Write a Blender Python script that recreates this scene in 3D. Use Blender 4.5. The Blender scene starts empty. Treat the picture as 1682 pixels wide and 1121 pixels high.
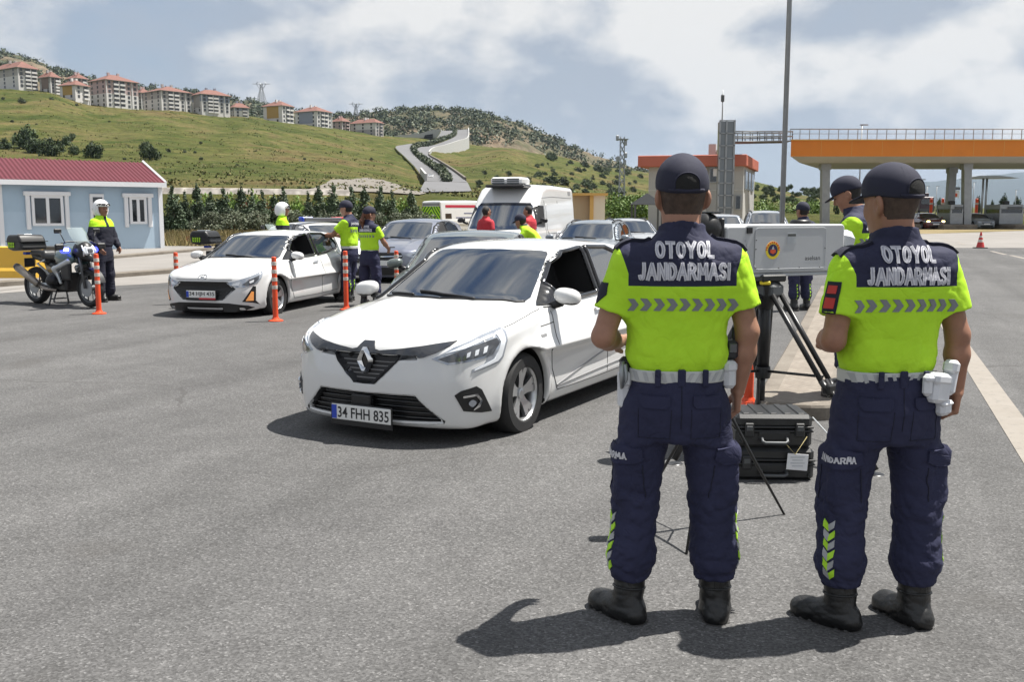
import bpy, math, random
import numpy as np
from mathutils import Vector, Matrix
from mathutils.bvhtree import BVHTree
from mathutils.geometry import delaunay_2d_cdt
R = math.radians
SC = bpy.context.scene
COL = SC.collection
# ------------------------------------------------------------------ camera
CAM_H, FPX, PITCH = 1.62, 1600.0, math.atan(202.5 / 1600.0)
cd = bpy.data.cameras.new('camera'); cam = bpy.data.objects.new('camera', cd); COL.objects.link(cam)
cam.location = (0, 0, CAM_H); cam.rotation_euler = (math.pi / 2 - PITCH, 0, 0)
cd.sensor_width = 36.0; cd.lens = 36.0 * FPX / 1682.0
cd.clip_start = 0.05; cd.clip_end = 30000
SC.camera = cam
# ------------------------------------------------------------------ light
SUN_AZ = math.atan2(0.93, 0.345)      # clockwise from +Y
SUN_EL = R(66.5)
SC.view_settings.view_transform = 'Standard'; SC.view_settings.look = 'None'
SC.view_settings.exposure = 0.88; SC.view_settings.gamma = 1.0
sd = bpy.data.lights.new('sun', 'SUN'); sd.energy = 5.0; sd.angle = R(0.5); sd.color = (1.0, 0.96, 0.89)
sun = bpy.data.objects.new('sun', sd); COL.objects.link(sun)
sdir = Vector((math.sin(SUN_AZ) * math.cos(SUN_EL), math.cos(SUN_AZ) * math.cos(SUN_EL), math.sin(SUN_EL)))
sun.rotation_euler = sdir.to_track_quat('Z', 'Y').to_euler(); sun.location = sdir * 60
def make_world():
 w = bpy.data.worlds.new('World'); SC.world = w; w.use_nodes = True
 nt = w.node_tree; nt.nodes.clear(); N = nt.nodes.new; L = nt.links.new
 out = N('ShaderNodeOutputWorld'); bg = N('ShaderNodeBackground'); bg.inputs['Strength'].default_value = 0.062
 sky = N('ShaderNodeTexSky'); sky.sky_type = 'NISHITA'; sky.sun_disc = False
 sky.sun_elevation = SUN_EL; sky.sun_rotation = SUN_AZ; sky.air_density = 1.3; sky.dust_density = 2.0; sky.ozone_density = 1.0
 tc = N('ShaderNodeTexCoord'); sep = N('ShaderNodeSeparateXYZ'); L(tc.outputs['Generated'], sep.inputs[0])
 def M(op, a, b=None, clamp=False):
  n = N('ShaderNodeMath'); n.operation = op; n.use_clamp = clamp
  for i, v in enumerate((a, b)):
   if v is None: continue
   if isinstance(v, (int, float)): n.inputs[i].default_value = v
   else: L(v, n.inputs[i])
  return n.outputs[0]
 zc = M('MAXIMUM', sep.outputs['Z'], 0.0); zz = M('ADD', zc, 0.62)
 cx = M('MULTIPLY', sep.outputs['X'], 1.5); cy = M('MULTIPLY', sep.outputs['Y'], 1.5)
 comb = N('ShaderNodeCombineXYZ'); L(cx, comb.inputs[0]); L(cy, comb.inputs[1]); L(M('MULTIPLY', zc, 2.5), comb.inputs[2])
 def noise(scale, det, rough, off, dist=0.0):
  mp = N('ShaderNodeMapping'); mp.inputs['Location'].default_value = off; L(comb.outputs[0], mp.inputs[0])
  n = N('ShaderNodeTexNoise'); n.inputs['Scale'].default_value = scale; n.inputs['Detail'].default_value = det
  n.inputs['Roughness'].default_value = rough; n.inputs['Distortion'].default_value = dist
  L(mp.outputs[0], n.inputs['Vector']); return n.outputs['Fac']
 def ramp(f, stops):
  r = N('ShaderNodeValToRGB'); L(f, r.inputs[0]); e = r.color_ramp.elements
  while len(e) < len(stops): e.new(0.5)
  for k, (p, c) in enumerate(stops): e[k].position = p; e[k].color = (c, c, c, 1) if isinstance(c, (int, float)) else (*c, 1)
  return r.outputs[0]
 n1 = noise(3.3, 11, 0.52, (10.550, 7.880, 0.4), 0.08); n2 = noise(3.3, 11, 0.52, (10.690, 7.930, 0.4), 0.08); big = noise(1.0, 3, 0.5, (8.900, 12.780, 0.4))
 dens = M('ADD', n1, M('MULTIPLY', M('SUBTRACT', big, 0.5), 0.55))
 dens = M('SUBTRACT', dens, M('MULTIPLY', M('MAXIMUM', M('SUBTRACT', zc, 0.35), 0.0), 0.05))
 cover = ramp(dens, [(0.28, 0.0), (0.40, 0.70), (0.50, 1.0)])
 lit = M('ADD', M('MULTIPLY', M('SUBTRACT', n1, n2), 4.4), M('ADD', 0.42, M('MULTIPLY', M('SUBTRACT', dens, 0.5), 2.2)), True)
 cloud = ramp(lit, [(0.0, (3.6, 4.1, 4.85)), (0.36, (4.8, 5.15, 5.7)), (0.62, (6.1, 6.25, 6.45)), (0.95, (7.5, 7.45, 7.35))])
 gap = ramp(zc, [(0.0, (3.7, 4.5, 5.4)), (0.22, (2.7, 3.6, 5.1)), (0.5, (0.9, 1.6, 3.2)), (0.9, (0.5, 1.0, 2.4))])
 skyb = N('ShaderNodeMixRGB'); skyb.inputs[0].default_value = 0.75; L(sky.outputs[0], skyb.inputs[1]); L(gap, skyb.inputs[2])
 mix0 = N('ShaderNodeMixRGB'); L(cover, mix0.inputs[0]); L(skyb.outputs[0], mix0.inputs[1]); L(cloud, mix0.inputs[2])
 hazefac = M('MULTIPLY', M('POWER', M('SUBTRACT', 1.0, zc), 16.0), 0.7)
 mix = N('ShaderNodeMixRGB'); L(hazefac, mix.inputs[0]); L(mix0.outputs[0], mix.inputs[1]); mix.inputs[2].default_value = (4.0, 4.65, 5.5, 1)
 L(mix.outputs[0], bg.inputs['Color']); L(bg.outputs[0], out.inputs['Surface'])
make_world()
# ------------------------------------------------------------------ where things stand
def elev(y):                          # the ground climbs gently towards the toll plaza
 y = np.asarray(y, dtype=float)
 t = np.clip(y - 12.0, 0, 88.0)
 return 0.0095 * t * np.clip(t / 6.0, 0, 1) ** 0.5
_cp, _sp = math.cos(PITCH), math.sin(PITCH)
def ray(px, py):
 a, b = (px - 841.0) / FPX, (560.5 - py) / FPX
 return Vector((a, b * _sp + _cp, b * _cp - _sp))
def D(px, py, Y):                     # the point seen at that pixel, at depth Y
 d = ray(px, py); t = Y / d.y
 return Vector((d.x * t, Y, CAM_H + d.z * t))
def G(px, py, h=0.0):                 # the ground point seen at that pixel
 d = ray(px, py); t = (CAM_H - h) / max(1e-4, -d.z)
 for _ in range(30):
  y = d.y * t; t = 0.5 * t + 0.5 * (CAM_H - h - float(elev(y))) / max(1e-4, -d.z)
 return Vector((d.x * t, d.y * t, CAM_H + d.z * t - h))
def at(px, Y, h=0.0):                 # ground point under a pixel column at depth Y
 return Vector(((px - 841.0) / FPX * (Y * _cp - (float(elev(Y)) - CAM_H) * _sp), Y, float(elev(Y)) + h))
# ------------------------------------------------------------------ tagging
def tag(o, label=None, cat=None, group=None, kind=None):
 if label: o['label'] = label
 if cat: o['category'] = cat
 if group: o['group'] = group
 if kind: o['kind'] = kind
 return o
def thing(name, label, cat, loc=(0, 0, 0), rz=0.0, group=None):
 o = bpy.data.objects.new(name, None); COL.objects.link(o); o.empty_display_size = 0.1
 o.location = loc; o.rotation_euler = (0, 0, rz)
 return tag(o, label, cat, group)
def copy_tree(o, parent=None):
 c = o.copy(); COL.objects.link(c)
 if parent: c.parent = parent
 for ch in list(o.children): copy_tree(ch, c)
 return c
# ------------------------------------------------------------------ meshes
def mesh_np(name, V, F, mats, parent=None, smooth=True, matidx=None):
 """F: list of arrays (n x k) or list of index tuples."""
 me = bpy.data.meshes.new(name)
 V = np.asarray(V, dtype=np.float32)
 if isinstance(F, np.ndarray): F = [F]
 if F and not isinstance(F[0], np.ndarray):
  me.from_pydata([tuple(map(float, v)) for v in V], [], [tuple(int(i) for i in f) for f in F])
 else:
  F = [f for f in F if len(f)]
  nl = sum(f.size for f in F); nf = sum(len(f) for f in F)
  me.vertices.add(len(V)); me.vertices.foreach_set('co', V.ravel())
  me.loops.add(nl); me.loops.foreach_set('vertex_index', np.concatenate([f.ravel() for f in F]).astype(np.int32))
  me.polygons.add(nf)
  cnt = np.concatenate([np.full(len(f), f.shape[1], dtype=np.int32) for f in F])
  st = np.concatenate([[0], np.cumsum(cnt)[:-1]]).astype(np.int32)
  me.polygons.foreach_set('loop_start', st)
  try: me.polygons.foreach_set('loop_total', cnt)
  except Exception: pass
  me.update(calc_edges=True)
  me.validate()
 if not isinstance(mats, (list, tuple)): mats = [mats]
 for m in mats: me.materials.append(m)
 n = len(me.polygons)
 if matidx is not None and len(matidx) == n: me.polygons.foreach_set('material_index', np.asarray(matidx, dtype=np.int32))
 me.polygons.foreach_set('use_smooth', np.full(n, bool(smooth)))
 me.update()
 o = bpy.data.objects.new(name, me); COL.objects.link(o)
 if parent: o.parent = parent
 return o
class MB:
 """collects simple solids into one mesh"""
 def __init__(s): s.v = []; s.f = []; s.m = []
 def add(s, V, F, mi=0):
  b = len(s.v); s.v += [tuple(map(float, v)) for v in V]; s.f += [tuple(i + b for i in f) for f in F]; s.m += [mi] * len(F); return s
 def box(s, c, d, rz=0.0, mi=0, bev=0.0, ry=0.0, rx=0.0):
  hx, hy, hz = d[0] / 2, d[1] / 2, d[2] / 2
  b = min(bev, hx * .9, hy * .9, hz * .9)
  M = Matrix.Translation(c) @ Matrix.Rotation(rz, 4, 'Z') @ Matrix.Rotation(ry, 4, 'Y') @ Matrix.Rotation(rx, 4, 'X')
  if b <= 0:
   V = [(x * hx, y * hy, z * hz) for x in (-1, 1) for y in (-1, 1) for z in (-1, 1)]
   F = [(0, 1, 3, 2), (4, 6, 7, 5), (0, 4, 5, 1), (2, 3, 7, 6), (0, 2, 6, 4), (1, 5, 7, 3)]
  else:
   V = []
   for x in (-1, 1):
    for y in (-1, 1):
     for z in (-1, 1):
      V += [(x * hx, y * (hy - b), z * (hz - b)), (x * (hx - b), y * hy, z * (hz - b)), (x * (hx - b), y * (hy - b), z * hz)]
   I = lambda x, y, z, k: ((x > 0) * 4 + (y > 0) * 2 + (z > 0)) * 3 + k
   F = []
   for a in (-1, 1):
    F += [(I(a, -1, -1, 0), I(a, 1, -1, 0), I(a, 1, 1, 0), I(a, -1, 1, 0)), (I(-1, a, -1, 1), I(1, a, -1, 1), I(1, a, 1, 1), I(-1, a, 1, 1)),
                      (I(-1, -1, a, 2), I(1, -1, a, 2), I(1, 1, a, 2), I(-1, 1, a, 2))]
    for c2 in (-1, 1):
     F += [(I(a, c2, -1, 0), I(a, c2, 1, 0), I(a, c2, 1, 1), I(a, c2, -1, 1)), (I(a, -1, c2, 0), I(a, 1, c2, 0), I(a, 1, c2, 2), I(a, -1, c2, 2)),
                          (I(-1, a, c2, 1), I(1, a, c2, 1), I(1, a, c2, 2), I(-1, a, c2, 2))]
     for c3 in (-1, 1): F.append((I(a, c2, c3, 0), I(a, c2, c3, 1), I(a, c2, c3, 2)))
   F2 = []
   for f in F:
    p = [Vector(V[i]) for i in f]; n = (p[1] - p[0]).cross(p[2] - p[0]); cen = sum(p, Vector()) / len(p)
    F2.append(f if n.dot(cen) > 0 else f[::-1])
   F = F2
  return s.add([M @ Vector(v) for v in V], F, mi)
 def tube(s, pts, r, n=8, mi=0, cap=True):
  pts = [Vector(p) for p in pts]; rr = r if isinstance(r, (list, tuple)) else [r] * len(pts)
  V = []; F = []; prev = None
  for i, p in enumerate(pts):
   t = (pts[min(i + 1, len(pts) - 1)] - pts[max(i - 1, 0)]).normalized()
   if prev is None:
    a = t.cross(Vector((0, 0, 1)));
    if a.length < 1e-3: a = t.cross(Vector((0, 1, 0)))
   else: a = prev - t * prev.dot(t)
   a.normalize(); b = t.cross(a); prev = a
   for k in range(n):
    th = 2 * math.pi * k / n; V.append(p + (a * math.cos(th) + b * math.sin(th)) * rr[i])
  for i in range(len(pts) - 1):
   for k in range(n):
    F.append((i * n + k, i * n + (k + 1) % n, (i + 1) * n + (k + 1) % n, (i + 1) * n + k))
  if cap: F.append(tuple(range(n))[::-1]); F.append(tuple((len(pts) - 1) * n + k for k in range(n)))
  return s.add(V, F, mi)
 def lathe(s, prof, c=(0, 0, 0), axis='Z', n=24, mi=0):
  """prof: (radius, height) pairs"""
  V = []; F = []
  for r, h in prof:
   for k in range(n):
    th = 2 * math.pi * k / n; x, y = r * math.cos(th), r * math.sin(th)
    p = (x, y, h) if axis == 'Z' else ((h, x, y) if axis == 'X' else (y, h, x))
    V.append((p[0] + c[0], p[1] + c[1], p[2] + c[2]))
  for i in range(len(prof) - 1):
   for k in range(n): F.append((i * n + k, i * n + (k + 1) % n, (i + 1) * n + (k + 1) % n, (i + 1) * n + k))
  if prof[0][0] > 1e-5: F.append(tuple(range(n))[::-1])
  if prof[-1][0] > 1e-5: F.append(tuple((len(prof) - 1) * n + k for k in range(n)))
  return s.add(V, F, mi)
 def prism(s, poly, h0, h1, axis='Z', mi=0):
  """poly of (a,b); extruded h0..h1 along the axis. Z: (x,y); Y: (x,z); X: (y,z)"""
  def P(a, b, h): return (a, b, h) if axis == 'Z' else ((a, h, b) if axis == 'Y' else (h, a, b))
  n = len(poly); V = [P(a, b, h0) for a, b in poly] + [P(a, b, h1) for a, b in poly]
  area = sum(poly[i][0] * poly[(i + 1) % n][1] - poly[(i + 1) % n][0] * poly[i][1] for i in range(n))
  F = [tuple(range(n))[::-1], tuple(range(n, 2 * n))] + [(i, (i + 1) % n, n + (i + 1) % n, n + i) for i in range(n)]
  flip = (area < 0) != (axis == 'Y')
  if (h1 < h0): flip = not flip
  if flip: F = [f[::-1] for f in F]
  return s.add(V, F, mi)
 def build(s, name, mats, parent=None, smooth=False, M=None):
  V = [M @ Vector(v) for v in s.v] if M is not None else s.v
  o = mesh_np(name, np.array([tuple(v) for v in V]).reshape(-1, 3), s.f, mats, parent, smooth, s.m)
  if smooth == 'auto':
   o.data.polygons.foreach_set('use_smooth', np.ones(len(o.data.polygons), bool))
   try: o.data.set_sharp_from_angle(angle=R(35))
   except Exception: pass
  return o
# ------------------------------------------------------------------ implicit surfaces -> meshes (surface nets on a sparse grid)
def smin(a, b, k):
 h = np.maximum(k - np.abs(a - b), 0.0) / k
 return np.minimum(a, b) - h * h * k * 0.25
def smax(a, b, k): return -smin(-a, -b, k)
def seg(x, y, z, a, b, r1, r2=None):
 """tapered capsule"""
 if r2 is None: r2 = r1
 ax, ay, az = a; dx, dy, dz = b[0] - ax, b[1] - ay, b[2] - az
 L2 = dx * dx + dy * dy + dz * dz + 1e-12
 t = np.clip(((x - ax) * dx + (y - ay) * dy + (z - az) * dz) / L2, 0, 1)
 return np.sqrt((x - ax - t * dx) ** 2 + (y - ay - t * dy) ** 2 + (z - az - t * dz) ** 2) - (r1 + (r2 - r1) * t)
def ell(x, y, z, c, r):
 k0 = np.sqrt(((x - c[0]) / r[0]) ** 2 + ((y - c[1]) / r[1]) ** 2 + ((z - c[2]) / r[2]) ** 2)
 return (k0 - 1.0) * min(r)
def rbox(x, y, z, c, h, r):
 qx, qy, qz = np.abs(x - c[0]) - h[0] + r, np.abs(y - c[1]) - h[1] + r, np.abs(z - c[2]) - h[2] + r
 return np.sqrt(np.maximum(qx, 0) ** 2 + np.maximum(qy, 0) ** 2 + np.maximum(qz, 0) ** 2) + np.minimum(np.maximum(qx, np.maximum(qy, qz)), 0) - r
def poly_sd(u, v, poly):
 d = np.full(u.shape, 1e9); s = np.ones(u.shape); n = len(poly)
 for i in range(n):
  ax, ay = poly[i]; bx, by = poly[(i - 1) % n]
  ex, ey = bx - ax, by - ay; wx, wy = u - ax, v - ay
  t = np.clip((wx * ex + wy * ey) / (ex * ex + ey * ey + 1e-12), 0, 1)
  d = np.minimum(d, (wx - ex * t) ** 2 + (wy - ey * t) ** 2)
  c1, c2, c3 = v >= ay, v < by, ex * wy > ey * wx
  s = np.where((c1 & c2 & c3) | (~c1 & ~c2 & ~c3), -s, s)
 return s * np.sqrt(d)
def surf(f, lo, hi, res, lip=1.5, newton=2, B=8):
 lo = np.array(lo, float); hi = np.array(hi, float)
 n = (np.ceil((hi - lo) / res / B).astype(int)) * B
 nb = n // B
 cc = [lo[i] + (np.arange(nb[i]) + 0.5) * B * res for i in range(3)]
 CX, CY, CZ = np.meshgrid(*cc, indexing='ij')
 fc = f(CX.ravel(), CY.ravel(), CZ.ravel()).reshape(nb)
 act = np.abs(fc) < lip * res * B * 0.9
 V = np.repeat(np.repeat(np.repeat(np.sign(fc) + (fc == 0), B, 0), B, 1), B, 2).astype(np.float32)
 V = V * 10
 ia = np.argwhere(act)
 off = np.stack(np.meshgrid(*[np.arange(B)] * 3, indexing='ij'), -1).reshape(-1, 3)
 step = max(1, 3000000 // (B ** 3))
 for s0 in range(0, len(ia), step):
  idx = (ia[s0:s0 + step, None, :] * B + off[None]).reshape(-1, 3)
  p = lo + idx * res
  V[idx[:, 0], idx[:, 1], idx[:, 2]] = f(p[:, 0], p[:, 1], p[:, 2])
 ins = V < 0
 c = np.zeros(np.array(V.shape) - 1, np.int8)
 for a in (0, 1):
  for b in (0, 1):
   for d in (0, 1): c += ins[a:a + c.shape[0], b:b + c.shape[1], d:d + c.shape[2]]
 cells = np.argwhere((c > 0) & (c < 8))
 if len(cells) == 0: return np.zeros((0, 3)), np.zeros((0, 4), int)
 acc = np.zeros((len(cells), 3)); num = np.zeros(len(cells))
 cor = [(a, b, d) for a in (0, 1) for b in (0, 1) for d in (0, 1)]
 for p in cor:
  for ax in range(3):
   if p[ax]: continue
   q = list(p); q[ax] = 1
   v0 = V[cells[:, 0] + p[0], cells[:, 1] + p[1], cells[:, 2] + p[2]]; v1 = V[cells[:, 0] + q[0], cells[:, 1] + q[1], cells[:, 2] + q[2]]
   m = (v0 < 0) != (v1 < 0)
   t = np.clip(v0 / np.where(m, v0 - v1, 1), 0, 1)
   pos = np.array(p, float)[None].repeat(len(cells), 0); pos[:, ax] = t
   acc += np.where(m[:, None], pos, 0); num += m
 P = lo + (cells + acc / num[:, None]) * res
 ID = np.full(c.shape, -1, np.int32); ID[cells[:, 0], cells[:, 1], cells[:, 2]] = np.arange(len(cells))
 Q = []
 for ax in range(3):
  s0 = [slice(None)] * 3; s1 = [slice(None)] * 3; s0[ax] = slice(0, -1); s1[ax] = slice(1, None)
  e = np.argwhere(ins[tuple(s0)] != ins[tuple(s1)])
  b, d = (ax + 1) % 3, (ax + 2) % 3
  ok = (e[:, b] > 0) & (e[:, d] > 0) & (e[:, b] < ID.shape[b]) & (e[:, d] < ID.shape[d]) & (e[:, ax] < ID.shape[ax]); e = e[ok]
  def g(db, dd):
   k = e.copy(); k[:, b] -= db; k[:, d] -= dd; return ID[k[:, 0], k[:, 1], k[:, 2]]
  q = np.stack([g(1, 1), g(0, 1), g(0, 0), g(1, 0)], 1)
  fl = ~ins[e[:, 0], e[:, 1], e[:, 2]]
  q[fl] = q[fl][:, ::-1]
  Q.append(q[(q >= 0).all(1)])
 Q = np.concatenate(Q)
 h = res * 0.15
 for _ in range(newton):
  x, y, z = P.T; f0 = f(x, y, z)
  g = np.stack([(f(x + h, y, z) - f(x - h, y, z)), (f(x, y + h, z) - f(x, y - h, z)), (f(x, y, z + h) - f(x, y, z - h))], 1) / (2 * h)
  s = -f0 / np.maximum((g * g).sum(1), 0.05)
  dlt = g * s[:, None]; ln = np.linalg.norm(dlt, axis=1)
  P = P + dlt * np.minimum(1, res * 0.6 / np.maximum(ln, 1e-9))[:, None]
 return P, Q
def prof(pts, sm=0.0, n=1200):
 xs = np.array([p[0] for p in pts], float); ys = np.array([p[1] for p in pts], float)
 pad = 4 * sm
 X = np.linspace(xs[0] - pad, xs[-1] + pad, n); Y = np.interp(X, xs, ys)
 if sm > 0:
  dx = X[1] - X[0]; k = int(3 * sm / dx) + 1; w = np.exp(-0.5 * ((np.arange(-k, k + 1) * dx) / sm) ** 2); w /= w.sum()
  Y = np.convolve(np.pad(Y, k, mode='edge'), w, mode='valid')
 return lambda q: np.interp(q, X, Y)
def bvh_of(V, F): return BVHTree.FromPolygons([tuple(v) for v in np.asarray(V, float)], [tuple(int(i) for i in f) for f in F])
# ------------------------------------------------------------------ pieces laid on a surface
def frame(kind, s=1, ang=0.0):
 """(u, v) -> ray origin and direction"""
 if kind == 'front': return lambda u, v: (Vector((-3, u, v)), Vector((1, 0, 0)))
 if kind == 'rear': return lambda u, v: (Vector((9, u, v)), Vector((-1, 0, 0)))
 if kind == 'side': return lambda u, v: (Vector((u, 4 * s, v)), Vector((0, -s, 0)))
 if kind == 'top': return lambda u, v: (Vector((u, v, 6)), Vector((0, 0, -1)))
 if kind == 'back': return lambda u, v: (Vector((u, -3, v)), Vector((0, 1, 0)))
 if kind == 'chest': return lambda u, v: (Vector((u, 3, v)), Vector((0, -1, 0)))
 if kind == 'diag':
  d = Vector((math.cos(ang), -s * math.sin(ang), 0)); w = Vector((math.sin(ang), s * math.cos(ang), 0))
  return lambda u, v: (w * u + Vector((0, 0, v)) - d * 4, d)
 if kind == 'az':          # from around a vertical axis: direction at angle ang, u along the tangent
  d = Vector((-math.cos(ang), -math.sin(ang), 0)); w = Vector((-math.sin(ang), math.cos(ang), 0))
  return lambda u, v: (w * u + Vector((0, 0, v)) - d * 3, d)
def resample(poly, step, closed=True):
 out = []; n = len(poly)
 for i in range(n if closed else n - 1):
  a, b = Vector(poly[i][:2]), Vector(poly[(i + 1) % n][:2]); k = max(1, int(math.ceil((b - a).length / step)))
  out += [a.lerp(b, j / k) for j in range(k)]
 if not closed: out.append(Vector(poly[-1][:2]))
 return out
def rounded(poly, r, n=4):
 out = []; m = len(poly)
 for i in range(m):
  p, a, b = Vector(poly[i]), Vector(poly[i - 1]), Vector(poly[(i + 1) % m])
  d1, d2 = (a - p), (b - p); rr = min(r, d1.length * .45, d2.length * .45)
  s, e = p + d1.normalized() * rr, p + d2.normalized() * rr
  for k in range(n + 1):
   t = k / n; out.append((1 - t) ** 2 * s + 2 * t * (1 - t) * p + t * t * e)
 return [(float(q.x), float(q.y)) for q in out]
def patch(name, bvh, poly, fr, mat, parent=None, off=0.004, step=0.05, thick=0.006, maxd=20.0, smooth=True, mi=None, flush=None):
 bd = resample(poly, step); n = len(bd)
 xs = [p.x for p in bd]; ys = [p.y for p in bd]
 pts = [tuple(p) for p in bd]
 gx = np.arange(min(xs) + step * .5, max(xs), step); gy = np.arange(min(ys) + step * .5, max(ys), step)
 if len(gx) * len(gy) > 0:
  U, W = np.meshgrid(gx, gy); sdv = poly_sd(U.ravel(), W.ravel(), [tuple(p) for p in bd])
  for u, v, s in zip(U.ravel(), W.ravel(), sdv):
   if s < -step * 0.45: pts.append((float(u), float(v)))
 vs, es, fs, _, _, _ = delaunay_2d_cdt([Vector(p) for p in pts], [(i, (i + 1) % n) for i in range(n)], [list(range(n))], 1, 1e-7)
 V = []; Nn = []; ok = []
 for v in vs:
  o, d = fr(v.x, v.y); h = bvh.ray_cast(o, d, maxd)
  if h[0] is None: V.append(None); Nn.append(None); continue
  nn = h[1]
  if nn.dot(d) > 0: nn = -nn
  V.append(h[0]); Nn.append(nn)
 if all(v is None for v in V): return None
 # misses take the nearest hit's depth
 good = [i for i, v in enumerate(V) if v is not None]
 for i, v in enumerate(V):
  if v is None:
   j = min(good, key=lambda g: (vs[g] - vs[i]).length); o, d = fr(vs[i].x, vs[i].y)
   t = (V[j] - o).dot(d); V[i] = o + d * t; Nn[i] = Nn[j]
 o, d = fr(0, 0)
 P = []; F = []
 for v, nn in zip(V, Nn): P.append(v + nn * off)
 for f in fs:
  a, b, c = [P[i] for i in f[:3]]
  F.append(tuple(f) if (b - a).cross(c - a).dot(d) < 0 else tuple(f)[::-1])
 if thick:
  from collections import Counter
  ed = Counter()
  for f in F:
   for i in range(len(f)): ed[(f[i], f[(i + 1) % len(f)])] += 1
  bo = [e for e in ed if (e[1], e[0]) not in ed]
  mp = {}
  for a, b in bo:
   for q in (a, b):
    if q not in mp: mp[q] = len(P); P.append(V[q] + Nn[q] * (off - thick))
   F.append((b, a, mp[a], mp[b]))
 ob = mesh_np(name, np.array([tuple(p) for p in P]), F, mat, parent, smooth)
 if smooth:
  try: ob.data.set_sharp_from_angle(angle=R(50))
  except Exception: pass
 return ob
def line_on(mb, bvh, pts, fr, r=0.003, off=0.0, step=0.04, closed=False, n=6, mi=0):
 L = resample(pts, step, closed); Q = []
 if closed: L.append(L[0])
 for p in L:
  o, d = fr(p.x, p.y); h = bvh.ray_cast(o, d, 20)
  if h[0] is None: continue
  nn = h[1] if h[1].dot(d) < 0 else -h[1]
  Q.append(h[0] + nn * off)
 if len(Q) > 1: mb.tube(Q, r, n, mi)
 return Q
_txt = {}
def text_mesh(s, size=1.0, bold=0.0, align='CENTER', spacing=1.0):
 """triangulated outline of a word: (vertices, faces), centred"""
 key = (s, bold, spacing)
 if key not in _txt:
  cu = bpy.data.curves.new('lettering', 'FONT'); cu.body = s; cu.align_x = 'LEFT'; cu.size = 1.0; cu.offset = bold; cu.space_character = spacing; cu.resolution_u = 3
  ob = bpy.data.objects.new('lettering', cu); COL.objects.link(ob)
  me = ob.evaluated_get(bpy.context.evaluated_depsgraph_get()).to_mesh()
  V = np.array([tuple(v.co) for v in me.vertices]).reshape(-1, 3); F = [tuple(p.vertices) for p in me.polygons]
  ob.to_mesh_clear(); bpy.data.objects.remove(ob); bpy.data.curves.remove(cu)
  _txt[key] = (V, F)
 V, F = _txt[key]; V = V.copy()
 c = (V.min(0) + V.max(0)) / 2; c0 = V.min(0)
 h = V[:, 1].max() - V[:, 1].min(); V[:, :2] -= c[:2]
 return V[:, :2] * (size / h), F, (V[:, 0].max() - V[:, 0].min()) * size / h
def text_on(name, s, cu, cv, height, bvh, fr, mat, parent, width=None, bold=0.0, off=0.004, flip=1, bend=0.0, spacing=1.0):
 P, F, w = text_mesh(s, height, bold, spacing=spacing)
 k = (width / w) if width else 1.0
 V = []
 for u, v in P:
  uu = cu + u * k * flip; vv = cv + v - bend * (u * k) ** 2
  o, d = fr(uu, vv); h = bvh.ray_cast(o, d, 20)
  if h[0] is None: h = bvh.find_nearest(o + d * 3)
  nn = h[1] if h[1].dot(d) < 0 else -h[1]
  V.append(h[0] + nn * off)
 o, d = fr(cu, cv); F2 = []
 for f in F:
  a, b, c = V[f[0]], V[f[1]], V[f[2]]
  F2.append(f if (b - a).cross(c - a).dot(d) < 0 else f[::-1])
 return mesh_np(name, np.array([tuple(v) for v in V]), F2, mat, parent, False)
def text_flat(name, s, M, height, mat, parent, width=None, bold=0.0, thick=0.002, spacing=1.0):
 """raised lettering on a flat plate: M maps (right, up, out) to the parent's space"""
 P, F, w = text_mesh(s, height, bold, spacing=spacing); k = (width / w) if width else 1.0
 V = [M @ Vector((u * k, v, thick)) for u, v in P]
 d = (M.to_3x3() @ Vector((0, 0, 1))); F2 = []
 for f in F:
  a, b, c = V[f[0]], V[f[1]], V[f[2]]
  F2.append(f if (b - a).cross(c - a).dot(d) > 0 else f[::-1])
 return mesh_np(name, np.array([tuple(v) for v in V]), F2, mat, parent, False)
STROKE = {'O': [[(.5 + .38 * math.cos(a), .5 + .44 * math.sin(a)) for a in np.linspace(0, 2 * math.pi, 19)]], 'T': [[(.05, .94), (.95, .94)], [(.5, .94), (.5, 0)]], 'Y': [[(.06, 1), (.5, .48), (.94, 1)], [(.5, .48), (.5, 0)]], 'L': [[(.18, 1), (.18, .06), (.86, .06)]],
 'J': [[(.70, 1), (.70, .26), (.60, .09), (.42, .05), (.24, .10), (.16, .24)]], 'A': [[(.04, 0), (.5, 1), (.96, 0)], [(.22, .34), (.78, .34)]], 'N': [[(.12, 0), (.12, 1), (.88, 0), (.88, 1)]], 'D': [[(.14, .06), (.14, .94), (.48, .94), (.74, .80), (.86, .5), (.74, .20), (.48, .06), (.14, .06)]],
 'R': [[(.14, 0), (.14, .94), (.58, .94), (.80, .84), (.82, .68), (.74, .54), (.56, .48), (.14, .48)], [(.52, .48), (.88, 0)]], 'M': [[(.06, 0), (.14, 1), (.5, .30), (.86, 1), (.94, 0)]], 'S': [[(.84, .80), (.70, .93), (.46, .95), (.24, .88), (.18, .72), (.30, .58), (.68, .44), (.82, .30), (.76, .12), (.54, .05), (.28, .07), (.14, .22)]], 'I': [[(.5, 0), (.5, 1)]]}
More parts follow.
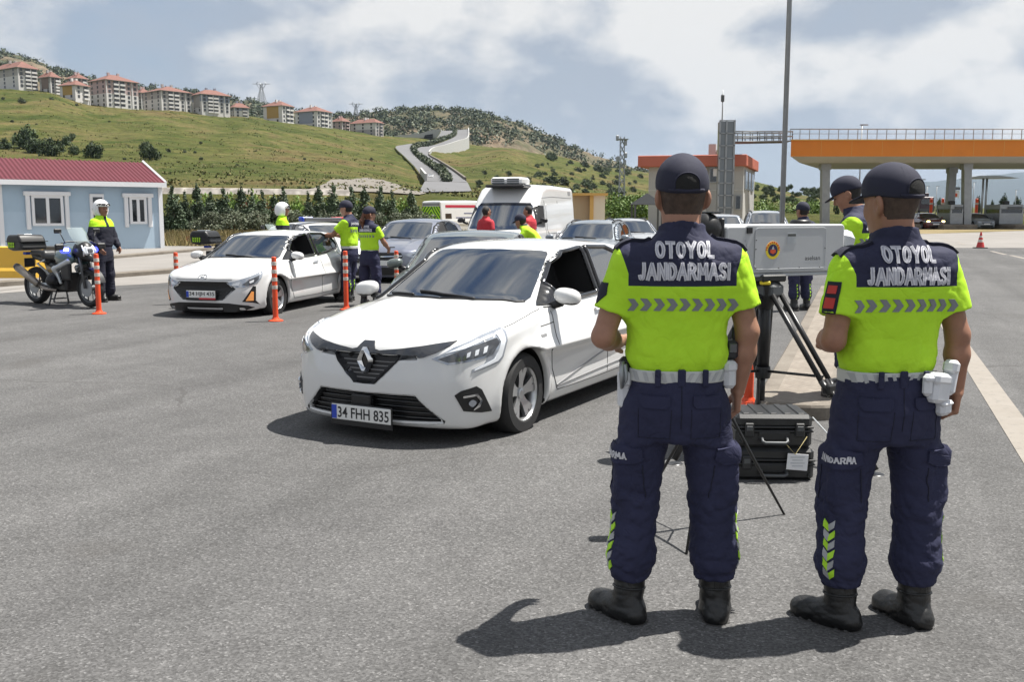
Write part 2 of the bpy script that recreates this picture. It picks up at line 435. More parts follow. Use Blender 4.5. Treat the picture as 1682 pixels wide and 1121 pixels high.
def stroke_text(name, word, cu, cv, height, width, bvh, fr, mat_, parent, sw=.2, off=.004, bend=0.0, wf=None):
 """block lettering drawn with strokes and laid on a surface; sw is the stroke's share of the height"""
 wf = wf or {'I': .42, 'M': 1.15, 'J': .85, 'L': .85, 'T': .95}; adv = [wf.get(c, 1.0) for c in word]; tot = sum(adv); k = width / tot; x = -width / 2; h = sw * height / 2
 pts = []; faces = []
 def add(poly): b = len(pts); pts.extend(poly); faces.append(list(range(b, b + len(poly))))
 for c, a in zip(word, adv):
  lw = a * k * .84
  for line in STROKE[c]:
   P = [(x + a * k * .08 + (u if c != 'I' else .5) * lw, (v - .5) * (height - h * 1.2)) for u, v in line]; P = [tuple(q) for q in resample(P, .014, False)]
   for i in range(len(P) - 1):
    p, q = Vector(P[i]), Vector(P[i + 1]); d = (q - p).normalized(); nn = Vector((-d.y, d.x)) * h; e = d * h * (.55 if i in (0, len(P) - 2) else .25); add([tuple(p - e + nn), tuple(p - e - nn), tuple(q + e - nn), tuple(q + e + nn)])
  x += a * k
 vs, es, fs, _, _, fo = delaunay_2d_cdt([Vector(p) for p in pts], [], faces, 1, 1e-6); fs = [f for f, g in zip(fs, fo) if len(g)]
 V = []
 for v in vs:
  o, d = fr(cu + v.x, cv + v.y - bend * v.x ** 2); r = bvh.ray_cast(o, d, 20)
  if r[0] is None: r = bvh.find_nearest(o + d * 3)
  nn = r[1] if r[1].dot(d) < 0 else -r[1]; V.append(r[0] + nn * off)
 o, d = fr(cu, cv); F2 = []
 for f in fs: a, b, c = V[f[0]], V[f[1]], V[f[2]]; F2.append(tuple(f) if (b - a).cross(c - a).dot(d) < 0 else tuple(f)[::-1])
 return mesh_np(name, np.array([tuple(v) for v in V]), F2, mat_, parent, False)
# ------------------------------------------------------------------ materials
MAT = {}
def mat(name, col=(0.5, 0.5, 0.5), rough=0.6, metal=0.0, coat=0.0, spec=0.5, ior=1.5, emit=None, es=0.0, noise=None, bump=None, trans=0.0, alpha=1.0):
 """noise: (scale, amount, second colour or None); bump: (scale, strength, distance)"""
 if name in MAT: return MAT[name]
 m = bpy.data.materials.new(name); m.use_nodes = True; nt = m.node_tree; b = nt.nodes['Principled BSDF']
 b.inputs['Base Color'].default_value = (*col, 1); b.inputs['Roughness'].default_value = rough; b.inputs['Metallic'].default_value = metal
 b.inputs['Coat Weight'].default_value = coat; b.inputs['Coat Roughness'].default_value = 0.04
 b.inputs['Specular IOR Level'].default_value = spec; b.inputs['IOR'].default_value = ior
 b.inputs['Transmission Weight'].default_value = trans; b.inputs['Alpha'].default_value = alpha
 if emit: b.inputs['Emission Color'].default_value = (*emit, 1); b.inputs['Emission Strength'].default_value = es
 N = nt.nodes.new; L = nt.links.new
 if noise or bump:
  tc = N('ShaderNodeTexCoord')
 if noise:
  n = N('ShaderNodeTexNoise'); n.inputs['Scale'].default_value = noise[0]; n.inputs['Detail'].default_value = 6; n.inputs['Roughness'].default_value = 0.6
  L(tc.outputs['Object'], n.inputs['Vector'])
  r = N('ShaderNodeValToRGB'); r.color_ramp.elements[0].position = 0.32; r.color_ramp.elements[1].position = 0.68
  c2 = noise[2] if len(noise) > 2 and noise[2] else tuple(c * (1 - noise[1]) for c in col)
  r.color_ramp.elements[0].color = (*c2, 1); r.color_ramp.elements[1].color = (*col, 1)
  L(n.outputs['Fac'], r.inputs[0]); L(r.outputs[0], b.inputs['Base Color'])
 if bump:
  n2 = N('ShaderNodeTexNoise'); n2.inputs['Scale'].default_value = bump[0]; n2.inputs['Detail'].default_value = 4
  L(tc.outputs['Object'], n2.inputs['Vector'])
  bp = N('ShaderNodeBump'); bp.inputs['Strength'].default_value = bump[1]; bp.inputs['Distance'].default_value = bump[2]
  L(n2.outputs['Fac'], bp.inputs['Height']); L(bp.outputs[0], b.inputs['Normal'])
 MAT[name] = m; return m
class NT:
 """small helper for writing node materials"""
 def __init__(s, name, rough=0.8, spec=0.3):
  s.m = bpy.data.materials.new(name); s.m.use_nodes = True; s.nt = s.m.node_tree; s.b = s.nt.nodes['Principled BSDF']
  s.b.inputs['Roughness'].default_value = rough; s.b.inputs['Specular IOR Level'].default_value = spec
  s.tc = s.n('ShaderNodeTexCoord'); MAT[name] = s.m
 def n(s, t): return s.nt.nodes.new(t)
 def l(s, a, b): s.nt.links.new(a, b)
 def noise(s, scale, det=5, rough=0.55, vec=None, dist=0.0, sc3=None, color=False):
  n = s.n('ShaderNodeTexNoise'); n.inputs['Scale'].default_value = scale; n.inputs['Detail'].default_value = det; n.inputs['Roughness'].default_value = rough; n.inputs['Distortion'].default_value = dist
  v = vec or s.tc.outputs['Object']
  if sc3:
   mp = s.n('ShaderNodeMapping'); mp.inputs['Scale'].default_value = sc3; s.l(v, mp.inputs[0]); v = mp.outputs[0]
  s.l(v, n.inputs['Vector']); return n.outputs['Color' if color else 'Fac']
 def voro(s, scale, feature='F1', out='Distance', vec=None, rnd=1.0):
  n = s.n('ShaderNodeTexVoronoi'); n.feature = feature; n.inputs['Scale'].default_value = scale; n.inputs['Randomness'].default_value = rnd
  s.l(vec or s.tc.outputs['Object'], n.inputs['Vector']); return n.outputs[out]
 def ramp(s, f, stops, interp='LINEAR'):
  r = s.n('ShaderNodeValToRGB'); s.l(f, r.inputs[0]); e = r.color_ramp.elements; r.color_ramp.interpolation = interp
  while len(e) < len(stops): e.new(0.5)
  for k, (p, c) in enumerate(stops): e[k].position = p; e[k].color = (c, c, c, 1) if isinstance(c, (int, float)) else (*c, 1)
  return r.outputs[0]
 def math(s, op, a, b=None, clamp=False):
  n = s.n('ShaderNodeMath'); n.operation = op; n.use_clamp = clamp
  for i, v in enumerate((a, b)):
   if v is None: continue
   if isinstance(v, (int, float)): n.inputs[i].default_value = v
   else: s.l(v, n.inputs[i])
  return n.outputs[0]
 def mix(s, f, a, b, mode='MIX'):
  n = s.n('ShaderNodeMixRGB'); n.blend_type = mode
  for i, v in enumerate((f, a, b)):
   if isinstance(v, (int, float)): n.inputs[i].default_value = v
   elif isinstance(v, tuple): n.inputs[i].default_value = (*v, 1)
   else: s.l(v, n.inputs[i])
  return n.outputs[0]
 def xyz(s, vec=None):
  n = s.n('ShaderNodeSeparateXYZ'); s.l(vec or s.tc.outputs['Object'], n.inputs[0]); return n.outputs
 def color(s, c): s.l(c, s.b.inputs['Base Color']); return s
 def rough(s, c): s.l(c, s.b.inputs['Roughness']); return s
 def bump(s, h, strength=0.3, dist=0.01):
  b = s.n('ShaderNodeBump'); b.inputs['Strength'].default_value = strength; b.inputs['Distance'].default_value = dist
  s.l(h, b.inputs['Height']); s.l(b.outputs[0], s.b.inputs['Normal']); return s
def creases(t, k):
 """sharp little folds in worn cloth, plus the weave"""
 w = t.noise(3.2, 2, 0.5, None, 0, None, True); v = t.mix(0.16, t.tc.outputs['Object'], w)
 a = t.math('ABSOLUTE', t.math('SUBTRACT', t.noise(7.5, 3, 0.45, v, 0.7, (1.0, .8, 1.5)), 0.5)); b = t.math('ABSOLUTE', t.math('SUBTRACT', t.noise(19, 2, 0.5, v, 0.5, (1.3, 1, .8)), 0.5))
 h = t.math('ADD', t.math('ADD', t.math('POWER', a, 0.55), t.math('MULTIPLY', t.math('POWER', b, .6), 0.35)), t.math('MULTIPLY', t.noise(300, 2, .6), 0.05)); mk = t.ramp(t.noise(3.3, 2, .5), [(0.38, 0.15), (0.62, 1.0)]); t.bump(t.math('MULTIPLY', h, mk), 0.62 * k, 0.020)
def build_mats():
 # --- asphalt: pale worn aggregate, patches, faint tracks
 t = NT('asphalt', 0.86, 0.25); P = t.n('ShaderNodeNewGeometry').outputs['Position']
 big = t.noise(0.22, 5, 0.6, P); mid = t.noise(2.4, 5, 0.6, P); fine = t.noise(190, 3, 0.7, P)
 ag = t.voro(115, 'F1', 'Color', P); agv = t.math('MULTIPLY', 1.0, t.xyz(ag)[0])
 base = t.ramp(big, [(0.30, (0.088, 0.087, 0.087)), (0.5, (0.107, 0.1055, 0.105)), (0.70, (0.123, 0.121, 0.120))])
 st = t.ramp(agv, [(0.0, 0.60), (0.35, 0.84), (0.75, 1.08), (0.93, 1.25), (1.0, 1.8)])
 c = t.mix(1.0, base, st, 'MULTIPLY'); c = t.mix(0.45, c, t.ramp(fine, [(0.35, 0.68), (0.65, 1.32)]), 'MULTIPLY')
 c = t.mix(0.6, c, t.ramp(mid, [(0.36, 0.86), (0.62, 1.08)]), 'MULTIPLY')
 mpr = t.n('ShaderNodeMapping'); mpr.inputs['Rotation'].default_value = (0, 0, R(21)); t.l(P, mpr.inputs[0]); tr = t.noise(0.5, 4, 0.6, mpr.outputs[0], 0.0, (2.2, 0.14, 1)); c = t.mix(0.5, c, t.ramp(tr, [(0.36, 0.66), (0.6, 1.10)]), 'MULTIPLY')
 ck = t.voro(0.35, 'DISTANCE_TO_EDGE', 'Distance', t.mix(0.25, P, t.noise(1.3, 5, .6, P, 0, None, True))); c = t.mix(t.math('MULTIPLY', t.math('LESS_THAN', ck, 0.0035), t.ramp(t.noise(0.3, 2, .5, P), [(0.5, 0.0), (0.58, 0.5)])), c, (0.05, 0.048, 0.046))
 oil = t.noise(0.8, 3, 0.5, P); c = t.mix(t.ramp(oil, [(0.63, 0.0), (0.74, 0.45)]), c, (0.07, 0.066, 0.062))
 t.color(c); t.bump(t.math('ADD', agv, t.math('MULTIPLY', fine, 0.7)), 0.42, 0.005)
 # --- concrete apron
 t = NT('concrete', 0.85, 0.25); P = t.n('ShaderNodeNewGeometry').outputs['Position']
 c = t.ramp(t.noise(0.5, 6, 0.6, P), [(0.3, (0.200, 0.188, 0.175)), (0.7, (0.260, 0.245, 0.230))])
 c = t.mix(0.5, c, t.ramp(t.noise(25, 4, 0.7, P), [(0.3, 0.8), (0.7, 1.1)]), 'MULTIPLY')
 t.color(c); t.bump(t.noise(60, 3, 0.6, P), 0.2, 0.004)
 t = NT('kerb_stone', 0.85, 0.25); P = t.n('ShaderNodeNewGeometry').outputs['Position']
 c = t.ramp(t.noise(1.6, 7, 0.7, P), [(0.28, (0.110, 0.095, 0.077)), (0.5, (0.180, 0.158, 0.133)), (0.72, (0.225, 0.203, 0.172))])
 c = t.mix(0.6, c, t.ramp(t.noise(40, 4, 0.7, P), [(0.3, 0.7), (0.7, 1.15)]), 'MULTIPLY'); t.color(c); t.bump(t.noise(45, 4, 0.6, P), 0.35, 0.006)
 # island paving: small interlocking pavers
 t = NT('island_pavers', 0.85, 0.25); P = t.n('ShaderNodeNewGeometry').outputs['Position']
 br = t.n('ShaderNodeTexBrick'); br.inputs['Scale'].default_value = 4.5; br.inputs['Mortar Size'].default_value = 0.012; br.inputs['Color1'].default_value = (0.22, 0.19, 0.16, 1); br.inputs['Color2'].default_value = (0.26, 0.23, 0.195, 1); br.inputs['Mortar'].default_value = (0.15, 0.13, 0.11, 1)
 mp = t.n('ShaderNodeMapping'); mp.inputs['Rotation'].default_value = (0, 0, R(69)); t.l(P, mp.inputs[0]); t.l(mp.outputs[0], br.inputs['Vector'])
 t.color(t.mix(0.7, br.outputs['Color'], t.ramp(t.noise(3, 6, 0.7, P), [(0.3, 0.72), (0.7, 1.12)]), 'MULTIPLY'))
 t = NT('road_paint', 0.75, 0.3); P = t.n('ShaderNodeNewGeometry').outputs['Position']
 wear = t.ramp(t.noise(14, 6, 0.75, P), [(0.30, 0.25), (0.45, 0.9)])
 t.color(t.mix(wear, (0.135, 0.125, 0.115), t.ramp(t.noise(3, 5, 0.7, P), [(0.3, (0.235, 0.210, 0.180)), (0.7, (0.280, 0.255, 0.225))])))
 # --- grass hillside
 t = NT('hill_grass', 0.95, 0.1); P = t.n('ShaderNodeNewGeometry').outputs['Position']
 a = t.noise(0.020, 8, 0.66, P, 0.8); b = t.noise(0.055, 9, 0.72, P, 1.0, (1, 1.6, 4)); f = t.noise(0.7, 6, 0.8, P); q = t.noise(0.16, 6, 0.7, P, 1.5, (.6, 1, 3))
 c = t.ramp(a, [(0.34, (0.030, 0.060, 0.011)), (0.44, (0.054, 0.087, 0.016)), (0.51, (0.104, 0.122, 0.032)), (0.57, (0.190, 0.158, 0.068)), (0.65, (0.165, 0.098, 0.055))])
 c2 = t.ramp(b, [(0.32, (0.030, 0.048, 0.010)), (0.45, (0.070, 0.080, 0.018)), (0.56, (0.140, 0.122, 0.044)), (0.70, (0.080, 0.070, 0.026))])
 c = t.mix(0.55, c, c2); c = t.mix(0.8, c, t.ramp(f, [(0.28, 0.45), (0.70, 1.18)]), 'MULTIPLY'); c = t.mix(0.75, c, t.ramp(q, [(0.34, 0.50), (0.60, 1.08)]), 'MULTIPLY')
 t.color(c); t.bump(f, 0.8, 0.9)
 # --- rocky hill
 t = NT('hill_rock', 0.95, 0.1); P = t.n('ShaderNodeNewGeometry').outputs['Position']
 a = t.noise(0.012, 7, 0.65, P, 0.5); b = t.noise(0.09, 8, 0.7, P);
 c = t.ramp(a, [(0.34, (0.059, 0.071, 0.034)), (0.48, (0.105, 0.096, 0.059)), (0.58, (0.167, 0.133, 0.093)), (0.72, (0.211, 0.146, 0.090))])
 c = t.mix(0.8, c, t.ramp(b, [(0.3, 0.5), (0.7, 1.4)]), 'MULTIPLY'); t.color(c); t.bump(b, 0.8, 5.0)
 # --- dry field
 t = NT('dry_grass_ground', 0.95, 0.1); P = t.n('ShaderNodeNewGeometry').outputs['Position']
 c = t.ramp(t.noise(0.06, 7, 0.65, P), [(0.32, (0.074, 0.084, 0.022)), (0.46, (0.167, 0.140, 0.068)), (0.6, (0.248, 0.198, 0.118)), (0.74, (0.136, 0.124, 0.046))])
 t.color(t.mix(0.6, c, t.ramp(t.noise(1.5, 6, 0.75, P), [(0.3, 0.65), (0.7, 1.25)]), 'MULTIPLY'))
 t = NT('gravel', 0.95, 0.1); P = t.n('ShaderNodeNewGeometry').outputs['Position']
 t.color(t.ramp(t.noise(0.8, 8, 0.8, P), [(0.3, (0.124, 0.112, 0.096)), (0.7, (0.248, 0.229, 0.205))])); t.bump(t.noise(3, 5, 0.7, P), 0.6, 0.2)
 t = NT('stone_wall', 0.95, 0.1); P = t.n('ShaderNodeNewGeometry').outputs['Position']
 t.color(t.mix(0.8, t.ramp(t.noise(0.5, 6, 0.7, P), [(0.3, (0.36, 0.33, 0.30)), (0.7, (0.52, 0.48, 0.44))]), t.ramp(t.voro(1.6, 'F1', 'Distance', P), [(0.1, 1.1), (0.7, 0.5)]), 'MULTIPLY'))
 # --- foliage: colour varies leaf clump by leaf clump
 def leaf(name, cols, rough=0.6):
  t = NT(name, rough, 0.35); g = t.n('ShaderNodeNewGeometry')
  t.b.inputs['Subsurface Weight'].default_value = 0.0
  oi = t.n('ShaderNodeObjectInfo'); c = t.ramp(g.outputs['Random Per Island'], [(i / (len(cols) - 1), cc) for i, cc in enumerate(cols)])
  c = t.mix(0.7, c, t.ramp(oi.outputs['Random'], [(0.0, 0.72), (1.0, 1.25)]), 'MULTIPLY'); t.color(c)
 leaf('leaf_conifer', [(0.040, 0.066, 0.034), (0.060, 0.092, 0.048), (0.085, 0.120, 0.066), (0.115, 0.15, 0.088)])
 leaf('leaf_olive', [(0.060, 0.078, 0.042), (0.085, 0.106, 0.060), (0.125, 0.142, 0.088), (0.165, 0.175, 0.118)])
 leaf('leaf_dark', [(0.014, 0.028, 0.012), (0.028, 0.050, 0.018), (0.050, 0.078, 0.025), (0.080, 0.105, 0.040)])
 leaf('leaf_scrub', [(0.020, 0.034, 0.018), (0.038, 0.056, 0.026), (0.060, 0.080, 0.036), (0.095, 0.105, 0.055)])
 leaf('leaf_bright', [(0.050, 0.105, 0.014), (0.090, 0.165, 0.024), (0.135, 0.22, 0.035), (0.19, 0.27, 0.055)])
 leaf('leaf_red', [(0.10, 0.045, 0.018), (0.20, 0.060, 0.025), (0.32, 0.085, 0.04), (0.12, 0.12, 0.03)])
 leaf('leaf_hill', [(0.026, 0.045, 0.010), (0.060, 0.075, 0.018), (0.120, 0.115, 0.036), (0.175, 0.145, 0.065), (0.05, 0.07, 0.016)], 0.9)
 leaf('leaf_dry', [(0.20, 0.155, 0.06), (0.30, 0.235, 0.10), (0.42, 0.33, 0.17), (0.16, 0.155, 0.045)], 0.8)
 mat('bark', (0.13, 0.095, 0.065), 0.9, noise=(9, 0.5))
 # --- vehicles
 mat('paint_white', (0.68, 0.68, 0.675), 0.32, coat=1.0, noise=(3.0, 0.03))
 mat('paint_silver', (0.42, 0.44, 0.47), 0.35, 0.55, 1.0); mat('paint_bluegrey', (0.20, 0.215, 0.27), 0.32, 0.5, 1.0)
 mat('paint_green', (0.14, 0.165, 0.155), 0.32, 0.4, 1.0); mat('paint_dark', (0.05, 0.055, 0.065), 0.3, 0.4, 1.0)
 mat('paint_grey', (0.24, 0.27, 0.30), 0.33, 0.5, 1.0); mat('paint_maroon', (0.10, 0.012, 0.016), 0.3, 0.2, 1.0)
 mat('paint_oldgrey', (0.22, 0.24, 0.25), 0.45, 0.1, 0.5); mat('paint_truck', (0.06, 0.04, 0.055), 0.5)
 mat('car_glass', (0.006, 0.010, 0.016), 0.012, spec=1.0, ior=2.25); mat('car_glass_blue', (0.012, 0.022, 0.030), 0.02, spec=0.8, ior=1.8)
 mat('black_trim', (0.014, 0.014, 0.015), 0.42, noise=(30, 0.3)); mat('grille_band', (0.035, 0.038, 0.046), 0.2, coat=0.6); mat('black_gloss', (0.010, 0.010, 0.011), 0.12, coat=0.6)
 mat('seam', (0.02, 0.02, 0.02), 0.8); mat('interior', (0.012, 0.012, 0.013), 0.8)
 mat('grey_trim', (0.22, 0.22, 0.225), 0.35); mat('chrome', (0.72, 0.73, 0.75), 0.10, 1.0); mat('satin_silver', (0.56, 0.57, 0.58), 0.28, 0.85)
 mat('lamp_white', (0.75, 0.78, 0.82), 0.12, coat=1.0, ior=1.6); mat('lamp_dark', (0.07, 0.075, 0.085), 0.10, coat=1.0)
 mat('lamp_clear', (0.36, 0.39, 0.44), 0.06, 0.4, 1.0); mat('lamp_orange', (0.60, 0.22, 0.07), 0.2, coat=1.0, emit=(1.0, 0.45, 0.12), es=0.2)
 mat('lamp_red', (0.45, 0.02, 0.02), 0.15, coat=1.0); mat('headlight_on', (0.9, 0.88, 0.6), 0.2, emit=(1, 0.85, 0.35), es=3.0)
 mat('rubber', (0.022, 0.022, 0.023), 0.78, noise=(12, 0.35), bump=(60, 0.2, 0.003)); mat('rim', (0.50, 0.51, 0.52), 0.32, 0.8)
 mat('plate_white', (0.72, 0.72, 0.70), 0.4); mat('plate_blue', (0.02, 0.06, 0.45), 0.4); mat('ink', (0.012, 0.012, 0.014), 0.5)
 mat('plate_red', (0.5, 0.03, 0.04), 0.4); mat('strip_red', (0.42, 0.02, 0.045), 0.4); mat('text_blue', (0.10, 0.11, 0.20), 0.5)
 mat('chevron_lime', (0.42, 0.75, 0.03), 0.5); mat('chevron_green', (0.012, 0.10, 0.02), 0.5)
 mat('blue_lamp', (0.02, 0.02, 0.5), 0.2, emit=(0.06, 0.08, 1.0), es=1.6); mat('blue_flash', (0.3, 0.5, 1.0), 0.2, emit=(0.55, 0.75, 1.0), es=9.0)
 mat('windshield_clear', (0.60, 0.70, 0.69), 0.06, coat=1.0, alpha=0.3)
 # --- clothing and skin
 def cloth(name, c0, c1):
  t = NT(name, 0.85, 0.25); n = t.noise(4, 5, 0.6); t.color(t.ramp(n, [(0.3, c0), (0.7, c1)])); creases(t, 1.0)
 mat('cap_cloth', (0.016, 0.017, 0.036), 0.85, bump=(260, 0.25, 0.002)); mat('mesh_cloth', (0.007, 0.007, 0.007), 0.8, bump=(420, 0.9, 0.003))
 mat('skin', (0.37, 0.19, 0.125), 0.55, noise=(14, 0.22), bump=(160, 0.12, 0.002)); mat('skin_tan', (0.32, 0.155, 0.095), 0.55, noise=(14, 0.22), bump=(160, 0.12, 0.002))
 mat('hair', (0.018, 0.014, 0.012), 0.7, noise=(60, 0.5), bump=(220, 0.8, 0.004)); mat('hair_short', (0.085, 0.055, 0.040), 0.8, noise=(45, 0.45), bump=(300, 0.8, 0.003)); mat('hair_auburn', (0.17, 0.060, 0.025), 0.5, noise=(40, 0.6), bump=(60, 0.8, 0.008))
 cloth('navy', (0.021, 0.023, 0.050), (0.034, 0.036, 0.076)); mat('navy_dark', (0.012, 0.013, 0.030), 0.85, noise=(6, 0.25))
 mat('neon', (0.50, 0.88, 0.015), 0.75, noise=(5, 0.08), bump=(320, 0.15, 0.002)); mat('red_shirt', (0.52, 0.030, 0.045), 0.8, noise=(6, 0.2))
 mat('reflective', (0.40, 0.41, 0.42), 0.45, 0.25); mat('reflective_grey', (0.20, 0.21, 0.23), 0.5, 0.2); mat('letter', (0.56, 0.56, 0.60), 0.5, 0.1); mat('letter_in', (0.32, 0.32, 0.38), 0.6)
 mat('boot', (0.012, 0.012, 0.012), 0.42, coat=0.1, noise=(18, 0.4), bump=(70, 0.5, 0.004)); mat('sole', (0.045, 0.043, 0.041), 0.75)
 mat('belt_web', (0.50, 0.51, 0.50), 0.6); mat('belt_dark', (0.02, 0.02, 0.024), 0.6); mat('holster_white', (0.66, 0.67, 0.70), 0.45, noise=(20, 0.12)); mat('helmet', (0.78, 0.78, 0.77), 0.2, coat=1.0)
 mat('patch_red', (0.45, 0.03, 0.03), 0.7); mat('eye', (0.02, 0.015, 0.012), 0.2); mat('lip', (0.30, 0.12, 0.09), 0.5)
 # --- equipment and street furniture
 mat('radar_white', (0.44, 0.452, 0.465), 0.42, noise=(4, 0.07), bump=(180, 0.08, 0.001)); mat('radar_grey', (0.40, 0.42, 0.44), 0.5); mat('yellow', (0.80, 0.62, 0.03), 0.5); mat('emblem_red', (0.60, 0.07, 0.02), 0.5); mat('emblem_navy', (0.02, 0.018, 0.07), 0.5)
 mat('tripod_black', (0.016, 0.016, 0.017), 0.36, noise=(25, 0.3)); mat('case_black', (0.022, 0.023, 0.024), 0.42, noise=(8, 0.35), bump=(200, 0.15, 0.002)); mat('paper', (0.72, 0.72, 0.74), 0.6)
 mat('post_orange', (0.72, 0.075, 0.018), 0.5, noise=(6, 0.15)); mat('post_white', (0.62, 0.56, 0.50), 0.5, noise=(20, 0.2)); mat('cone_red', (0.50, 0.03, 0.03), 0.5); mat('steel', (0.34, 0.355, 0.37), 0.45, 0.6, noise=(3, 0.15)); mat('steel_dark', (0.10, 0.105, 0.11), 0.5, 0.5)
 mat('canopy_orange', (0.66, 0.20, 0.012), 0.5, noise=(0.6, 0.08)); mat('soffit', (0.52, 0.52, 0.50), 0.6, noise=(1, 0.1)); mat('fascia_salmon', (0.46, 0.13, 0.085), 0.6, noise=(1, 0.08)); mat('wall_light', (0.42, 0.42, 0.41), 0.8, noise=(0.9, 0.08)); mat('wall_beige', (0.45, 0.33, 0.20), 0.8, noise=(1.2, 0.08)); mat('trim_amber', (0.62, 0.36, 0.10), 0.7)
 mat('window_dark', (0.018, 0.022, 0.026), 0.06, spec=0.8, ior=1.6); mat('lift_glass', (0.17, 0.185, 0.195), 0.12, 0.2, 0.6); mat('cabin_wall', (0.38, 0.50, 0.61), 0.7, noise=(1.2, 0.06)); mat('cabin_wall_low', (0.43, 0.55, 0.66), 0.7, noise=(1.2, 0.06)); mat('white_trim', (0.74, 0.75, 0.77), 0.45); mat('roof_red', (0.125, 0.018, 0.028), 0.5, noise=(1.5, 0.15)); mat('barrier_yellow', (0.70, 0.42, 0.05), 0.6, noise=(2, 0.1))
 mat('tile_roof', (0.20, 0.092, 0.072), 0.85, noise=(0.7, 0.25)); mat('apt_light', (0.62, 0.605, 0.59), 0.9, noise=(0.35, 0.07)); mat('apt_grey', (0.38, 0.36, 0.345), 0.9, noise=(0.3, 0.08)); mat('apt_pink', (0.42, 0.325, 0.315), 0.9); mat('apt_brown', (0.23, 0.175, 0.155), 0.9); mat('apt_ochre', (0.40, 0.26, 0.08), 0.9); mat('apt_blue', (0.26, 0.285, 0.35), 0.9); mat('apt_window_and_shade', (0.06, 0.062, 0.068), 0.25, spec=0.6)
build_mats()
# ------------------------------------------------------------------ ground, roads, hills
def grid_mesh(name, xs, ys, hf, m, kind='structure', lift=0.0, smooth=True):
 X, Y = np.meshgrid(xs, ys, indexing='ij'); Z = hf(X, Y) + lift
 n, k = X.shape; idx = np.arange(n * k).reshape(n, k)
 F = np.stack([idx[:-1, :-1], idx[1:, :-1], idx[1:, 1:], idx[:-1, 1:]], -1).reshape(-1, 4)
 return tag(mesh_np(name, np.stack([X, Y, Z], -1).reshape(-1, 3), F, m, None, smooth), kind=kind)
def vnoise(x, y, s, seed):
 rng = np.random.RandomState(seed); o = 0
 for i in range(9):
  a = rng.uniform(0, 6.28); k = (2 ** (i * .45)) / s; o = o + np.sin((x * math.cos(a) + y * math.sin(a)) * k * 6.28 + rng.uniform(0, 6.28) + 1.3 * np.sin((x * math.sin(a) - y * math.cos(a)) * k * 3.1 + i)) / (2 ** (i * .40))
 return o / 3.0
def px_of(x, y): return 841 + x / np.maximum(y, 1e-3) * FPX * 1.0 / _cp          # roughly; for distant ground
def z_of(py, Y):                     # height at depth Y that shows at image row py on the optical column
 a = (560.5 - py) / FPX
 return CAM_H + (a * _cp - _sp) / (a * _sp + _cp) * Y
# the near hillside: for image columns, (depth, row) of the slope from its toe to the plateau behind the flats
HILL = {
 -500: [(105, 312), (150, 296), (240, 262), (360, 200), (450, 150), (520, 138), (640, 132), (800, 150)],
 -100: [(105, 312), (150, 294), (240, 258), (360, 198), (450, 152), (520, 141), (640, 140), (800, 155)],
 90:   [(105, 313), (150, 296), (240, 262), (360, 204), (440, 163), (500, 150), (640, 152), (800, 165)],
 160:  [(105, 313), (150, 297), (240, 266), (360, 214), (440, 184), (505, 173), (640, 170), (800, 178)],
 250:  [(105, 313), (150, 298), (240, 270), (360, 216), (450, 190), (520, 181), (640, 178), (800, 182)],
 400:  [(105, 314), (150, 300), (240, 276), (380, 222), (480, 197), (560, 191), (680, 192), (820, 196)],
 520:  [(105, 315), (150, 304), (240, 283), (400, 238), (520, 214), (600, 208), (700, 208), (820, 211)],
 620:  [(105, 318), (150, 309), (250, 293), (420, 254), (540, 232), (640, 222), (740, 224), (850, 226)],
 690:  [(105, 322), (150, 315), (280, 303), (420, 272), (540, 245), (640, 232), (740, 228), (850, 226)],
 760:  [(105, 326), (150, 322), (280, 306), (420, 284), (540, 262), (640, 249), (740, 240), (850, 236)],
 830:  [(105, 330), (150, 327), (280, 312), (420, 281), (500, 256), (600, 246), (740, 246), (850, 244)],
 900:  [(105, 334), (150, 330), (280, 318), (420, 296), (540, 272), (640, 262), (740, 258), (850, 254)],
 1000: [(105, 341), (150, 338), (280, 328), (420, 314), (540, 296), (640, 286), (740, 280), (850, 276)],
 1080: [(105, 345), (150, 342), (280, 334), (420, 322), (540, 308), (640, 298), (740, 290), (850, 285)],
 1220: [(105, 349), (150, 346), (280, 338), (420, 328), (540, 316), (640, 306), (740, 300), (850, 296)],
 1340: [(105, 352), (150, 350), (280, 344), (420, 338), (540, 332), (640, 328), (740, 326), (850, 325)],
 1420: [(105, 354), (150, 353), (280, 350), (420, 348), (540, 346), (640, 345), (740, 344), (850, 344)],
 1520: [(105, 356), (150, 354), (280, 350), (420, 347), (540, 345), (640, 344), (740, 343), (850, 343)],
 1700: [(105, 356), (150, 354), (280, 349), (420, 346), (540, 344), (640, 343), (740, 342), (850, 342)],
 2300: [(105, 356), (150, 354), (280, 349), (420, 346), (540, 344), (640, 343), (740, 342), (850, 342)],
}
_HP = np.array(sorted(HILL)); _HY = np.linspace(100, 850, 160)
_HT = np.array([[z_of(np.interp(y, [d for d, r in HILL[p]], [r for d, r in HILL[p]]), y) for y in _HY] for p in _HP])
_k = np.exp(-0.5 * (np.arange(-6, 7) / 2.2) ** 2); _k /= _k.sum()
_HT = np.array([np.convolve(np.pad(r, 6, mode='edge'), _k, mode='valid') for r in _HT])
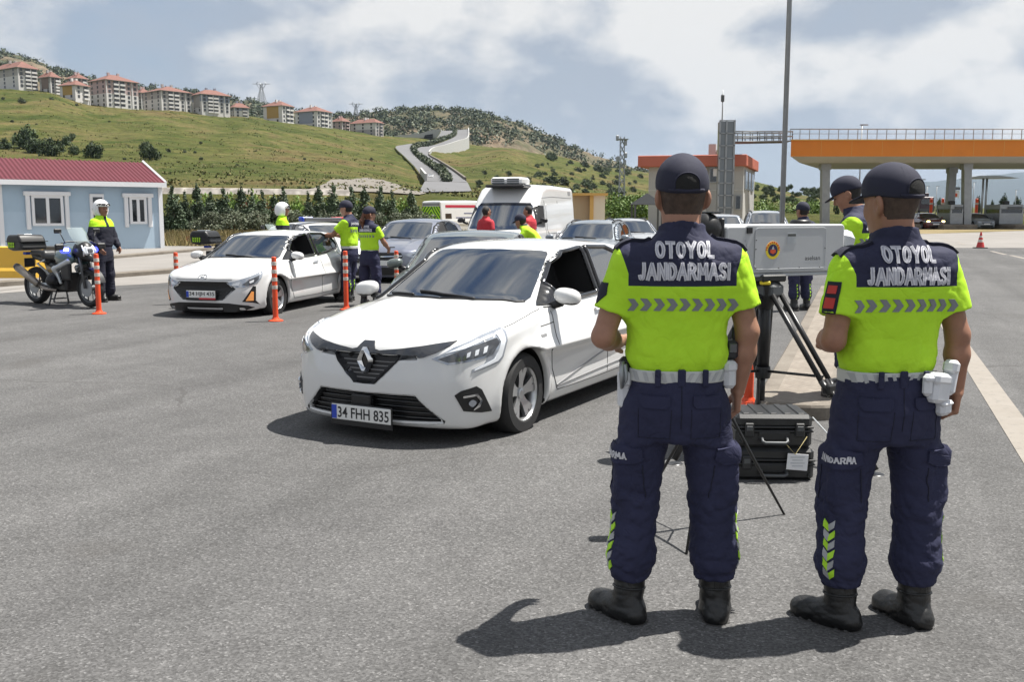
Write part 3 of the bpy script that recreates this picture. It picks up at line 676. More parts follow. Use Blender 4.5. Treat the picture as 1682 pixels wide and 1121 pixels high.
def hill_h(x, y, rough=True):
 x = np.asarray(x, float); y = np.asarray(y, float); p = np.clip(px_of(x, y), _HP[0], _HP[-1] - 1e-3); yy = np.clip(y, 100, 849.9)
 i = np.clip(np.searchsorted(_HP, p, side='right') - 1, 0, len(_HP) - 2); t = (p - _HP[i]) / (_HP[i + 1] - _HP[i]); t = t * t * (3 - 2 * t) * .5 + t * .5
 j = (yy - 100) / (_HY[1] - _HY[0]); j0 = np.clip(j.astype(int), 0, len(_HY) - 2); v = j - j0
 h = (1 - t) * ((1 - v) * _HT[i, j0] + v * _HT[i, j0 + 1]) + t * ((1 - v) * _HT[i + 1, j0] + v * _HT[i + 1, j0 + 1])
 if rough:
  up = np.clip((h - 4) / 20, 0, 1) * np.clip((y - 110) / 60, 0, 1)
  h = h + vnoise(x, y, 55, 4) * .9 * up + vnoise(x, y, 14, 8) * .28 * np.clip(up * 2, 0, 1)
 return h
def terrain(x, y):
 x = np.asarray(x, float); y = np.asarray(y, float)
 t = np.clip((y - 92) / 14, 0, 1); t = t * t * (3 - 2 * t)
 return elev(y) * (1 - t) + hill_h(x, np.maximum(y, 100)) * t
def hit(px, py, y0=100.0, y1=840.0, f=None):      # where the line of sight meets the hillside
 f = f or (lambda x, y: hill_h(x, y, False)); d = ray(px, py); prev = y0
 for y in np.linspace(y0, y1, 900):
  t = y / d.y
  if CAM_H + d.z * t < float(f(d.x * t, y)): return Vector((d.x * t, y, float(f(d.x * t, y))))
 t = y1 / d.y; return Vector((d.x * t, y1, float(f(d.x * t, y1))))
def strip(name, pts, m, lift, kind='structure', hf=None, seg_len=None):
 """pts: list of (left, right) ground points"""
 V = []; F = []
 for i, (a, b) in enumerate(pts):
  for k in range(5):
   q = Vector(a).lerp(Vector(b), k / 4); V.append((q.x, q.y, (hf(q.x, q.y) if hf else q.z) + lift))
 for i in range(len(pts) - 1):
  for k in range(4): F.append((i * 5 + k, i * 5 + k + 1, i * 5 + k + 6, i * 5 + k + 5))
 o = mesh_np(name, np.array([[float(c) for c in v] for v in V]), F, m, None, True)
 if o.data.polygons[0].normal.z < 0: o.data.flip_normals()
 return tag(o, kind=kind) if kind else o
mat('hill_asphalt', (.135, .135, .14), .9, noise=(.05, .15))
LANE = Vector((0.352, 0.936, 0)); LANE_N = Vector((0.936, -0.352, 0))
def make_ground():
 # one sheet of earth from behind the camera to the horizon
 xs = np.concatenate([[-9000, -5000, -2500, -1200], np.linspace(-700, 620, 265), [900, 1500, 3000, 6000, 9000]])
 ys = np.concatenate([[-200, -60, -20], np.linspace(-8, 106, 77), np.linspace(108, 850, 300), [900, 1000, 1300, 2000, 4000, 8000]])
 def hf(x, y):
  h = terrain(x, y); far = np.clip((y - 850) / 150, 0, 1); return h * (1 - far) + np.minimum(h, 2.0) * far
 grid_mesh('ground', xs, ys, hf, MAT['hill_grass'])
 flat = lambda x, y: elev(y)
 ysr = np.concatenate([[-30, -10], np.linspace(-6, 20, 53), np.linspace(21, 44, 24)])
 grid_mesh('asphalt', np.linspace(-60, 60, 41), ysr, flat, MAT['asphalt'], lift=.03)
 grid_mesh('asphalt_far', np.linspace(-18, 20, 12), np.linspace(44, 92, 30), flat, MAT['asphalt'], lift=.03)
 # pale concrete apron before the toll lanes and round the parked vehicles
 def slab(name, poly, m, lift):
  vs, es, fs, _, _, _ = delaunay_2d_cdt([Vector(p) for p in poly] , [(i, (i + 1) % len(poly)) for i in range(len(poly))], [list(range(len(poly)))], 1, 1e-6)
  o = mesh_np(name, np.array([(v.x, v.y, float(elev(v.y)) + lift) for v in vs]), [tuple(f) for f in fs], m, None, False)
  for p in o.data.polygons:
   if p.normal.z < 0: p.flip()
  return tag(o, kind='structure')
 def dense(poly, n=14):
  out = []
  for i in range(len(poly)):
   a, b = Vector(poly[i]), Vector(poly[(i + 1) % len(poly)]); out += [tuple(a.lerp(b, k / n)) for k in range(n)]
  return out
 grid_mesh('concrete_apron', np.linspace(4, 120, 20), np.linspace(42.5, 140, 50), lambda x, y: elev(y) + np.clip(y - 100, 0, 99) * .0, MAT['concrete'], lift=.036)
 # painted lines on the right
 a, b = G(1562, 568), G(1700, 800); c, d = G(1606, 568), G(1786, 800)
 def line(name, p, q, w, lift=.034, m='road_paint', n=14):
  p, q = Vector((p.x, p.y, 0)), Vector((q.x, q.y, 0)); s = (q - p).normalized(); nn = Vector((s.y, -s.x, 0)) * w / 2
  strip(name, [(p.lerp(q, k / n) - nn, p.lerp(q, k / n) + nn) for k in range(n + 1)], MAT[m], lift, hf=lambda x, y: float(elev(y)))
 p0 = (G(1553, 568) + G(1598, 568)) / 2; p1 = (G(1680, 780) + G(1752, 780)) / 2
 line('edge_line', p1 + (p1 - p0) * .6, p0 + (p0 - p1) * 1.6, .21)
 for (u, v) in (((1628, 414), (1652, 420)), ((1660, 421), (1690, 428)), ((1720, 434), (1760, 443)), ((1548, 394), (1560, 397)), ((1572, 400), (1585, 403))): line('lane_dash', G(*u), G(*v), .16, .041 if v[1] < 408 else .034, 'road_paint', 3)
 line('edge_line', G(-60, 487), G(40, 476), .14)
 # left: two broad steps of pavement with kerbs in front of the cabin, their edges along the lanes
 def kerb_slab(name, A, Bp, width, h, m='concrete'):
  A, Bp = Vector((*A, 0)), Vector((*Bp, 0)); d = (Bp - A).normalized(); nl = Vector((-d.y, d.x, 0)); V = []; F = []; mi = []; n = 16
  for k in range(n + 1):
   p = A.lerp(Bp, k / n)
   for o, z in ((0, -.1), (0, h - .02), (.025, h), (.30, h + .001), (width, h + .002), (width, -.1)):
    q = p + nl * o; V.append((q.x, q.y, float(elev(q.y)) + z))
  for k in range(n):
   for j in range(5): F.append((k * 6 + j, k * 6 + j + 1, k * 6 + j + 7, k * 6 + j + 6)); mi.append(0 if j < 3 else 1)
  F += [tuple(range(6)), tuple(range(n * 6, n * 6 + 6))[::-1]]; mi += [0, 0]
  return tag(mesh_np(name, np.array(V), F, [MAT['kerb_stone'], MAT[m]], None, False, mi), kind='structure')
 kerb_slab('pavement', (-14.6, 14.2), (-3.6, 36.8), 26, .15)
 kerb_slab('cabin_plinth', (-13.0, 29.0), (-11.3, 38.5), 30, .25)
 A, Bp = Vector((-14.6, 14.2, 0)), Vector((-3.6, 36.8, 0)); d = (Bp - A).normalized(); nr = Vector((d.y, -d.x, 0))
 strip('concrete_gutter', [(A.lerp(Bp, k / 20) + nr * .0, A.lerp(Bp, k / 20) + nr * (1.9 + .5 * math.sin(k * .9))) for k in range(21)], MAT['concrete'], .034, hf=lambda x, y: float(elev(y)))
 # the raised island behind the radar: kerb stones round small pavers
 L = 13.0
 near = Vector((2.30, 7.75, 0)); V = []; F = []; mi = []
 cs = []; n = 30; hw = lambda s: .33 + .016 * s
 for k in range(n + 1):
  s = L * (k / n) ** 1.4; c = near + LANE * s; cs.append((c, hw(s)))
 def row(c, w, h): return [c - LANE_N * w, c + LANE_N * w]
 rows = []
 for c, w in cs:
  e = float(elev(c.y)); q = []
  for (o, h) in ((-w, -.08), (-w, .13), (-w + .02, .15), (-w + .15, .152), (w - .15, .152), (w - .02, .15), (w, .13), (w, -.08)): p = c + LANE_N * o; q.append((p.x, p.y, e + h))
  rows.append(q)
 V = [p for q in rows for p in q]
 for k in range(n):
  for j in range(7): F.append((k * 8 + j, k * 8 + j + 1, k * 8 + j + 9, k * 8 + j + 8)); mi.append(1 if j == 3 else 0)
 # rounded nose
 c, w = cs[0]; e = float(elev(c.y)); b0 = len(V); m = 9
 for k in range(m):
  t = math.pi * k / (m - 1); dirv = -LANE_N * math.cos(t) - LANE * math.sin(t) * .55
  for (r, h) in ((w, -.08), (w, .13), (w - .02, .15), (w - .15, .152)): p = c + dirv * r; V.append((p.x, p.y, e + h))
 V.append((c.x, c.y, e + .152)); ci = len(V) - 1
 for k in range(m - 1):
  for j in range(3): F.append((b0 + k * 4 + j, b0 + (k + 1) * 4 + j, b0 + (k + 1) * 4 + j + 1, b0 + k * 4 + j + 1)[::-1]); mi.append(0)
  F.append((b0 + k * 4 + 3, b0 + (k + 1) * 4 + 3, ci)[::-1]); mi.append(1)
 o = mesh_np('kerbed_island', np.array(V), [f[::-1] for f in F], [MAT['kerb_stone'], MAT['island_pavers']], None, False, mi); tag(o, kind='structure')
 # dry verge and gravel at the foot of the hill
 def drape(name, poly, m, lift, step, f=terrain):
  xs = [p[0] for p in poly]; ys = [p[1] for p in poly]; pts = dense(poly, 10); nb = len(pts)
  gx, gy = np.arange(min(xs) + step / 2, max(xs), step), np.arange(min(ys) + step / 2, max(ys), step); U, W = np.meshgrid(gx, gy); s = poly_sd(U.ravel(), W.ravel(), pts)
  allp = pts + [(float(u), float(v)) for u, v, q in zip(U.ravel(), W.ravel(), s) if q < -step * .4]
  vs, es, fs, _, _, _ = delaunay_2d_cdt([Vector(p) for p in allp], [(i, (i + 1) % nb) for i in range(nb)], [list(range(nb))], 1, 1e-6)
  o = mesh_np(name, np.array([(v.x, v.y, float(f(v.x, v.y)) + lift) for v in vs]), [tuple(q) for q in fs], m, None, True)
  for p in o.data.polygons:
   if p.normal.z < 0: p.flip()
  return tag(o, kind='structure')
 drape('dry_verge', [(-16.0, 40.5), (-3.5, 47), (6, 62), (28, 66), (60, 92), (-40, 92), (-40, 60), (-15.5, 60)], MAT['dry_grass_ground'], .05, 3)
 gp = [hit(x, y, 105, 300) for x, y in ((500, 318), (545, 297), (600, 293), (650, 303), (700, 318), (690, 324))]
 drape('gravel_ground', [(p.x, p.y) for p in gp], MAT['gravel'], .12, 3)
 # the dual carriageway climbing the slope, on a walled embankment at its top
 DY = [275, 330, 380, 440, 500, 545, 575, 625, 690, 750]
 LL = [(698, 305), (691, 292), (681, 281), (665, 266), (650, 254), (663, 246), (681, 241), (700, 236), (717, 227.5), (725, 215)]
 LR = [(730, 300), (721, 287), (705, 275), (690, 266), (676, 255), (682, 247.5), (700, 240), (721, 231), (740, 225), (746, 215)]
 RL = [(737, 300), (731, 286), (715, 278.7), (702, 270), (682, 257), (690, 250), (705, 242.5), (727, 233.7), (748, 224), (751, 214)]
 RR = [(768, 304), (756, 291), (740, 279), (720, 266), (704, 256), (711, 253), (730, 241), (752, 233.7), (768, 227.5), (769, 212.5)]
 def pts(E):
  P = []
  for (x, y), Y in zip(E, DY):
   p = D(x, y, Y); p.z = max(p.z, float(hill_h(p.x, p.y)) + 1.0); P.append(p)
  Q = []
  for i in range(len(P) - 1):
   for k in range(8):
    t = k / 8; a, b, c, d = P[max(i - 1, 0)], P[i], P[i + 1], P[min(i + 2, len(P) - 1)]
    Q.append(.5 * ((2 * b) + (c - a) * t + (2 * a - 5 * b + 4 * c - d) * t * t + (3 * b - a - 3 * c + d) * t ** 3))
  Q.append(P[-1]); return Q
 ll, lr, rl, rr = pts(LL), pts(LR), pts(RL), pts(RR)
 strip('hill_road', list(zip(ll, lr)), MAT['hill_asphalt'], .2); strip('hill_road', list(zip(rl, rr)), MAT['hill_asphalt'], .2)
 def wall_strip(name, E, m, top, bottom=-25, th=.6, label=None):
  V = []; F = []
  for i, p in enumerate(E):
   t = (E[min(i + 1, len(E) - 1)] - E[max(i - 1, 0)]).normalized(); nn = Vector((t.y, -t.x, 0)).normalized() * th
   V += [(p.x, p.y, p.z + bottom), (p.x, p.y, p.z + top), (p.x + nn.x, p.y + nn.y, p.z + top), (p.x + nn.x, p.y + nn.y, p.z + bottom)]
  for i in range(len(E) - 1):
   for j in range(4): F.append((i * 4 + j, i * 4 + (j + 1) % 4, i * 4 + 4 + (j + 1) % 4, i * 4 + 4 + j))
  F += [(0, 1, 2, 3), tuple(len(V) - 4 + k for k in (3, 2, 1, 0))]
  return mesh_np(name, np.array([tuple(v) for v in V]), F, m, None, False)
 strip('gravel_track', [(hit(688, 317), hit(775, 315)), (ll[0].copy(), rr[0].copy())], MAT['hill_asphalt'], .12)
 tag(wall_strip('retaining_wall', rr[34:], MAT['wall_light'], 1.2), 'tall pale concrete retaining wall holding up the hill road', 'wall')
 tag(wall_strip('parapet', rr[4:34], MAT['kerb_stone'], 1.0, -6), 'low pale stone parapet along the right edge of the hill road', 'wall')
 tag(wall_strip('roadside_wall', ll[:10], MAT['wall_light'], 2.2, -6), 'short white wall at the lower left edge of the hill road', 'wall')
 strip('road_embankment', list(zip(lr, rl)), MAT['hill_grass'], .1)
 for E in (ll,): tag(wall_strip('road_bank', [Vector(p) for p in E], MAT['hill_grass'], .15, -14, -.4), kind='structure')
 C = []; Rd = []
 for a, b in zip(lr[:-2], rl[:-2]):
  for k in range(3): q = a.lerp(b, .3 + .2 * k); C.append((q.x, q.y, q.z + 1.2)); Rd.append((max(1.3, (b - a).length * .42), 2.4, 1.7))
 V, F = leaf_cloud(C, Rd, 9000, .55, 3); tag(mesh_np('median_hedge', V, F, MAT['leaf_scrub'], None, False), 'dark green hedge winding up the middle of the hill road', 'hedge')
 # portal beside the road head
 m = MB(); P = [D(x, y, 758) for x, y in ((648, 223), (690, 219), (712, 212.5), (724, 212), (724, 216), (722, 227), (648, 226.5))]
 m.prism([(p.x, p.z) for p in P], 758, 778, 'Y'); root = thing('concrete_bridge', 'pale concrete bridge end with a dark opening beside the hill road', 'bridge'); m.build('deck', MAT['wall_light'], root)
 m = MB(); P = [D(x, y, 757) for x, y in ((696, 227), (698, 222), (711, 220), (711, 227))]; m.prism([(p.x, p.z) for p in P], 756.6, 757.6, 'Y'); m.build('opening', MAT['interior'], root)  # dark slab on the solid deck stands in for the shade inside the opening
 # tufts and weeds over the grass slope
 rng = np.random.RandomState(9); C = []; Rd = []
 while len(C) < 2600:
  px = rng.uniform(-60, 1080); Y = 118 + 430 * rng.uniform() ** .9; x = (px - 841) / FPX * Y
  if vnoise(x, Y, 60, 41) < -.15 and rng.uniform() < .8: continue
  rx = (ll[min(len(ll) - 1, max(0, int((Y - 275) / 475 * len(ll))))].x, rr[min(len(rr) - 1, max(0, int((Y - 275) / 475 * len(rr))))].x)
  if 255 < Y < 760 and min(rx) - 9 < x < max(rx) + 9: continue
  h = float(terrain(x, Y)); w = rng.uniform(.7, 2.2); C.append((x, Y, h + .1)); Rd.append((w, w, rng.uniform(.15, .6)))
 V, F = leaf_cloud(C, Rd, 17000, .26, 44); tag(mesh_np('grass_tufts', V, F, MAT['leaf_hill'], None, False), kind='stuff')
 # stone retaining wall at the toe of the hill, its face leant back to catch the sun
 m = MB(); Q = []
 for px in range(120, 581, 20):
  p = D(px, 306 + (px - 120) * .012, 103.5); Q.append((p.x, p.z))
 V = []; F = []
 for x, z in Q: V += [(x, 101.6, z - 2.2), (x, 103.4, z - .05), (x, 103.8, z), (x, 105, z - .3)]
 for i in range(len(Q) - 1): F += [(i * 4 + j, i * 4 + 4 + j, i * 4 + 5 + j, i * 4 + 1 + j) for j in range(3)]
 tag(mesh_np('stone_wall', np.array(V), F, MAT['stone_wall'], None, False), 'low grey sloping stone retaining wall at the foot of the green hill', 'wall')
 # the rocky, scrub covered hill behind the flats
 RID = [(-700, 66), (-300, 72), (-60, 78), (0, 82), (60, 91), (100, 108), (130, 121), (190, 134), (240, 141), (300, 149), (380, 160), (430, 168), (500, 182), (545, 191), (575, 191), (605, 186), (640, 182), (700, 179), (760, 181), (800, 187), (850, 201), (900, 222), (940, 243), (1000, 263), (1050, 279), (1110, 293), (1240, 312), (1420, 335), (1700, 345)]
 px = np.arange(-700, 1700, 9.0); row = np.interp(px, [p[0] for p in RID], [p[1] for p in RID]) + 1.2 * np.sin(px * .13) + .9 * np.sin(px * .31 + 1)
 ts = np.linspace(0, 1, 46); V = [];
 for t in ts:
  Y = 830 + 420 * t if t <= 1 else 0
  for x_, r_ in zip(px, row):
   zt = z_of(r_, 1250.0); zb = z_of(min(352, r_ + 95), 830.0) - 12
   X = (x_ - 841) / FPX * Y; z = zb + (zt - zb) * (t ** .8)
   z += (vnoise(X, Y, 160, 21) * 7 + vnoise(X, Y, 45, 22) * 2.4) * math.sin(math.pi * min(1, t))
   V.append((X, Y, float(z)))
 for x_, r_ in zip(px, row): V.append(((x_ - 841) / FPX * 1250 * 1.1, 1450, z_of(r_, 1250.0) - 40))
 n = len(px); idx = np.arange((len(ts) + 1) * n).reshape(-1, n); F = np.stack([idx[:-1, :-1], idx[:-1, 1:], idx[1:, 1:], idx[1:, :-1]], -1).reshape(-1, 4)
 tag(mesh_np('rocky_hill', np.array(V), F, MAT['hill_rock'], None, True), kind='structure')
 VV = np.array(V)[:len(ts) * n].reshape(len(ts), n, 3); rng = np.random.RandomState(5); C = []; Rd = []
 dens = lambda X, Y: vnoise(X, Y, 260, 31) * .6 + vnoise(X, Y, 90, 32) * .5
 while len(C) < 5200:
  i, j = rng.uniform(0, len(ts) - 1.01), rng.uniform(0, n - 1.01); i0, j0 = int(i), int(j); p = VV[i0, j0] * (1 - (i - i0)) + VV[i0 + 1, j0] * (i - i0); p = p + (VV[i0, j0 + 1] - VV[i0, j0]) * (j - j0)
  pxx = 841 + p[0] / p[1] * FPX
  if pxx < -150 or pxx > 1260: continue
  bare = 0.15 if pxx < 790 else .42
  if pxx < 110: bare = .5
  if rng.uniform() < bare or dens(p[0], p[1]) < -.55 + bare: continue
  s = rng.uniform(1.8, 5.2); C.append((p[0], p[1], p[2] + s * .5)); Rd.append((s * 1.25, s * 1.25, s))
 V, F = leaf_cloud(C, Rd, 5200 * 20, 1.35, 6); tag(mesh_np('hill_scrub', V, F, MAT['leaf_scrub'], None, False), kind='stuff')
 # blue mountains far off on the right
 RM = [(1180, 352), (1300, 335), (1400, 318), (1470, 304), (1507, 299), (1537, 296), (1580, 292), (1620, 288), (1665, 282), (1720, 272), (1800, 262), (1900, 258), (2050, 275), (2300, 300)]
 px = np.arange(1180, 2300, 10.0); row = np.interp(px, [p[0] for p in RM], [p[1] for p in RM]) + 1.0 * np.sin(px * .05) + .6 * np.sin(px * .17)
 V = []
 for Y, s in ((5200, 1.0), (6500, .45), (8000, 0)):
  for x_, r_ in zip(px, row): V.append(((x_ - 841) / FPX * Y, Y, z_of(r_ + (356 - r_) * s, Y)))
 for x_, r_ in zip(px, row): V.append(((x_ - 841) / FPX * 8000, 9000, 0))
 n = len(px); idx = np.arange(4 * n).reshape(-1, n); F = np.stack([idx[:-1, :-1], idx[:-1, 1:], idx[1:, 1:], idx[1:, :-1]], -1).reshape(-1, 4)
 tag(mesh_np('mountains', np.array(V), F, mat('mountain', (.020, .034, .040), .95), None, True), kind='structure')
def leaf_cloud(centers, radii, n, size, seed, flat=0.6, out=0.65):
 """little two-triangle leaves spread through ellipsoids; returns vertices, faces"""
 rng = np.random.RandomState(seed); C = np.array(centers, float); Rr = np.array(radii, float)
 if Rr.ndim == 1: Rr = np.repeat(Rr[:, None], 3, 1)
 vol = Rr.prod(1) ** (2 / 3.0); k = rng.choice(len(C), n, p=vol / vol.sum())
 d = rng.normal(size=(n, 3)); d /= np.linalg.norm(d, axis=1)[:, None]; r = rng.uniform(0, 1, n) ** (1 / (1 + 3 * out))
 P = C[k] + d * Rr[k] * (r * rng.uniform(.82, 1.12, n))[:, None]
 nn = d * 0.8 + rng.normal(size=(n, 3)) * .7; nn[:, 2] += .25; nn /= np.linalg.norm(nn, axis=1)[:, None]
 t = np.cross(nn, rng.normal(size=(n, 3))); t /= np.linalg.norm(t, axis=1)[:, None] + 1e-9; b = np.cross(nn, t)
 s = size * rng.uniform(.6, 1.4, n)[:, None]
 V = np.stack([P - t * s, P + b * s * flat, P + t * s, P - b * s * flat], 1).reshape(-1, 3)
 F = np.arange(4 * n).reshape(-1, 4)
 return V, F
# ------------------------------------------------------------------ buildings and street furniture
def box_on(name, c, d, m, parent, bev=0.0, rz=0.0): return MB().box(c, d, rz, bev=bev).build(name, MAT[m], parent)
def make_cabin():
 # built in its own frame: u along the front towards its far right corner, v into depth
 a = R(38); P0 = at(267, 37.0); u, v = Vector((math.cos(a), math.sin(a), 0)), Vector((-math.sin(a), math.cos(a), 0))
 zb = float(elev(37)) + .25; zt = D(267, 304, 37.0).z; dp = 4.6; L = 9.6
 M = Matrix(((u.x, v.x, 0, P0.x), (u.y, v.y, 0, 37.0), (0, 0, 1, 0), (0, 0, 0, 1)))
 def U(px, py):                       # the point of the front wall seen at a pixel: (u, z)
  d = ray(px, py); n = v; t = (Vector((P0.x, 37.0, 0)) - Vector((0, 0, CAM_H))).dot(n) / d.dot(n); q = Vector((0, 0, CAM_H)) + d * t
  return (q - Vector((P0.x, 37.0, 0))).dot(u), q.z
 c = thing('site_cabin', 'light blue prefabricated cabin with a dark red ribbed roof and white trimmed windows', 'cabin', (0, 0, 0))
 xl, xr = -L, 0.0; zm = U(200, 349)[1]
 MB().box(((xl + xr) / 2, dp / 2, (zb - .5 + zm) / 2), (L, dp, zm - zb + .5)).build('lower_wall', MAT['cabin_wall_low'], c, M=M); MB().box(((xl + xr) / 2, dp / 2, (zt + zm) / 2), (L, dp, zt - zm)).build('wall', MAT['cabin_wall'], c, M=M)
 for x in (xr, xl, U(3, 380)[0]): MB().box((x, -.012, (zb + zt) / 2 - .2), (.15, .10, zt - zb + .4)).build('corner_post', MAT['white_trim'], c, M=M)
 e = .28; ym = dp / 2; ridge_z = zt + .92; x0, x1 = xl - .2, xr + .16; n = int((x1 - x0) / .15); V = []; F = []
 for k in range(n * 4 + 1):
  x = x0 + (x1 - x0) * k / (n * 4); h = (0, .0, .035, .035)[k % 4]
  V += [(x, -e, zt + .06 + h), (x, ym, ridge_z + h), (x, dp + e, zt + .06 + h)]
 for k in range(n * 4): b = k * 3; F += [(b, b + 3, b + 4, b + 1), (b + 1, b + 4, b + 5, b + 2)]
 mesh_np('roof', np.array([tuple(M @ Vector(q)) for q in V]), F, MAT['roof_red'], c, False)
 MB().box(((x0 + x1) / 2, -e - .02, zt - .01), (x1 - x0, .06, .17)).build('gutter', MAT['white_trim'], c, M=M)
 m = MB(); m.prism([(.0, zt), (ym, ridge_z - .05), (dp, zt)], -.08, .0, 'X'); m.build('gable', MAT['cabin_wall'], c, M=M)
 m = MB(); m.tube([(x1, -e, zt + .10), (x1, ym, ridge_z + .07)], .05, 4); m.build('verge_trim', MAT['white_trim'], c, M=M)
 def window(pl, pr, rt, rb):
  (ax, az), (bx, bz) = U(pl, rt), U(pr, rb); cx, cz, w, h = (ax + bx) / 2, (az + bz) / 2, bx - ax, az - bz; f = MB(); t = .09
  f.box((cx, -.05, az - t / 2), (w, .10, t)); f.box((cx, -.05, bz + t / 2), (w, .10, t)); f.box((ax + t / 2, -.05, cz), (t, .10, h - 2 * t)); f.box((bx - t / 2, -.05, cz), (t, .10, h - 2 * t)); f.box((cx, -.055, cz), (.10, .10, h - 2 * t))
  w_ = f.build('window', MAT['white_trim'], c, M=M); MB().box((cx, -.02, cz), (w - 2 * t, .05, h - 2 * t)).build('pane', MAT['window_dark'], w_, M=M)
  MB().box((cx, -.09, az + .07), (w + .5, .16, .15), bev=.02).build('lintel', MAT['white_trim'], w_, M=M)
  for s in (-1, 1): MB().box((cx + s * (w / 2 + .12), -.07, cz - .05), (.14, .12, h + .14), bev=.02).build('shutter_rail', MAT['white_trim'], w_, M=M)
 window(50, 105, 321, 371); window(211, 241, 324, 368)
 (ax, az), (bx, bz) = U(146, 318), U(174, 402); d = MB().box(((ax + bx) / 2, -.03, (az + zb) / 2), (bx - ax, .12, az - zb), bev=.02).build('door', MAT['white_trim'], c, M=M)
 (ax2, az2), (bx2, bz2) = U(151, 324), U(169, 368); MB().box(((ax2 + bx2) / 2, -.085, (az2 + bz2) / 2), (bx2 - ax2, .03, az2 - bz2)).build('pane', MAT['window_dark'], d, M=M)
 MB().box((ax2 + .02, -.12, zb + 1.0), (.16, .04, .03)).build('handle', MAT['chrome'], d, M=M)
 # barrier blocks by the kerb
 Yb = 22.6; z0 = float(elev(Yb)) + .15
 def barrier(pl, pr, top, m, label, y):
  p, q = D(pl, 430, y), D(pr, 430, y); zt_ = D(pl, top, y).z; z0 = float(elev(y)) + .15
  b = MB(); b.prism([(-.30, z0), (.30, z0), (.28, z0 + .16), (.20, z0 + .30), (.17, zt_ - .02), (.14, zt_), (-.14, zt_), (-.17, zt_ - .02), (-.20, z0 + .30), (-.28, z0 + .16)], p.x, q.x, 'X')
  o = b.build('road_barrier', MAT[m]); o.location = (0, y, 0); return tag(o, label, 'barrier')
 barrier(-70, 66, 405, 'barrier_yellow', 'yellow concrete road barrier behind the parked motorcycle', 22.6); barrier(68, 106, 404, 'steel_dark', 'dark grey road barrier block beside the yellow one', 23.2)
def make_toll():
 Y = 80.0; e = float(elev(Y)); dpth = 13.0
 c = thing('toll_canopy', 'long orange fronted toll plaza canopy on grey pillars with a railing on top', 'canopy', (0, 0, 0))
 x0, x1 = D(1299, 245, Y).x, D(2500, 245, Y).x; zt, zf, zs = D(1500, 231, Y).z, D(1500, 257, Y).z, D(1500, 266, Y).z
 sh = dpth * .40; m = MB(); m.prism([(x0, Y), (x1, Y), (x1 + sh, Y + dpth), (x0 + sh, Y + dpth)], zf, zt); m.build('fascia', MAT['canopy_orange'], c)
 m = MB(); i = 1.0; V = [(x0 + .02, Y + .02, zf), (x1, Y + .02, zf), (x1 + sh, Y + dpth, zf), (x0 + sh, Y + dpth, zf), (x0 + i, Y + i, zs), (x1 - i, Y + i, zs), (x1 + sh - i, Y + dpth - i, zs), (x0 + sh + i, Y + dpth - i, zs)]
 m.add(V, [(0, 1, 5, 4), (1, 2, 6, 5), (2, 3, 7, 6), (3, 0, 4, 7), (4, 5, 6, 7)]); m.build('soffit', MAT['soffit'], c)
 for k in range(1, 24):
  x = x0 + k * (x1 - x0) / 24; MB().box((x, Y - .003, (zt + zf) / 2), (.025, .02, zt - zf - .04)).build('panel_joint', MAT['trim_amber'], c)
 MB().box(((x0 + x1) / 2, Y - .02, zt + .05), (x1 - x0, .16, .10)).build('edge_flashing', MAT['trim_amber'], c)
 zr = D(1500, 211.5, Y).z
 r = MB(); r.tube([(x0, Y + .3, zr), (x1, Y + .3, zr)], .045, 6); r.tube([(x0, Y + .3, (zr + zt) / 2 + .1), (x1, Y + .3, (zr + zt) / 2 + .1)], .02, 5); r.build('railing', MAT['steel'], c, True)
 n = int((x1 - x0) / .78)
 for k in range(min(n, 95) + 1): MB().box((x0 + k * .78, Y + .3, (zr + zt) / 2), (.05, .05, zr - zt)).build('railing_post', MAT['steel'], c)
 def pillar(pt, pb, w, d, yoff):
  yy = Y + yoff; a, b = D(pt, 266, yy), D(pb, 373, yy); zb = float(elev(yy))
  dx = b.x - a.x; q = MB(); t = (zs - zb) / (a.z - b.z)
  V = []
  for (x, z) in ((a.x - dx * .02, zs + .1), (a.x + dx * t, zb)):
   for sx in (-1, 1):
    for sy in (-1, 1): V.append((x + sx * w / 2, yy + sy * d / 2, z))
  q.add(V, [(0, 1, 3, 2)[::-1], (4, 5, 7, 6), (0, 4, 6, 2)[::-1], (1, 3, 7, 5)[::-1], (0, 1, 5, 4)[::-1], (2, 6, 7, 3)[::-1]]); o = q.build('pillar', MAT['steel'], c)
  MB().box((a.x, yy, zs - .25), (w * 1.25, d * 1.2, .5)).build('pillar_head', MAT['steel'], o); return o
 for pt, pb, w, yo in ((1355.5, 1354.5, .66, 3), (1564.5, 1557.5, .62, 9), (1588, 1587, .62, 2.5), (1800, 1793, .62, 9), (1822, 1821, .62, 2.5), (2030, 2024, .62, 9)): pillar(pt, pb, w, .6, yo)
 # islands, booths and what stands in the lanes
 def island(pl, pr, pt, pb, y, label):
  a, b = D(pl, pb, y), D(pr, pb, y); z = float(elev(y)); m = MB(); m.box(((a.x + b.x) / 2, y + 6, z + .2), (b.x - a.x, 12, .5), bev=.08); return tag(m.build('toll_island', MAT['kerb_stone']), label, 'island')
 island(1494, 1513, 371, 378, 81, 'short concrete toll island at the left of the red car'); island(1549, 1606, 371, 379, 79.5, 'concrete toll island in front of the middle toll booth'); island(1667, 1730, 371, 379, 79.5, 'concrete toll island in front of the right toll booth');
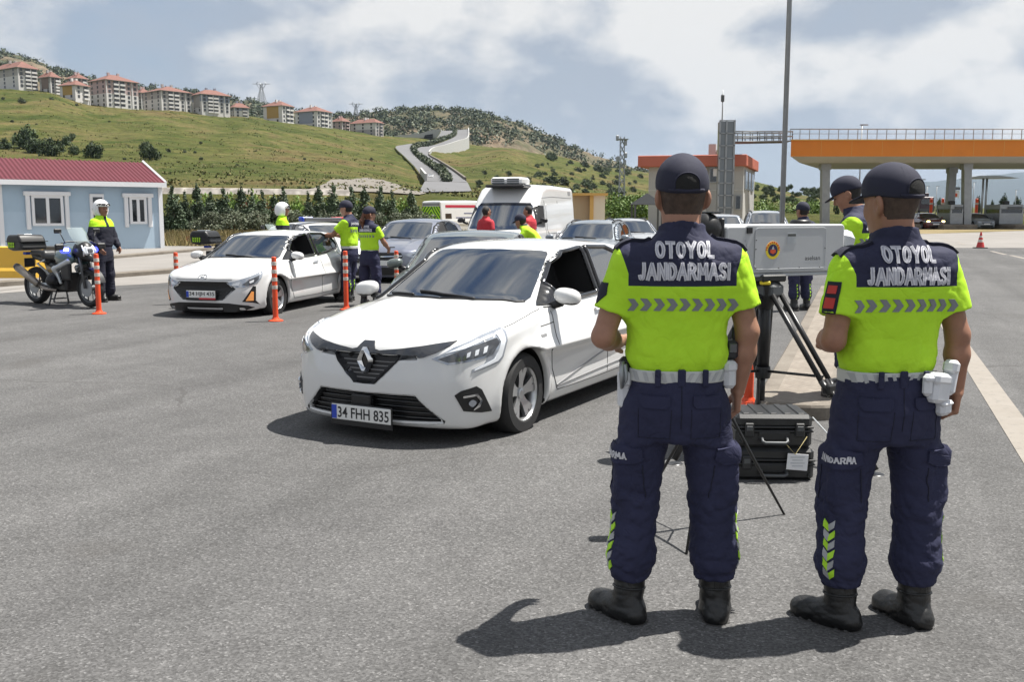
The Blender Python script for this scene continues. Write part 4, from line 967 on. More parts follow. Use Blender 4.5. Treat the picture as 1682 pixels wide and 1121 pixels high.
 def booth(pl, pr, top, y, label):
  a, b = D(pl, top, y), D(pr, top, y); z = float(elev(y)) + .45; t = thing('toll_booth', label, 'booth', (0, 0, 0)); cx, w, h = (a.x + b.x) / 2, b.x - a.x, a.z - z; d = 2.6
  MB().box((cx, y + d / 2, z + .45), (w, d, .9)).build('lower_wall', MAT['steel'], t); MB().box((cx, y + d / 2, z + h - .2), (w, d, .4), bev=.03).build('roof_band', MAT['steel'], t)
  for sx in (-1, 1):
   for yy in (y + .06, y + d - .06): MB().box((cx + sx * (w / 2 - .06), yy, z + h / 2 + .25), (.12, .12, h - 1.3)).build('corner_post', MAT['steel'], t)
  MB().box((cx, y + d / 2, z + .9 + (h - 1.3) / 2), (w - .1, d - .1, h - 1.3)).build('glazing', MAT['window_dark'], t)
  MB().box((cx - .1, y + .9, z + h + .15), (.5, .4, .32), bev=.04).build('roof_unit', MAT['black_trim'], t)
  MB().box((cx + w / 2 + .25, y + .5, z + .95), (.5, .4, .12)).build('counter', MAT['steel_dark'], t); MB().box((cx + w * .12, y - .06, z + 1.35), (w * .6, .1, .16)).build('awning', MAT['steel_dark'], t)
 booth(1562, 1583, 336, 82, 'grey toll booth under the canopy between two pillars'); booth(1643, 1682, 336, 82, 'grey toll booth near the right edge of the picture')
 a, b = D(1505, 363, 84), D(1516, 373, 84); tag(MB().box(((a.x + b.x) / 2, 84, float(elev(84)) + .55), (b.x - a.x, .8, .8), bev=.06).build('crash_box', MAT['white_trim']), 'small white box standing at the end of the left toll island', 'box')
 for px, y in ((1527.5, 96), (1546.5, 96), (1602, 97)):
  m = MB(); p = at(px, y); m.box((p.x, p.y, p.z + 1.35), (.22, .22, 2.7), bev=.03); t = thing('lane_post', 'orange lane post standing beyond the toll lanes', 'post', (0, 0, 0), 0, 'orange lane posts'); m.build('post', MAT['post_orange'], t); MB().box((p.x, p.y - .02, p.z + 2.2), (.26, .24, .18)).build('band', MAT['post_white'], t)
 # sign beyond the lanes
 t = thing('road_sign', 'small white road sign with a red centre beyond the toll lanes', 'sign'); p = D(1569, 319, 110); MB().box((p.x, 110, p.z), (.85, .1, .8)).build('panel', MAT['white_trim'], t); MB().box((p.x - .05, 109.93, p.z - .1), (.5, .05, .35)).build('red_field', MAT['emblem_red'], t); MB().box((p.x + .2, 109.9, p.z + .62), (.5, .1, .3)).build('upper_panel', MAT['lamp_dark'], t); MB().tube([(p.x, 110.1, 0), (p.x, 110.1, p.z + .7)], .06, 8).build('post', MAT['steel'], t, True)
 # T shaped lamp roof far beyond
 t = thing('lamp_canopy', 'flat T shaped lamp roof on twin posts beyond the toll booths', 'lamp'); y = 150; a, b, p = D(1580, 293, y), D(1667, 293, y), D(1618, 293, y); z0 = float(terrain(p.x, y))
 m = MB(); m.prism([(a.x, a.z), (p.x - 1.5, p.z + .35), (p.x + 1.5, p.z + .35), (b.x, b.z), (p.x + 1.5, p.z - .05), (p.x - 1.5, p.z - .05)], y - 1.5, y + 1.5, 'Y'); m.build('roof', MAT['steel'], t)
 for px in (1615, 1621): q = D(px, 300, y); MB().tube([(q.x, y, z0 - 1), (q.x, y, p.z)], .16, 8).build('post', MAT['steel'], t, True)
 t = thing('street_lamp', 'tall thin lamp post with a flat head beyond the second officer', 'street lamp'); y = 160; q = D(1509, 295, y); MB().tube([(q.x, y, 0), (q.x, y, q.z)], .11, 6).build('post', MAT['steel'], t, True); q2 = D(1518, 294, y); MB().box(((q.x + q2.x) / 2, y, q.z), (q2.x - q.x + .3, .5, .16)).build('head', MAT['steel'], t)
 for k, (px, tp) in enumerate(((1416, 205), (1523, 306), (1539, 306), (1594, 308), (1600, 300), (1669, 312))):
  y = 100 if k == 0 else 230; q = D(px, tp, y); t = thing('lamp_post', 'thin grey pole rising behind the toll canopy' if k == 0 else 'distant thin lamp pole against the blue mountains', 'pole', (0, 0, 0), 0, None if k == 0 else 'distant lamp poles'); MB().tube([(q.x, y, 0), (q.x, y, q.z)], .07 if k == 0 else .10, 6).build('pole', MAT['steel'], t, True); MB().box((q.x + .2, y, q.z), (.8, .2, .1)).build('arm', MAT['steel'], t)
def make_control_building():
 Y = 75.0; e = float(elev(Y)); t = thing('control_building', 'pale two storey toll control building with a salmon red roof fascia', 'building')
 a, b = D(1066, 270, Y + 1.6), D(1222, 270, Y); an = math.atan2(a.y - b.y, b.x - a.x) ; u, v = Vector((math.cos(an), -math.sin(an), 0)), Vector((math.sin(an), math.cos(an), 0)); k2 = R(19); v = Vector((math.sin(k2), math.cos(k2), 0))
 w = (b - a).to_2d().length; dp = 9.0; zt = D(1222, 273, Y).z; zf = D(1222, 254, Y).z; M = Matrix(((u.x, v.x, 0, a.x), (u.y, v.y, 0, a.y), (0, 0, 1, 0), (0, 0, 0, 1)))
 MB().box((w / 2, dp / 2, (zt + e) / 2), (w, dp, zt - e)).build('wall', MAT['wall_light'], t, M=M)
 MB().box((w / 2 - .25, dp / 2, (zf + zt) / 2), (w + 1.0, dp + 1.2, zf - zt), bev=.05).build('roof_fascia', MAT['fascia_salmon'], t, M=M)
 def win(pl, pr, rt, rb):
  f0, f1 = (pl - 1066) / 156 * w, (pr - 1066) / 156 * w; z1, z0 = D(1222, rt, Y).z, D(1222, rb, Y).z
  f = MB().box(((f0 + f1) / 2, -.02, (z0 + z1) / 2), (f1 - f0, .12, z1 - z0)).build('window', MAT['steel'], t, M=M); MB().box(((f0 + f1) / 2, -.06, (z0 + z1) / 2), (f1 - f0 - .2, .08, z1 - z0 - .2)).build('pane', MAT['window_dark'], f, M=M)
 win(1166, 1182, 274, 300); win(1209, 1220, 320, 345)
 for yy in (1.4, 4.0, 6.6):
  f = MB().box((w + .02, yy, zt - 1.0), (.12, 1.8, 1.5)).build('window', MAT['steel'], t, M=M); MB().box((w + .06, yy, zt - 1.0), (.08, 1.6, 1.3)).build('pane', MAT['window_dark'], f, M=M)
 MB().box((w * .60, -.08, zt - 3.1), (w * .04, .10, 6)).build('downpipe', MAT['soffit'], t, M=M); MB().box((w * .72, -.10, D(1222, 283, Y).z), (.5, .06, .55)).build('notice', MAT['paper'], t, M=M); MB().box((w / 2, -.03, D(1222, 312, Y).z), (w, .05, .06)).build('string_course', MAT['soffit'], t, M=M)
 for pl, pr, rt in ((1159, 1171, 233), (1172, 1178, 243)):
  f0, f1 = (pl - 1066) / 156 * w, (pr - 1066) / 156 * w; z1 = D(1160, rt, Y).z; MB().box(((f0 + f1) / 2, 2, (z1 + zf) / 2), (f1 - f0, .6, z1 - zf)).build('chimney', MAT['wall_light'], t, M=M)
 # lift tower with the footbridge to the canopy
 Yt = 72.5; t2 = thing('lift_tower', 'grey glazed lift tower with an aerial on top beside the control building', 'tower'); a, b = D(1183, 198, Yt), D(1207, 198, Yt); e2 = float(elev(Yt)); w = b.x - a.x
 MB().box(((a.x + b.x) / 2, Yt + w / 2, (a.z + e2) / 2), (w - .1, w - .1, a.z - e2 - .1)).build('glazing', MAT['lift_glass'], t2)
 for x in (a.x, b.x, a.x + w * .45):
  MB().box((x, Yt, (a.z + e2) / 2), (.12, .12, a.z - e2)).build('frame_post', MAT['steel'], t2)
 for k in range(9):
  z = e2 + (a.z - e2) * (k + 1) / 9; MB().box(((a.x + b.x) / 2, Yt - .02, z), (w + .1, .08, .07)).build('frame_rail', MAT['steel'], t2)
 p0, p1 = D(1188.5, 198, Yt), D(1188.5, 146, Yt); m = MB(); m.tube([(p0.x, Yt + .5, p0.z), (p0.x, Yt + .5, p1.z)], [.05, .025], 6); an = m.build('aerial', MAT['steel'], t2, True); MB().lathe([(.02, -.3), (.13, -.22), (.13, .22), (.02, .3)], n=8, c=(p0.x, Yt + .5, D(1188, 160, Yt).z)).build('aerial_head', MAT['steel_dark'], an)
 t3 = thing('footbridge', 'thin steel lattice footbridge linking the lift tower to the orange canopy', 'footbridge'); a, b = D(1207, 216, Yt + .8), D(1302, 216, 80.4); zt_, zb_ = a.z, D(1207, 233, Yt + .8).z; dz = b.z - a.z
 for s, dy in ((0, 0), (1, 1.6)):
  for z in (zt_, zb_, (zt_ + zb_) / 2): MB().tube([(a.x, Yt + .8 + dy, z), (b.x, 80.4 + dy, z + dz)], .06, 6).build('chord', MAT['steel_dark'], t3, True)
  for k in range(9):
   x = a.x + (b.x - a.x) * k / 8; y = Yt + .8 + dy + (79.6 - Yt) * k / 8; MB().tube([(x, y, zb_ + dz * k / 8), (x, y, zt_ + dz * k / 8)], .04, 5).build('upright', MAT['steel_dark'], t3, True)
 m = MB(); m.add([(a.x, Yt + .8, zb_), (b.x, 80.4, zb_ + dz), (b.x, 82, zb_ + dz), (a.x, Yt + 2.4, zb_)], [(0, 1, 2, 3)]); m.build('deck', MAT['steel_dark'], t3)
 # tall light mast
 t = thing('light_mast', 'very tall tapered grey light mast rising out of the picture', 'mast'); p = at(1282.5, 38); MB().tube([(p.x, 38, p.z - .2), (p.x, 38, p.z + 24)], [.105, .075], 14).build('pole', MAT['steel'], t, True); MB().box((p.x, 38, p.z + .35), (.6, .6, .7), bev=.03).build('base', MAT['concrete'], t); m = MB()
 m.lathe([(.1, 0), (.9, .1), (.9, .3), (.1, .4)], (p.x, 38, p.z + 23.5), n=16); m.build('lamp_ring', MAT['steel'], t)
 # lattice mast and far pylons
 def lattice(px, rt, rb, Yp, w, label, arms, name, grp=None):
  p, q = D(px, rt, Yp), D(px, rb, Yp); t = thing(name, label, 'mast' if not arms else 'pylon', (0, 0, 0), 0, grp); n = 9; H = p.z - q.z; th = max(.07, Yp * .00028); m = MB()
  def P(k, sx, sy, f=1.0): tt = k / n; ww = w * (1 - (.75 if arms else .35) * min(1, tt * 1.35)); return (q.x + sx * ww, Yp + sy * ww, q.z - 2 + (H + 2) * tt)
  for sx in (-1, 1):
   for sy in (-1, 1): m.tube([P(k, sx, sy) for k in range(n + 1)], th, 4)
  for k in range(n):
   for sy in (-1, 1): m.tube([P(k, -1, sy), P(k + 1, 1, sy)], th * .7, 4); m.tube([P(k, 1, sy), P(k + 1, -1, sy)], th * .7, 4)
   for sx in (-1, 1): m.tube([P(k, sx, -1), P(k + 1, sx, 1)], th * .7, 4)
  m.build('lattice', MAT['steel'], t)
  if arms:
   a = MB(); z = p.z
   for s in (-1, 1): a.tube([(q.x + s * w * .25, Yp, z - H * .32), (q.x + s * w * 1.1, Yp, z - H * .02)], th, 4); a.tube([(q.x + s * w * 1.1, Yp, z), (q.x + s * w * .75, Yp, z + H * .10)], th, 4)
   a.tube([(q.x - w * 2.0, Yp, z - H * .02), (q.x + w * 2.0, Yp, z - H * .02)], th, 4); a.build('cross_arm', MAT['steel'], t)
  else:
   for k, (dz, dx) in enumerate(((.02, -.9), (.10, .5), (.30, .55), (.36, -.8), (.42, .4))):
    MB().box((q.x + dx, Yp - .5, p.z - H * dz), (.5, .5, .9), bev=.1).build('antenna', MAT['steel'], t)
   MB().box((q.x, Yp, p.z - H * .04), (1.9, 1.9, .12)).build('platform', MAT['steel'], t)
 lattice(1021, 225, 325, 170, .55, 'grey lattice phone mast with aerials on the right of the rocky hill', False, 'lattice_mast')
 lattice(430, 137, 168, 1240, 5.5, 'distant steel pylon on the skyline behind the flats, the larger left one', True, 'power_pylon'); lattice(585, 170, 195, 1240, 4.4, 'distant steel pylon on the skyline, the smaller right one', True, 'power_pylon')
 # beige kiosk, gazebo
 t = thing('kiosk', 'beige rendered kiosk with an amber corner strip behind the white van', 'kiosk'); y = 58; a, b, mid = D(943, 321, y), D(993, 321, y), D(974, 321, y); z0 = float(elev(y))
 MB().box(((a.x + mid.x) / 2, y + 1.5, (a.z + z0) / 2), (mid.x - a.x, 3, a.z - z0)).build('wall', MAT['wall_beige'], t); MB().box(((mid.x + b.x) / 2, y + .9, (a.z + z0) / 2 + .02), (b.x - mid.x, 2.4, a.z - z0)).build('side_wall', mat('wall_cream', (.70, .60, .45), .8), t)
 MB().box(((a.x + b.x) / 2, y + 1.2, a.z + .05), (b.x - a.x + .3, 3.6, .14)).build('coping', MAT['trim_amber'], t); MB().box((mid.x - .1, y - .33, (a.z + z0) / 2), (.22, .08, a.z - z0)).build('corner_strip', MAT['trim_amber'], t)
 t = thing('gazebo', 'small open gazebo with a dark grey pyramid roof beside the control building', 'gazebo'); y = 66; a, b, c = D(1040, 336, y), D(1092, 336, y), D(1066, 325, y); z0 = float(elev(y)); m = MB(); w = (b.x - a.x) / 2; cx = (a.x + b.x) / 2
 m.add([(cx - w, y, a.z), (cx + w, y, a.z), (cx + w, y + 2 * w, a.z), (cx - w, y + 2 * w, a.z), (cx, y + w, c.z + .35)], [(0, 1, 4), (1, 2, 4), (2, 3, 4), (3, 0, 4), (3, 2, 1, 0)]); m.build('roof', mat('gazebo_roof', (.035, .037, .04), .9, spec=.1), t)
 for sx in (-.85, .85):
  for sy in (.15, 1.85): MB().box((cx + sx * w, y + sy * w, (a.z + z0) / 2), (.12, .12, a.z - z0)).build('post', MAT['steel_dark'], t)
def apartment(pL, pC, pR, rE, rB, rR, Y, nf, th, cols, label, accent=None):
 """pL, pC, pR: image columns of the left corner, the near corner and the right corner; rows of eaves, base and ridge"""
 t = thing('apartment_block', label, 'building', (0, 0, 0)); p = D(pC, rB, Y); zE, zB = D(pC, rE, Y).z, p.z
 th = R(th) + math.atan((841 - pC) / FPX); u = Vector((math.cos(th), math.sin(th), 0)); v = Vector((-math.sin(th), math.cos(th), 0))
 def reach(w, px): k = (px - 841) / FPX * 1.0; k = k * (p.x / Y) / ((pC - 841) / FPX); return (k * Y - p.x) / (w.x - k * w.y)
 Lr, Ll = max(5, min(40, reach(u, pR))), max(6, min(30, reach(v, pL))); M = Matrix(((u.x, v.x, 0, p.x), (u.y, v.y, 0, Y), (0, 0, 1, 0), (0, 0, 0, 1)))
 fh = (zE - zB) / nf; up, low = cols
 zs = zB + fh * (nf - (nf // 2))
 MB().box((Lr / 2, Ll / 2, (zs + zB - 10) / 2), (Lr, Ll, zs - zB + 10)).build('lower_wall', MAT[low], t, M=M); MB().box((Lr / 2, Ll / 2, (zs + zE) / 2), (Lr, Ll, zE - zs)).build('wall', MAT[up], t, M=M)
 o = 1.0; zr = zE + (D(pC, rR, Y + 8).z - zE) * .92; h = min(Lr, Ll) / 2
 m = MB(); k = h * .9
 V = [(-o, -o, zE), (Lr + o, -o, zE), (Lr + o, Ll + o, zE), (-o, Ll + o, zE)]
 if Lr > Ll: V += [(k, Ll / 2, zr), (Lr - k, Ll / 2, zr)]; F = [(0, 1, 5, 4), (1, 2, 5), (2, 3, 4, 5), (3, 0, 4), (3, 2, 1, 0)]
 else: V += [(Lr / 2, k, zr), (Lr / 2, Ll - k, zr)]; F = [(0, 1, 4), (1, 2, 5, 4), (2, 3, 5), (3, 0, 4, 5), (3, 2, 1, 0)]
 m.add(V, F); rf = m.build('roof', MAT['tile_roof'], t, M=M)
 for q in range(2): MB().box((Lr * (.35 + .3 * q), Ll * .5, zr + .1), (1.2, .9, 1.6)).build('chimney', MAT[up], rf, M=M)
 MB().box((Lr / 2, Ll / 2, zE - .12), (Lr + 2 * o - .1, Ll + 2 * o - .1, .22)).build('eaves', MAT['apt_grey'], rf, M=M)
 wm = MB().box((0, 0, 0), (1.25, .16, 1.35)).build('window', MAT['apt_window_and_shade'], t); wl = MB().box((0, 0, 0), (.16, 1.25, 1.35)).build('window', MAT['apt_window_and_shade'], t)
 bal = MB(); bal.box((0, 0, 0), (2.6, .2, 2.1), mi=0); bal.box((0, -.35, -1.0), (2.8, .8, .9), mi=1); bal = bal.build('balcony', [MAT['apt_window_and_shade'], MAT[low]], t)  # dark panel stands in for the shade of the balcony recess
 first = {'w': True, 'l': True, 'b': True}
 def put(src, key, x, y, z):
  ob = src if first[key] else src.copy()
  if not first[key]: COL.objects.link(ob); ob.parent = t
  first[key] = False; ob.matrix_local = M @ Matrix.Translation((x, y, z))
 nc = max(2, int(round(Lr / 3.6))); pat = [('w', 'b', 'b', 'w', 'w', 'b')[i % 6] for i in range(nc)]
 for f in range(nf):
  z = zB + fh * (f + .52)
  for i in range(nc):
   x = Lr * (i + .5) / nc; kd = pat[i]
   put(bal if kd == 'b' else wm, kd, x, -.03, z)
  for i in range(2 if Ll < 14 else 3): put(wl, 'l', -.03, Ll * (i + .5) / (2 if Ll < 14 else 3), z)
 for i in range(nc + 1):
  if i % 2 == 0: MB().box((Lr * i / nc, -.14, (zB + zE) / 2 - 2), (.45, .30, zE - zB + 4)).build('pilaster', MAT['apt_light'], t, M=M)
 if accent: MB().box((-.06, Ll * .5, zB + (zE - zB) * .62), (.14, Ll * .62, (zE - zB) * .70)).build('colour_panel', MAT[accent], t, M=M)
 for key, src in (('w', wm), ('l', wl), ('b', bal)):
  if first[key]: bpy.data.objects.remove(src)
 return t
def make_flats():
 A = apartment
 A(-14, 31, 62, 110, 143, 100, 500, 5, 28, ('apt_grey', 'apt_light'), 'grey and white apartment block at the far left of the hilltop')
 A(66, 84, 99, 126, 152, 119, 505, 5, 35, ('apt_grey', 'apt_light'), 'apartment block with a dark brown end panel, second from the left', 'apt_brown')
 A(112, 128, 144, 128, 158, 122, 560, 5, 35, ('apt_pink', 'apt_light'), 'apartment block mostly hidden behind the low ochre one, only its pink top showing')
 A(99, 124, 147, 139, 161, 132, 490, 3, 40, ('apt_light', 'apt_light'), 'low apartment block with an ochre yellow end panel on the left part of the ridge', 'apt_ochre')
 A(148, 176, 228, 130, 175, 120, 505, 6, 30, ('apt_pink', 'apt_light'), 'tallest apartment block, six floors with pinkish upper walls')
 A(228, 233, 246, 152, 178, 146, 560, 5, 30, ('apt_pink', 'apt_grey'), 'sliver of a pink apartment block between two larger blocks')
 A(236, 266, 315, 148, 181, 139, 520, 5, 30, ('apt_grey', 'apt_light'), 'long grey apartment block right of the tallest one')
 A(316, 332, 378, 154, 183, 146, 530, 5, 26, ('apt_blue', 'apt_light'), 'bluish grey apartment block near the middle of the ridge', 'apt_grey')
 A(379, 385, 408, 176, 192, 169, 560, 3, 20, ('apt_blue', 'apt_light'), 'small low pale blue house right of the grey blocks')
 A(433, 464, 482, 173, 201, 166, 575, 4, 50, ('apt_light', 'apt_light'), 'four storey block with an ochre panel in the right half of the ridge', 'apt_ochre')
 A(485, 521, 545, 182, 209, 174, 600, 4, 48, ('apt_light', 'apt_light'), 'four storey block with a blue grey panel right of the ochre one', 'apt_blue')
 A(545, 562, 574, 199, 215, 193, 640, 3, 45, ('apt_pink', 'apt_pink'), 'small pink walled block near the right end of the ridge')
 A(576, 617, 629, 201, 223, 195, 640, 4, 52, ('apt_light', 'apt_grey'), 'last apartment block at the right end of the ridge')
# ------------------------------------------------------------------ trees, hedges, bushes
def proto_mesh(name, V, F, m):
 o = mesh_np(name, V, F, MAT[m], None, False); me = o.data; bpy.data.objects.remove(o); return me
def make_green():
 rng = np.random.RandomState(12)
 con, oli, bus, dark, bright, trunk = [], [], [], [], [], None
 for s in range(3):
  C, Rd = [], []
  r2 = np.random.RandomState(s)
  for k in range(26):
   z = r2.uniform(.12, 1.0); w = .34 * (1.02 - z) ** .95; a = r2.uniform(0, 6.28); q = r2.uniform(.25, .95) * w; C.append((q * math.cos(a), q * math.sin(a), z)); Rd.append((.03 + .12 * (1.05 - z),) * 2 + (.09 + .06 * (1 - z),))
  C.append((0, 0, .97)); Rd.append((.025, .025, .09)); C.append((0, 0, .45)); Rd.append((.15, .15, .36))
  con.append(proto_mesh('crown', *leaf_cloud(C, Rd, 4200, .024, s), 'leaf_conifer'))
  C, Rd = [], []
  for k in range(20): a = r2.uniform(0, 6.28); q = r2.uniform(0, .42); C.append((q * math.cos(a), q * math.sin(a), r2.uniform(.2, .85))); Rd.append((r2.uniform(.12, .24),) * 2 + (r2.uniform(.10, .2),))
  oli.append(proto_mesh('crown', *leaf_cloud(C, Rd, 3000, .026, s + 9), 'leaf_olive'))
  C, Rd = [], []
  for k in range(16): a = r2.uniform(0, 6.28); q = r2.uniform(0, .6); C.append((q * math.cos(a), q * math.sin(a), r2.uniform(.15, .75) * (1 - .3 * q))); Rd.append((r2.uniform(.22, .42),) * 2 + (r2.uniform(.18, .34),))
  dark.append(proto_mesh('bush', *leaf_cloud(C, Rd, 1500, .070, s + 19), 'leaf_dark')); bus.append(proto_mesh('bush', *leaf_cloud(C, Rd, 700, .095, s + 29), 'leaf_scrub')); bright.append(proto_mesh('bush', *leaf_cloud(C, Rd, 1300, .055, s + 39), 'leaf_bright'))
 red = proto_mesh('bush', *leaf_cloud([(0, 0, .4), (.2, .1, .6), (-.2, 0, .5)], [.35, .25, .28], 900, .05, 77), 'leaf_red')
 tm = MB(); tm.tube([(0, 0, -.1), (.01, 0, .25), (-.01, .01, .55), (0, 0, .8)], [.035, .028, .018, .008], 7); tm.tube([(0, 0, .25), (.14, .05, .45)], [.014, .006], 5); tm.tube([(.0, 0, .32), (-.12, -.06, .5)], [.013, .006], 5); o = tm.build('trunk', MAT['bark'], None, True); trunk = o.data; bpy.data.objects.remove(o)
 def obj(name, me, parent=None): o = bpy.data.objects.new(name, me); COL.objects.link(o); o.parent = parent; return o
 def tree(name, label, cat, me, p, h, wd, grp):
  t = thing(name, label, cat, p, rng.uniform(0, 6.28), grp); c = obj('crown', me, t); k = obj('trunk', trunk, t); t.scale = (h * wd, h * wd, h); return t
 # the planted row behind the lane of stopped cars
 for k, (px, top) in enumerate(((286, 308), (306, 316), (326, 302), (348, 318), (369, 311), (399, 308), (416, 318), (433, 316), (452, 320), (467, 309), (508, 318), (525, 307), (549, 308), (578, 308), (600, 309), (626, 309), (645, 316), (676, 314))):
  Y = 54 + 3 * rng.uniform(0, 1) + (px - 280) * .012; p = at(px, Y); h = D(px, top, Y).z - p.z
  tree('conifer_tree', 'young grey green conifer in the planted row behind the cars', 'conifer', con[k % 3], p, h, rng.uniform(.85, 1.1), 'conifers planted in a row')
 for k, (px, top) in enumerate(((345, 322), (386, 322), (425, 322), (490, 317), (538, 324), (564, 322), (613, 323), (660, 326), (692, 324))):
  Y = 51 + 2 * rng.uniform(0, 1); p = at(px, Y); h = (D(px, top, Y).z - p.z) * .74; tree('olive_tree', 'pale grey green olive bush between the conifers', 'olive tree', oli[k % 3], p, h, 1.15, 'olives between the conifers')
 for px, r_, Y, s in ((401, 322, 60, 1.5), (441, 330, 60, 1.6), (318, 388, 42, .9), (427, 326, 62, 1.5)):
  o = obj('red_shrub', red); o.location = at(px, Y); o.scale = (s * .9, s * .9, D(px, r_ - 6, Y).z - o.location.z if r_ < 360 else .75); tag(o, 'rusty red leaved shrub among the conifers' if r_ < 360 else 'small rusty orange shrub on the verge beside the cabin', 'shrub', 'red shrubs' if r_ < 360 else None)
 o = obj('green_shrub', bright[0]); o.location = at(706, 70); o.scale = (1.1, 1.1, 2.3); tag(o, 'bright green rounded shrub left of the ambulance roof', 'shrub')
 for px, Y, h in ((338, 66, 2.5), (380, 68, 2.6), (412, 66, 2.7), (450, 70, 2.6), (488, 70, 2.4), (540, 72, 2.6), (592, 74, 2.6), (640, 74, 2.4), (663, 73, 2.5)):
  o = obj('green_shrub', bright[int(px) % 3]); o.location = at(px, Y); o.scale = (1.6, 1.4, h * 1.15); tag(o, 'bright green shrub showing between the conifer tops', 'shrub', 'green shrubs behind the conifers')
 # dry grass along the verge
 n = 14000; X = rng.uniform(-17, -2, n); Yg = rng.uniform(40.5, 50, n); keep = (Yg > 39.5 + (X + 16) * .45); X, Yg = X[keep], Yg[keep]; n = len(X); h = rng.uniform(.15, .75, n); a = rng.uniform(0, 3.14, n); w = .035; lx, ly = rng.normal(size=n) * .15, rng.normal(size=n) * .15; Z = elev(Yg)
 V = np.stack([np.stack([X - w * np.cos(a), Yg - w * np.sin(a), Z], 1), np.stack([X + w * np.cos(a), Yg + w * np.sin(a), Z], 1), np.stack([X + lx + .01, Yg + ly, Z + h], 1), np.stack([X + lx - .01, Yg + ly, Z + h], 1)], 1).reshape(-1, 3)
 tag(mesh_np('dry_grass', V, np.arange(4 * n).reshape(-1, 4), MAT['leaf_dry'], None, False), kind='stuff')
 # bushes on the left hillside
 for k, (px, py, r) in enumerate(((8, 244, 14), (40, 240, 24), (54, 250, 17), (86, 254, 21), (72, 250, 16), (108, 238, 12), (118, 228, 8), (124, 254, 12), (153, 258, 18), (238, 246, 11), (249, 260, 18))):
  p = hit(px, py + 2, 105, 480); o = obj('round_bush', dark[k % 3]); s = r * p.y / FPX * 1.15; o.location = p - Vector((0, 0, s * .1)); o.rotation_euler.z = k * 1.7; o.scale = (s, s, s * 1.45); tag(o, 'dark green rounded bush on the grassy hillside above the cabin', 'bush', 'dark bushes above the cabin')
 small = [(277, 249, 6), (303, 250, 4), (320, 251, 4), (5, 162, 4), (36, 168, 8), (85, 164, 5), (105, 173, 4), (126, 173, 4), (330, 262, 5), (20, 200, 4), (60, 205, 3), (180, 200, 3), (330, 235, 4), (420, 250, 4), (500, 262, 4), (560, 250, 3), (610, 262, 4), (205, 262, 4), (390, 272, 4)]
 for k, (px, py, r) in enumerate(small):
  p = hit(px, py + 1, 105, 560); o = obj('small_bush', bus[k % 3]); s = r * p.y / FPX; o.location = p - Vector((0, 0, s * .1)); o.rotation_euler.z = k; o.scale = (s, s, s * 1.25); tag(o, 'small scrubby bush on the open grass slope below the flats', 'bush', 'small bushes on the grass slope')
 # trees and scrub right of the hill road
 big = [(796, 285, 6), (902, 262, 9), (910, 262, 8), (960, 258, 9), (979, 262, 7), (984, 283, 11), (950, 283, 9), (884, 290, 9), (908, 302, 14), (925, 304, 14), (962, 306, 12), (975, 308, 8), (1013, 304, 10), (1005, 319, 12), (962, 317, 8), (1043, 300, 5), (1030, 280, 8), (788, 303, 8), (836, 287, 7), (866, 298, 8), (817, 293, 6), (893, 310, 10), (946, 309, 8), (1022, 318, 9), (1040, 314, 8), (935, 318, 10), (915, 322, 9), (1052, 292, 7), (1000, 268, 6), (1015, 275, 6)]
 while len(big) < 95:
  px, py = rng.uniform(785, 1075), rng.uniform(262, 334)
  if py > 262 + max(0, (px - 940)) * .22 + (0 if px > 840 else (840 - px) * .3) and rng.uniform() < .25 + .75 * (px > 880): big.append((px, py, rng.uniform(2.2, 7)))
 for k, (px, py, r) in enumerate(big):
  p = hit(px, py + 1, 105, 700); o = obj('hillside_tree', (dark if k % 3 else bus)[k % 3]); s = r * p.y / FPX * 1.1; o.location = p - Vector((0, 0, s * .1)); o.rotation_euler.z = k * 2.1; o.scale = (s, s, s * (1.6 if k in (1, 2) else 1.2)); tag(o, 'dark scrubby tree on the slope right of the hill road', 'tree', 'trees on the right slope')
 # wooded rise and bright vines behind the control building
 for k in range(60):
  px = rng.uniform(1226, 1350); t = (px - 1226) / 124; py = rng.uniform(300 + 14 * t, 330 + 6 * t); Y = 420 - (py - 300) * 8; r = rng.uniform(4, 8.5); p = D(px, py, Y); gz = float(hill_h(p.x, Y)); o = obj('hillside_tree', dark[k % 3]); s = r * Y / FPX; o.location = (p.x, Y, max(gz, p.z) - s * .3); o.scale = (s, s, s * 1.3); o.rotation_euler.z = k; tag(o, 'dark green tree on the wooded rise behind the control building', 'tree', 'trees on the wooded rise')
 V = []; C = []; Rd = []
 for (x0, x1, rt, rb, Y) in ((1000, 1064, 322, 346, 95), (1224, 1346, 330, 350, 110), (905, 950, 322, 340, 95)):
  for k in range(60):
   px, py = rng.uniform(x0, x1), rng.uniform(rt + 3, rb); p = D(px, py, Y + rng.uniform(0, 12)); C.append(tuple(p)); Rd.append((rng.uniform(.5, 1.0),) * 2 + (rng.uniform(.4, .8),))
   C.append((p.x, p.y, p.z - 1.2)); Rd.append((.9, .9, 1.0))
 V, F = leaf_cloud(C, Rd, 22000, .13, 55); tag(mesh_np('green_undergrowth', V, F, MAT['leaf_bright'], None, False), kind='stuff')
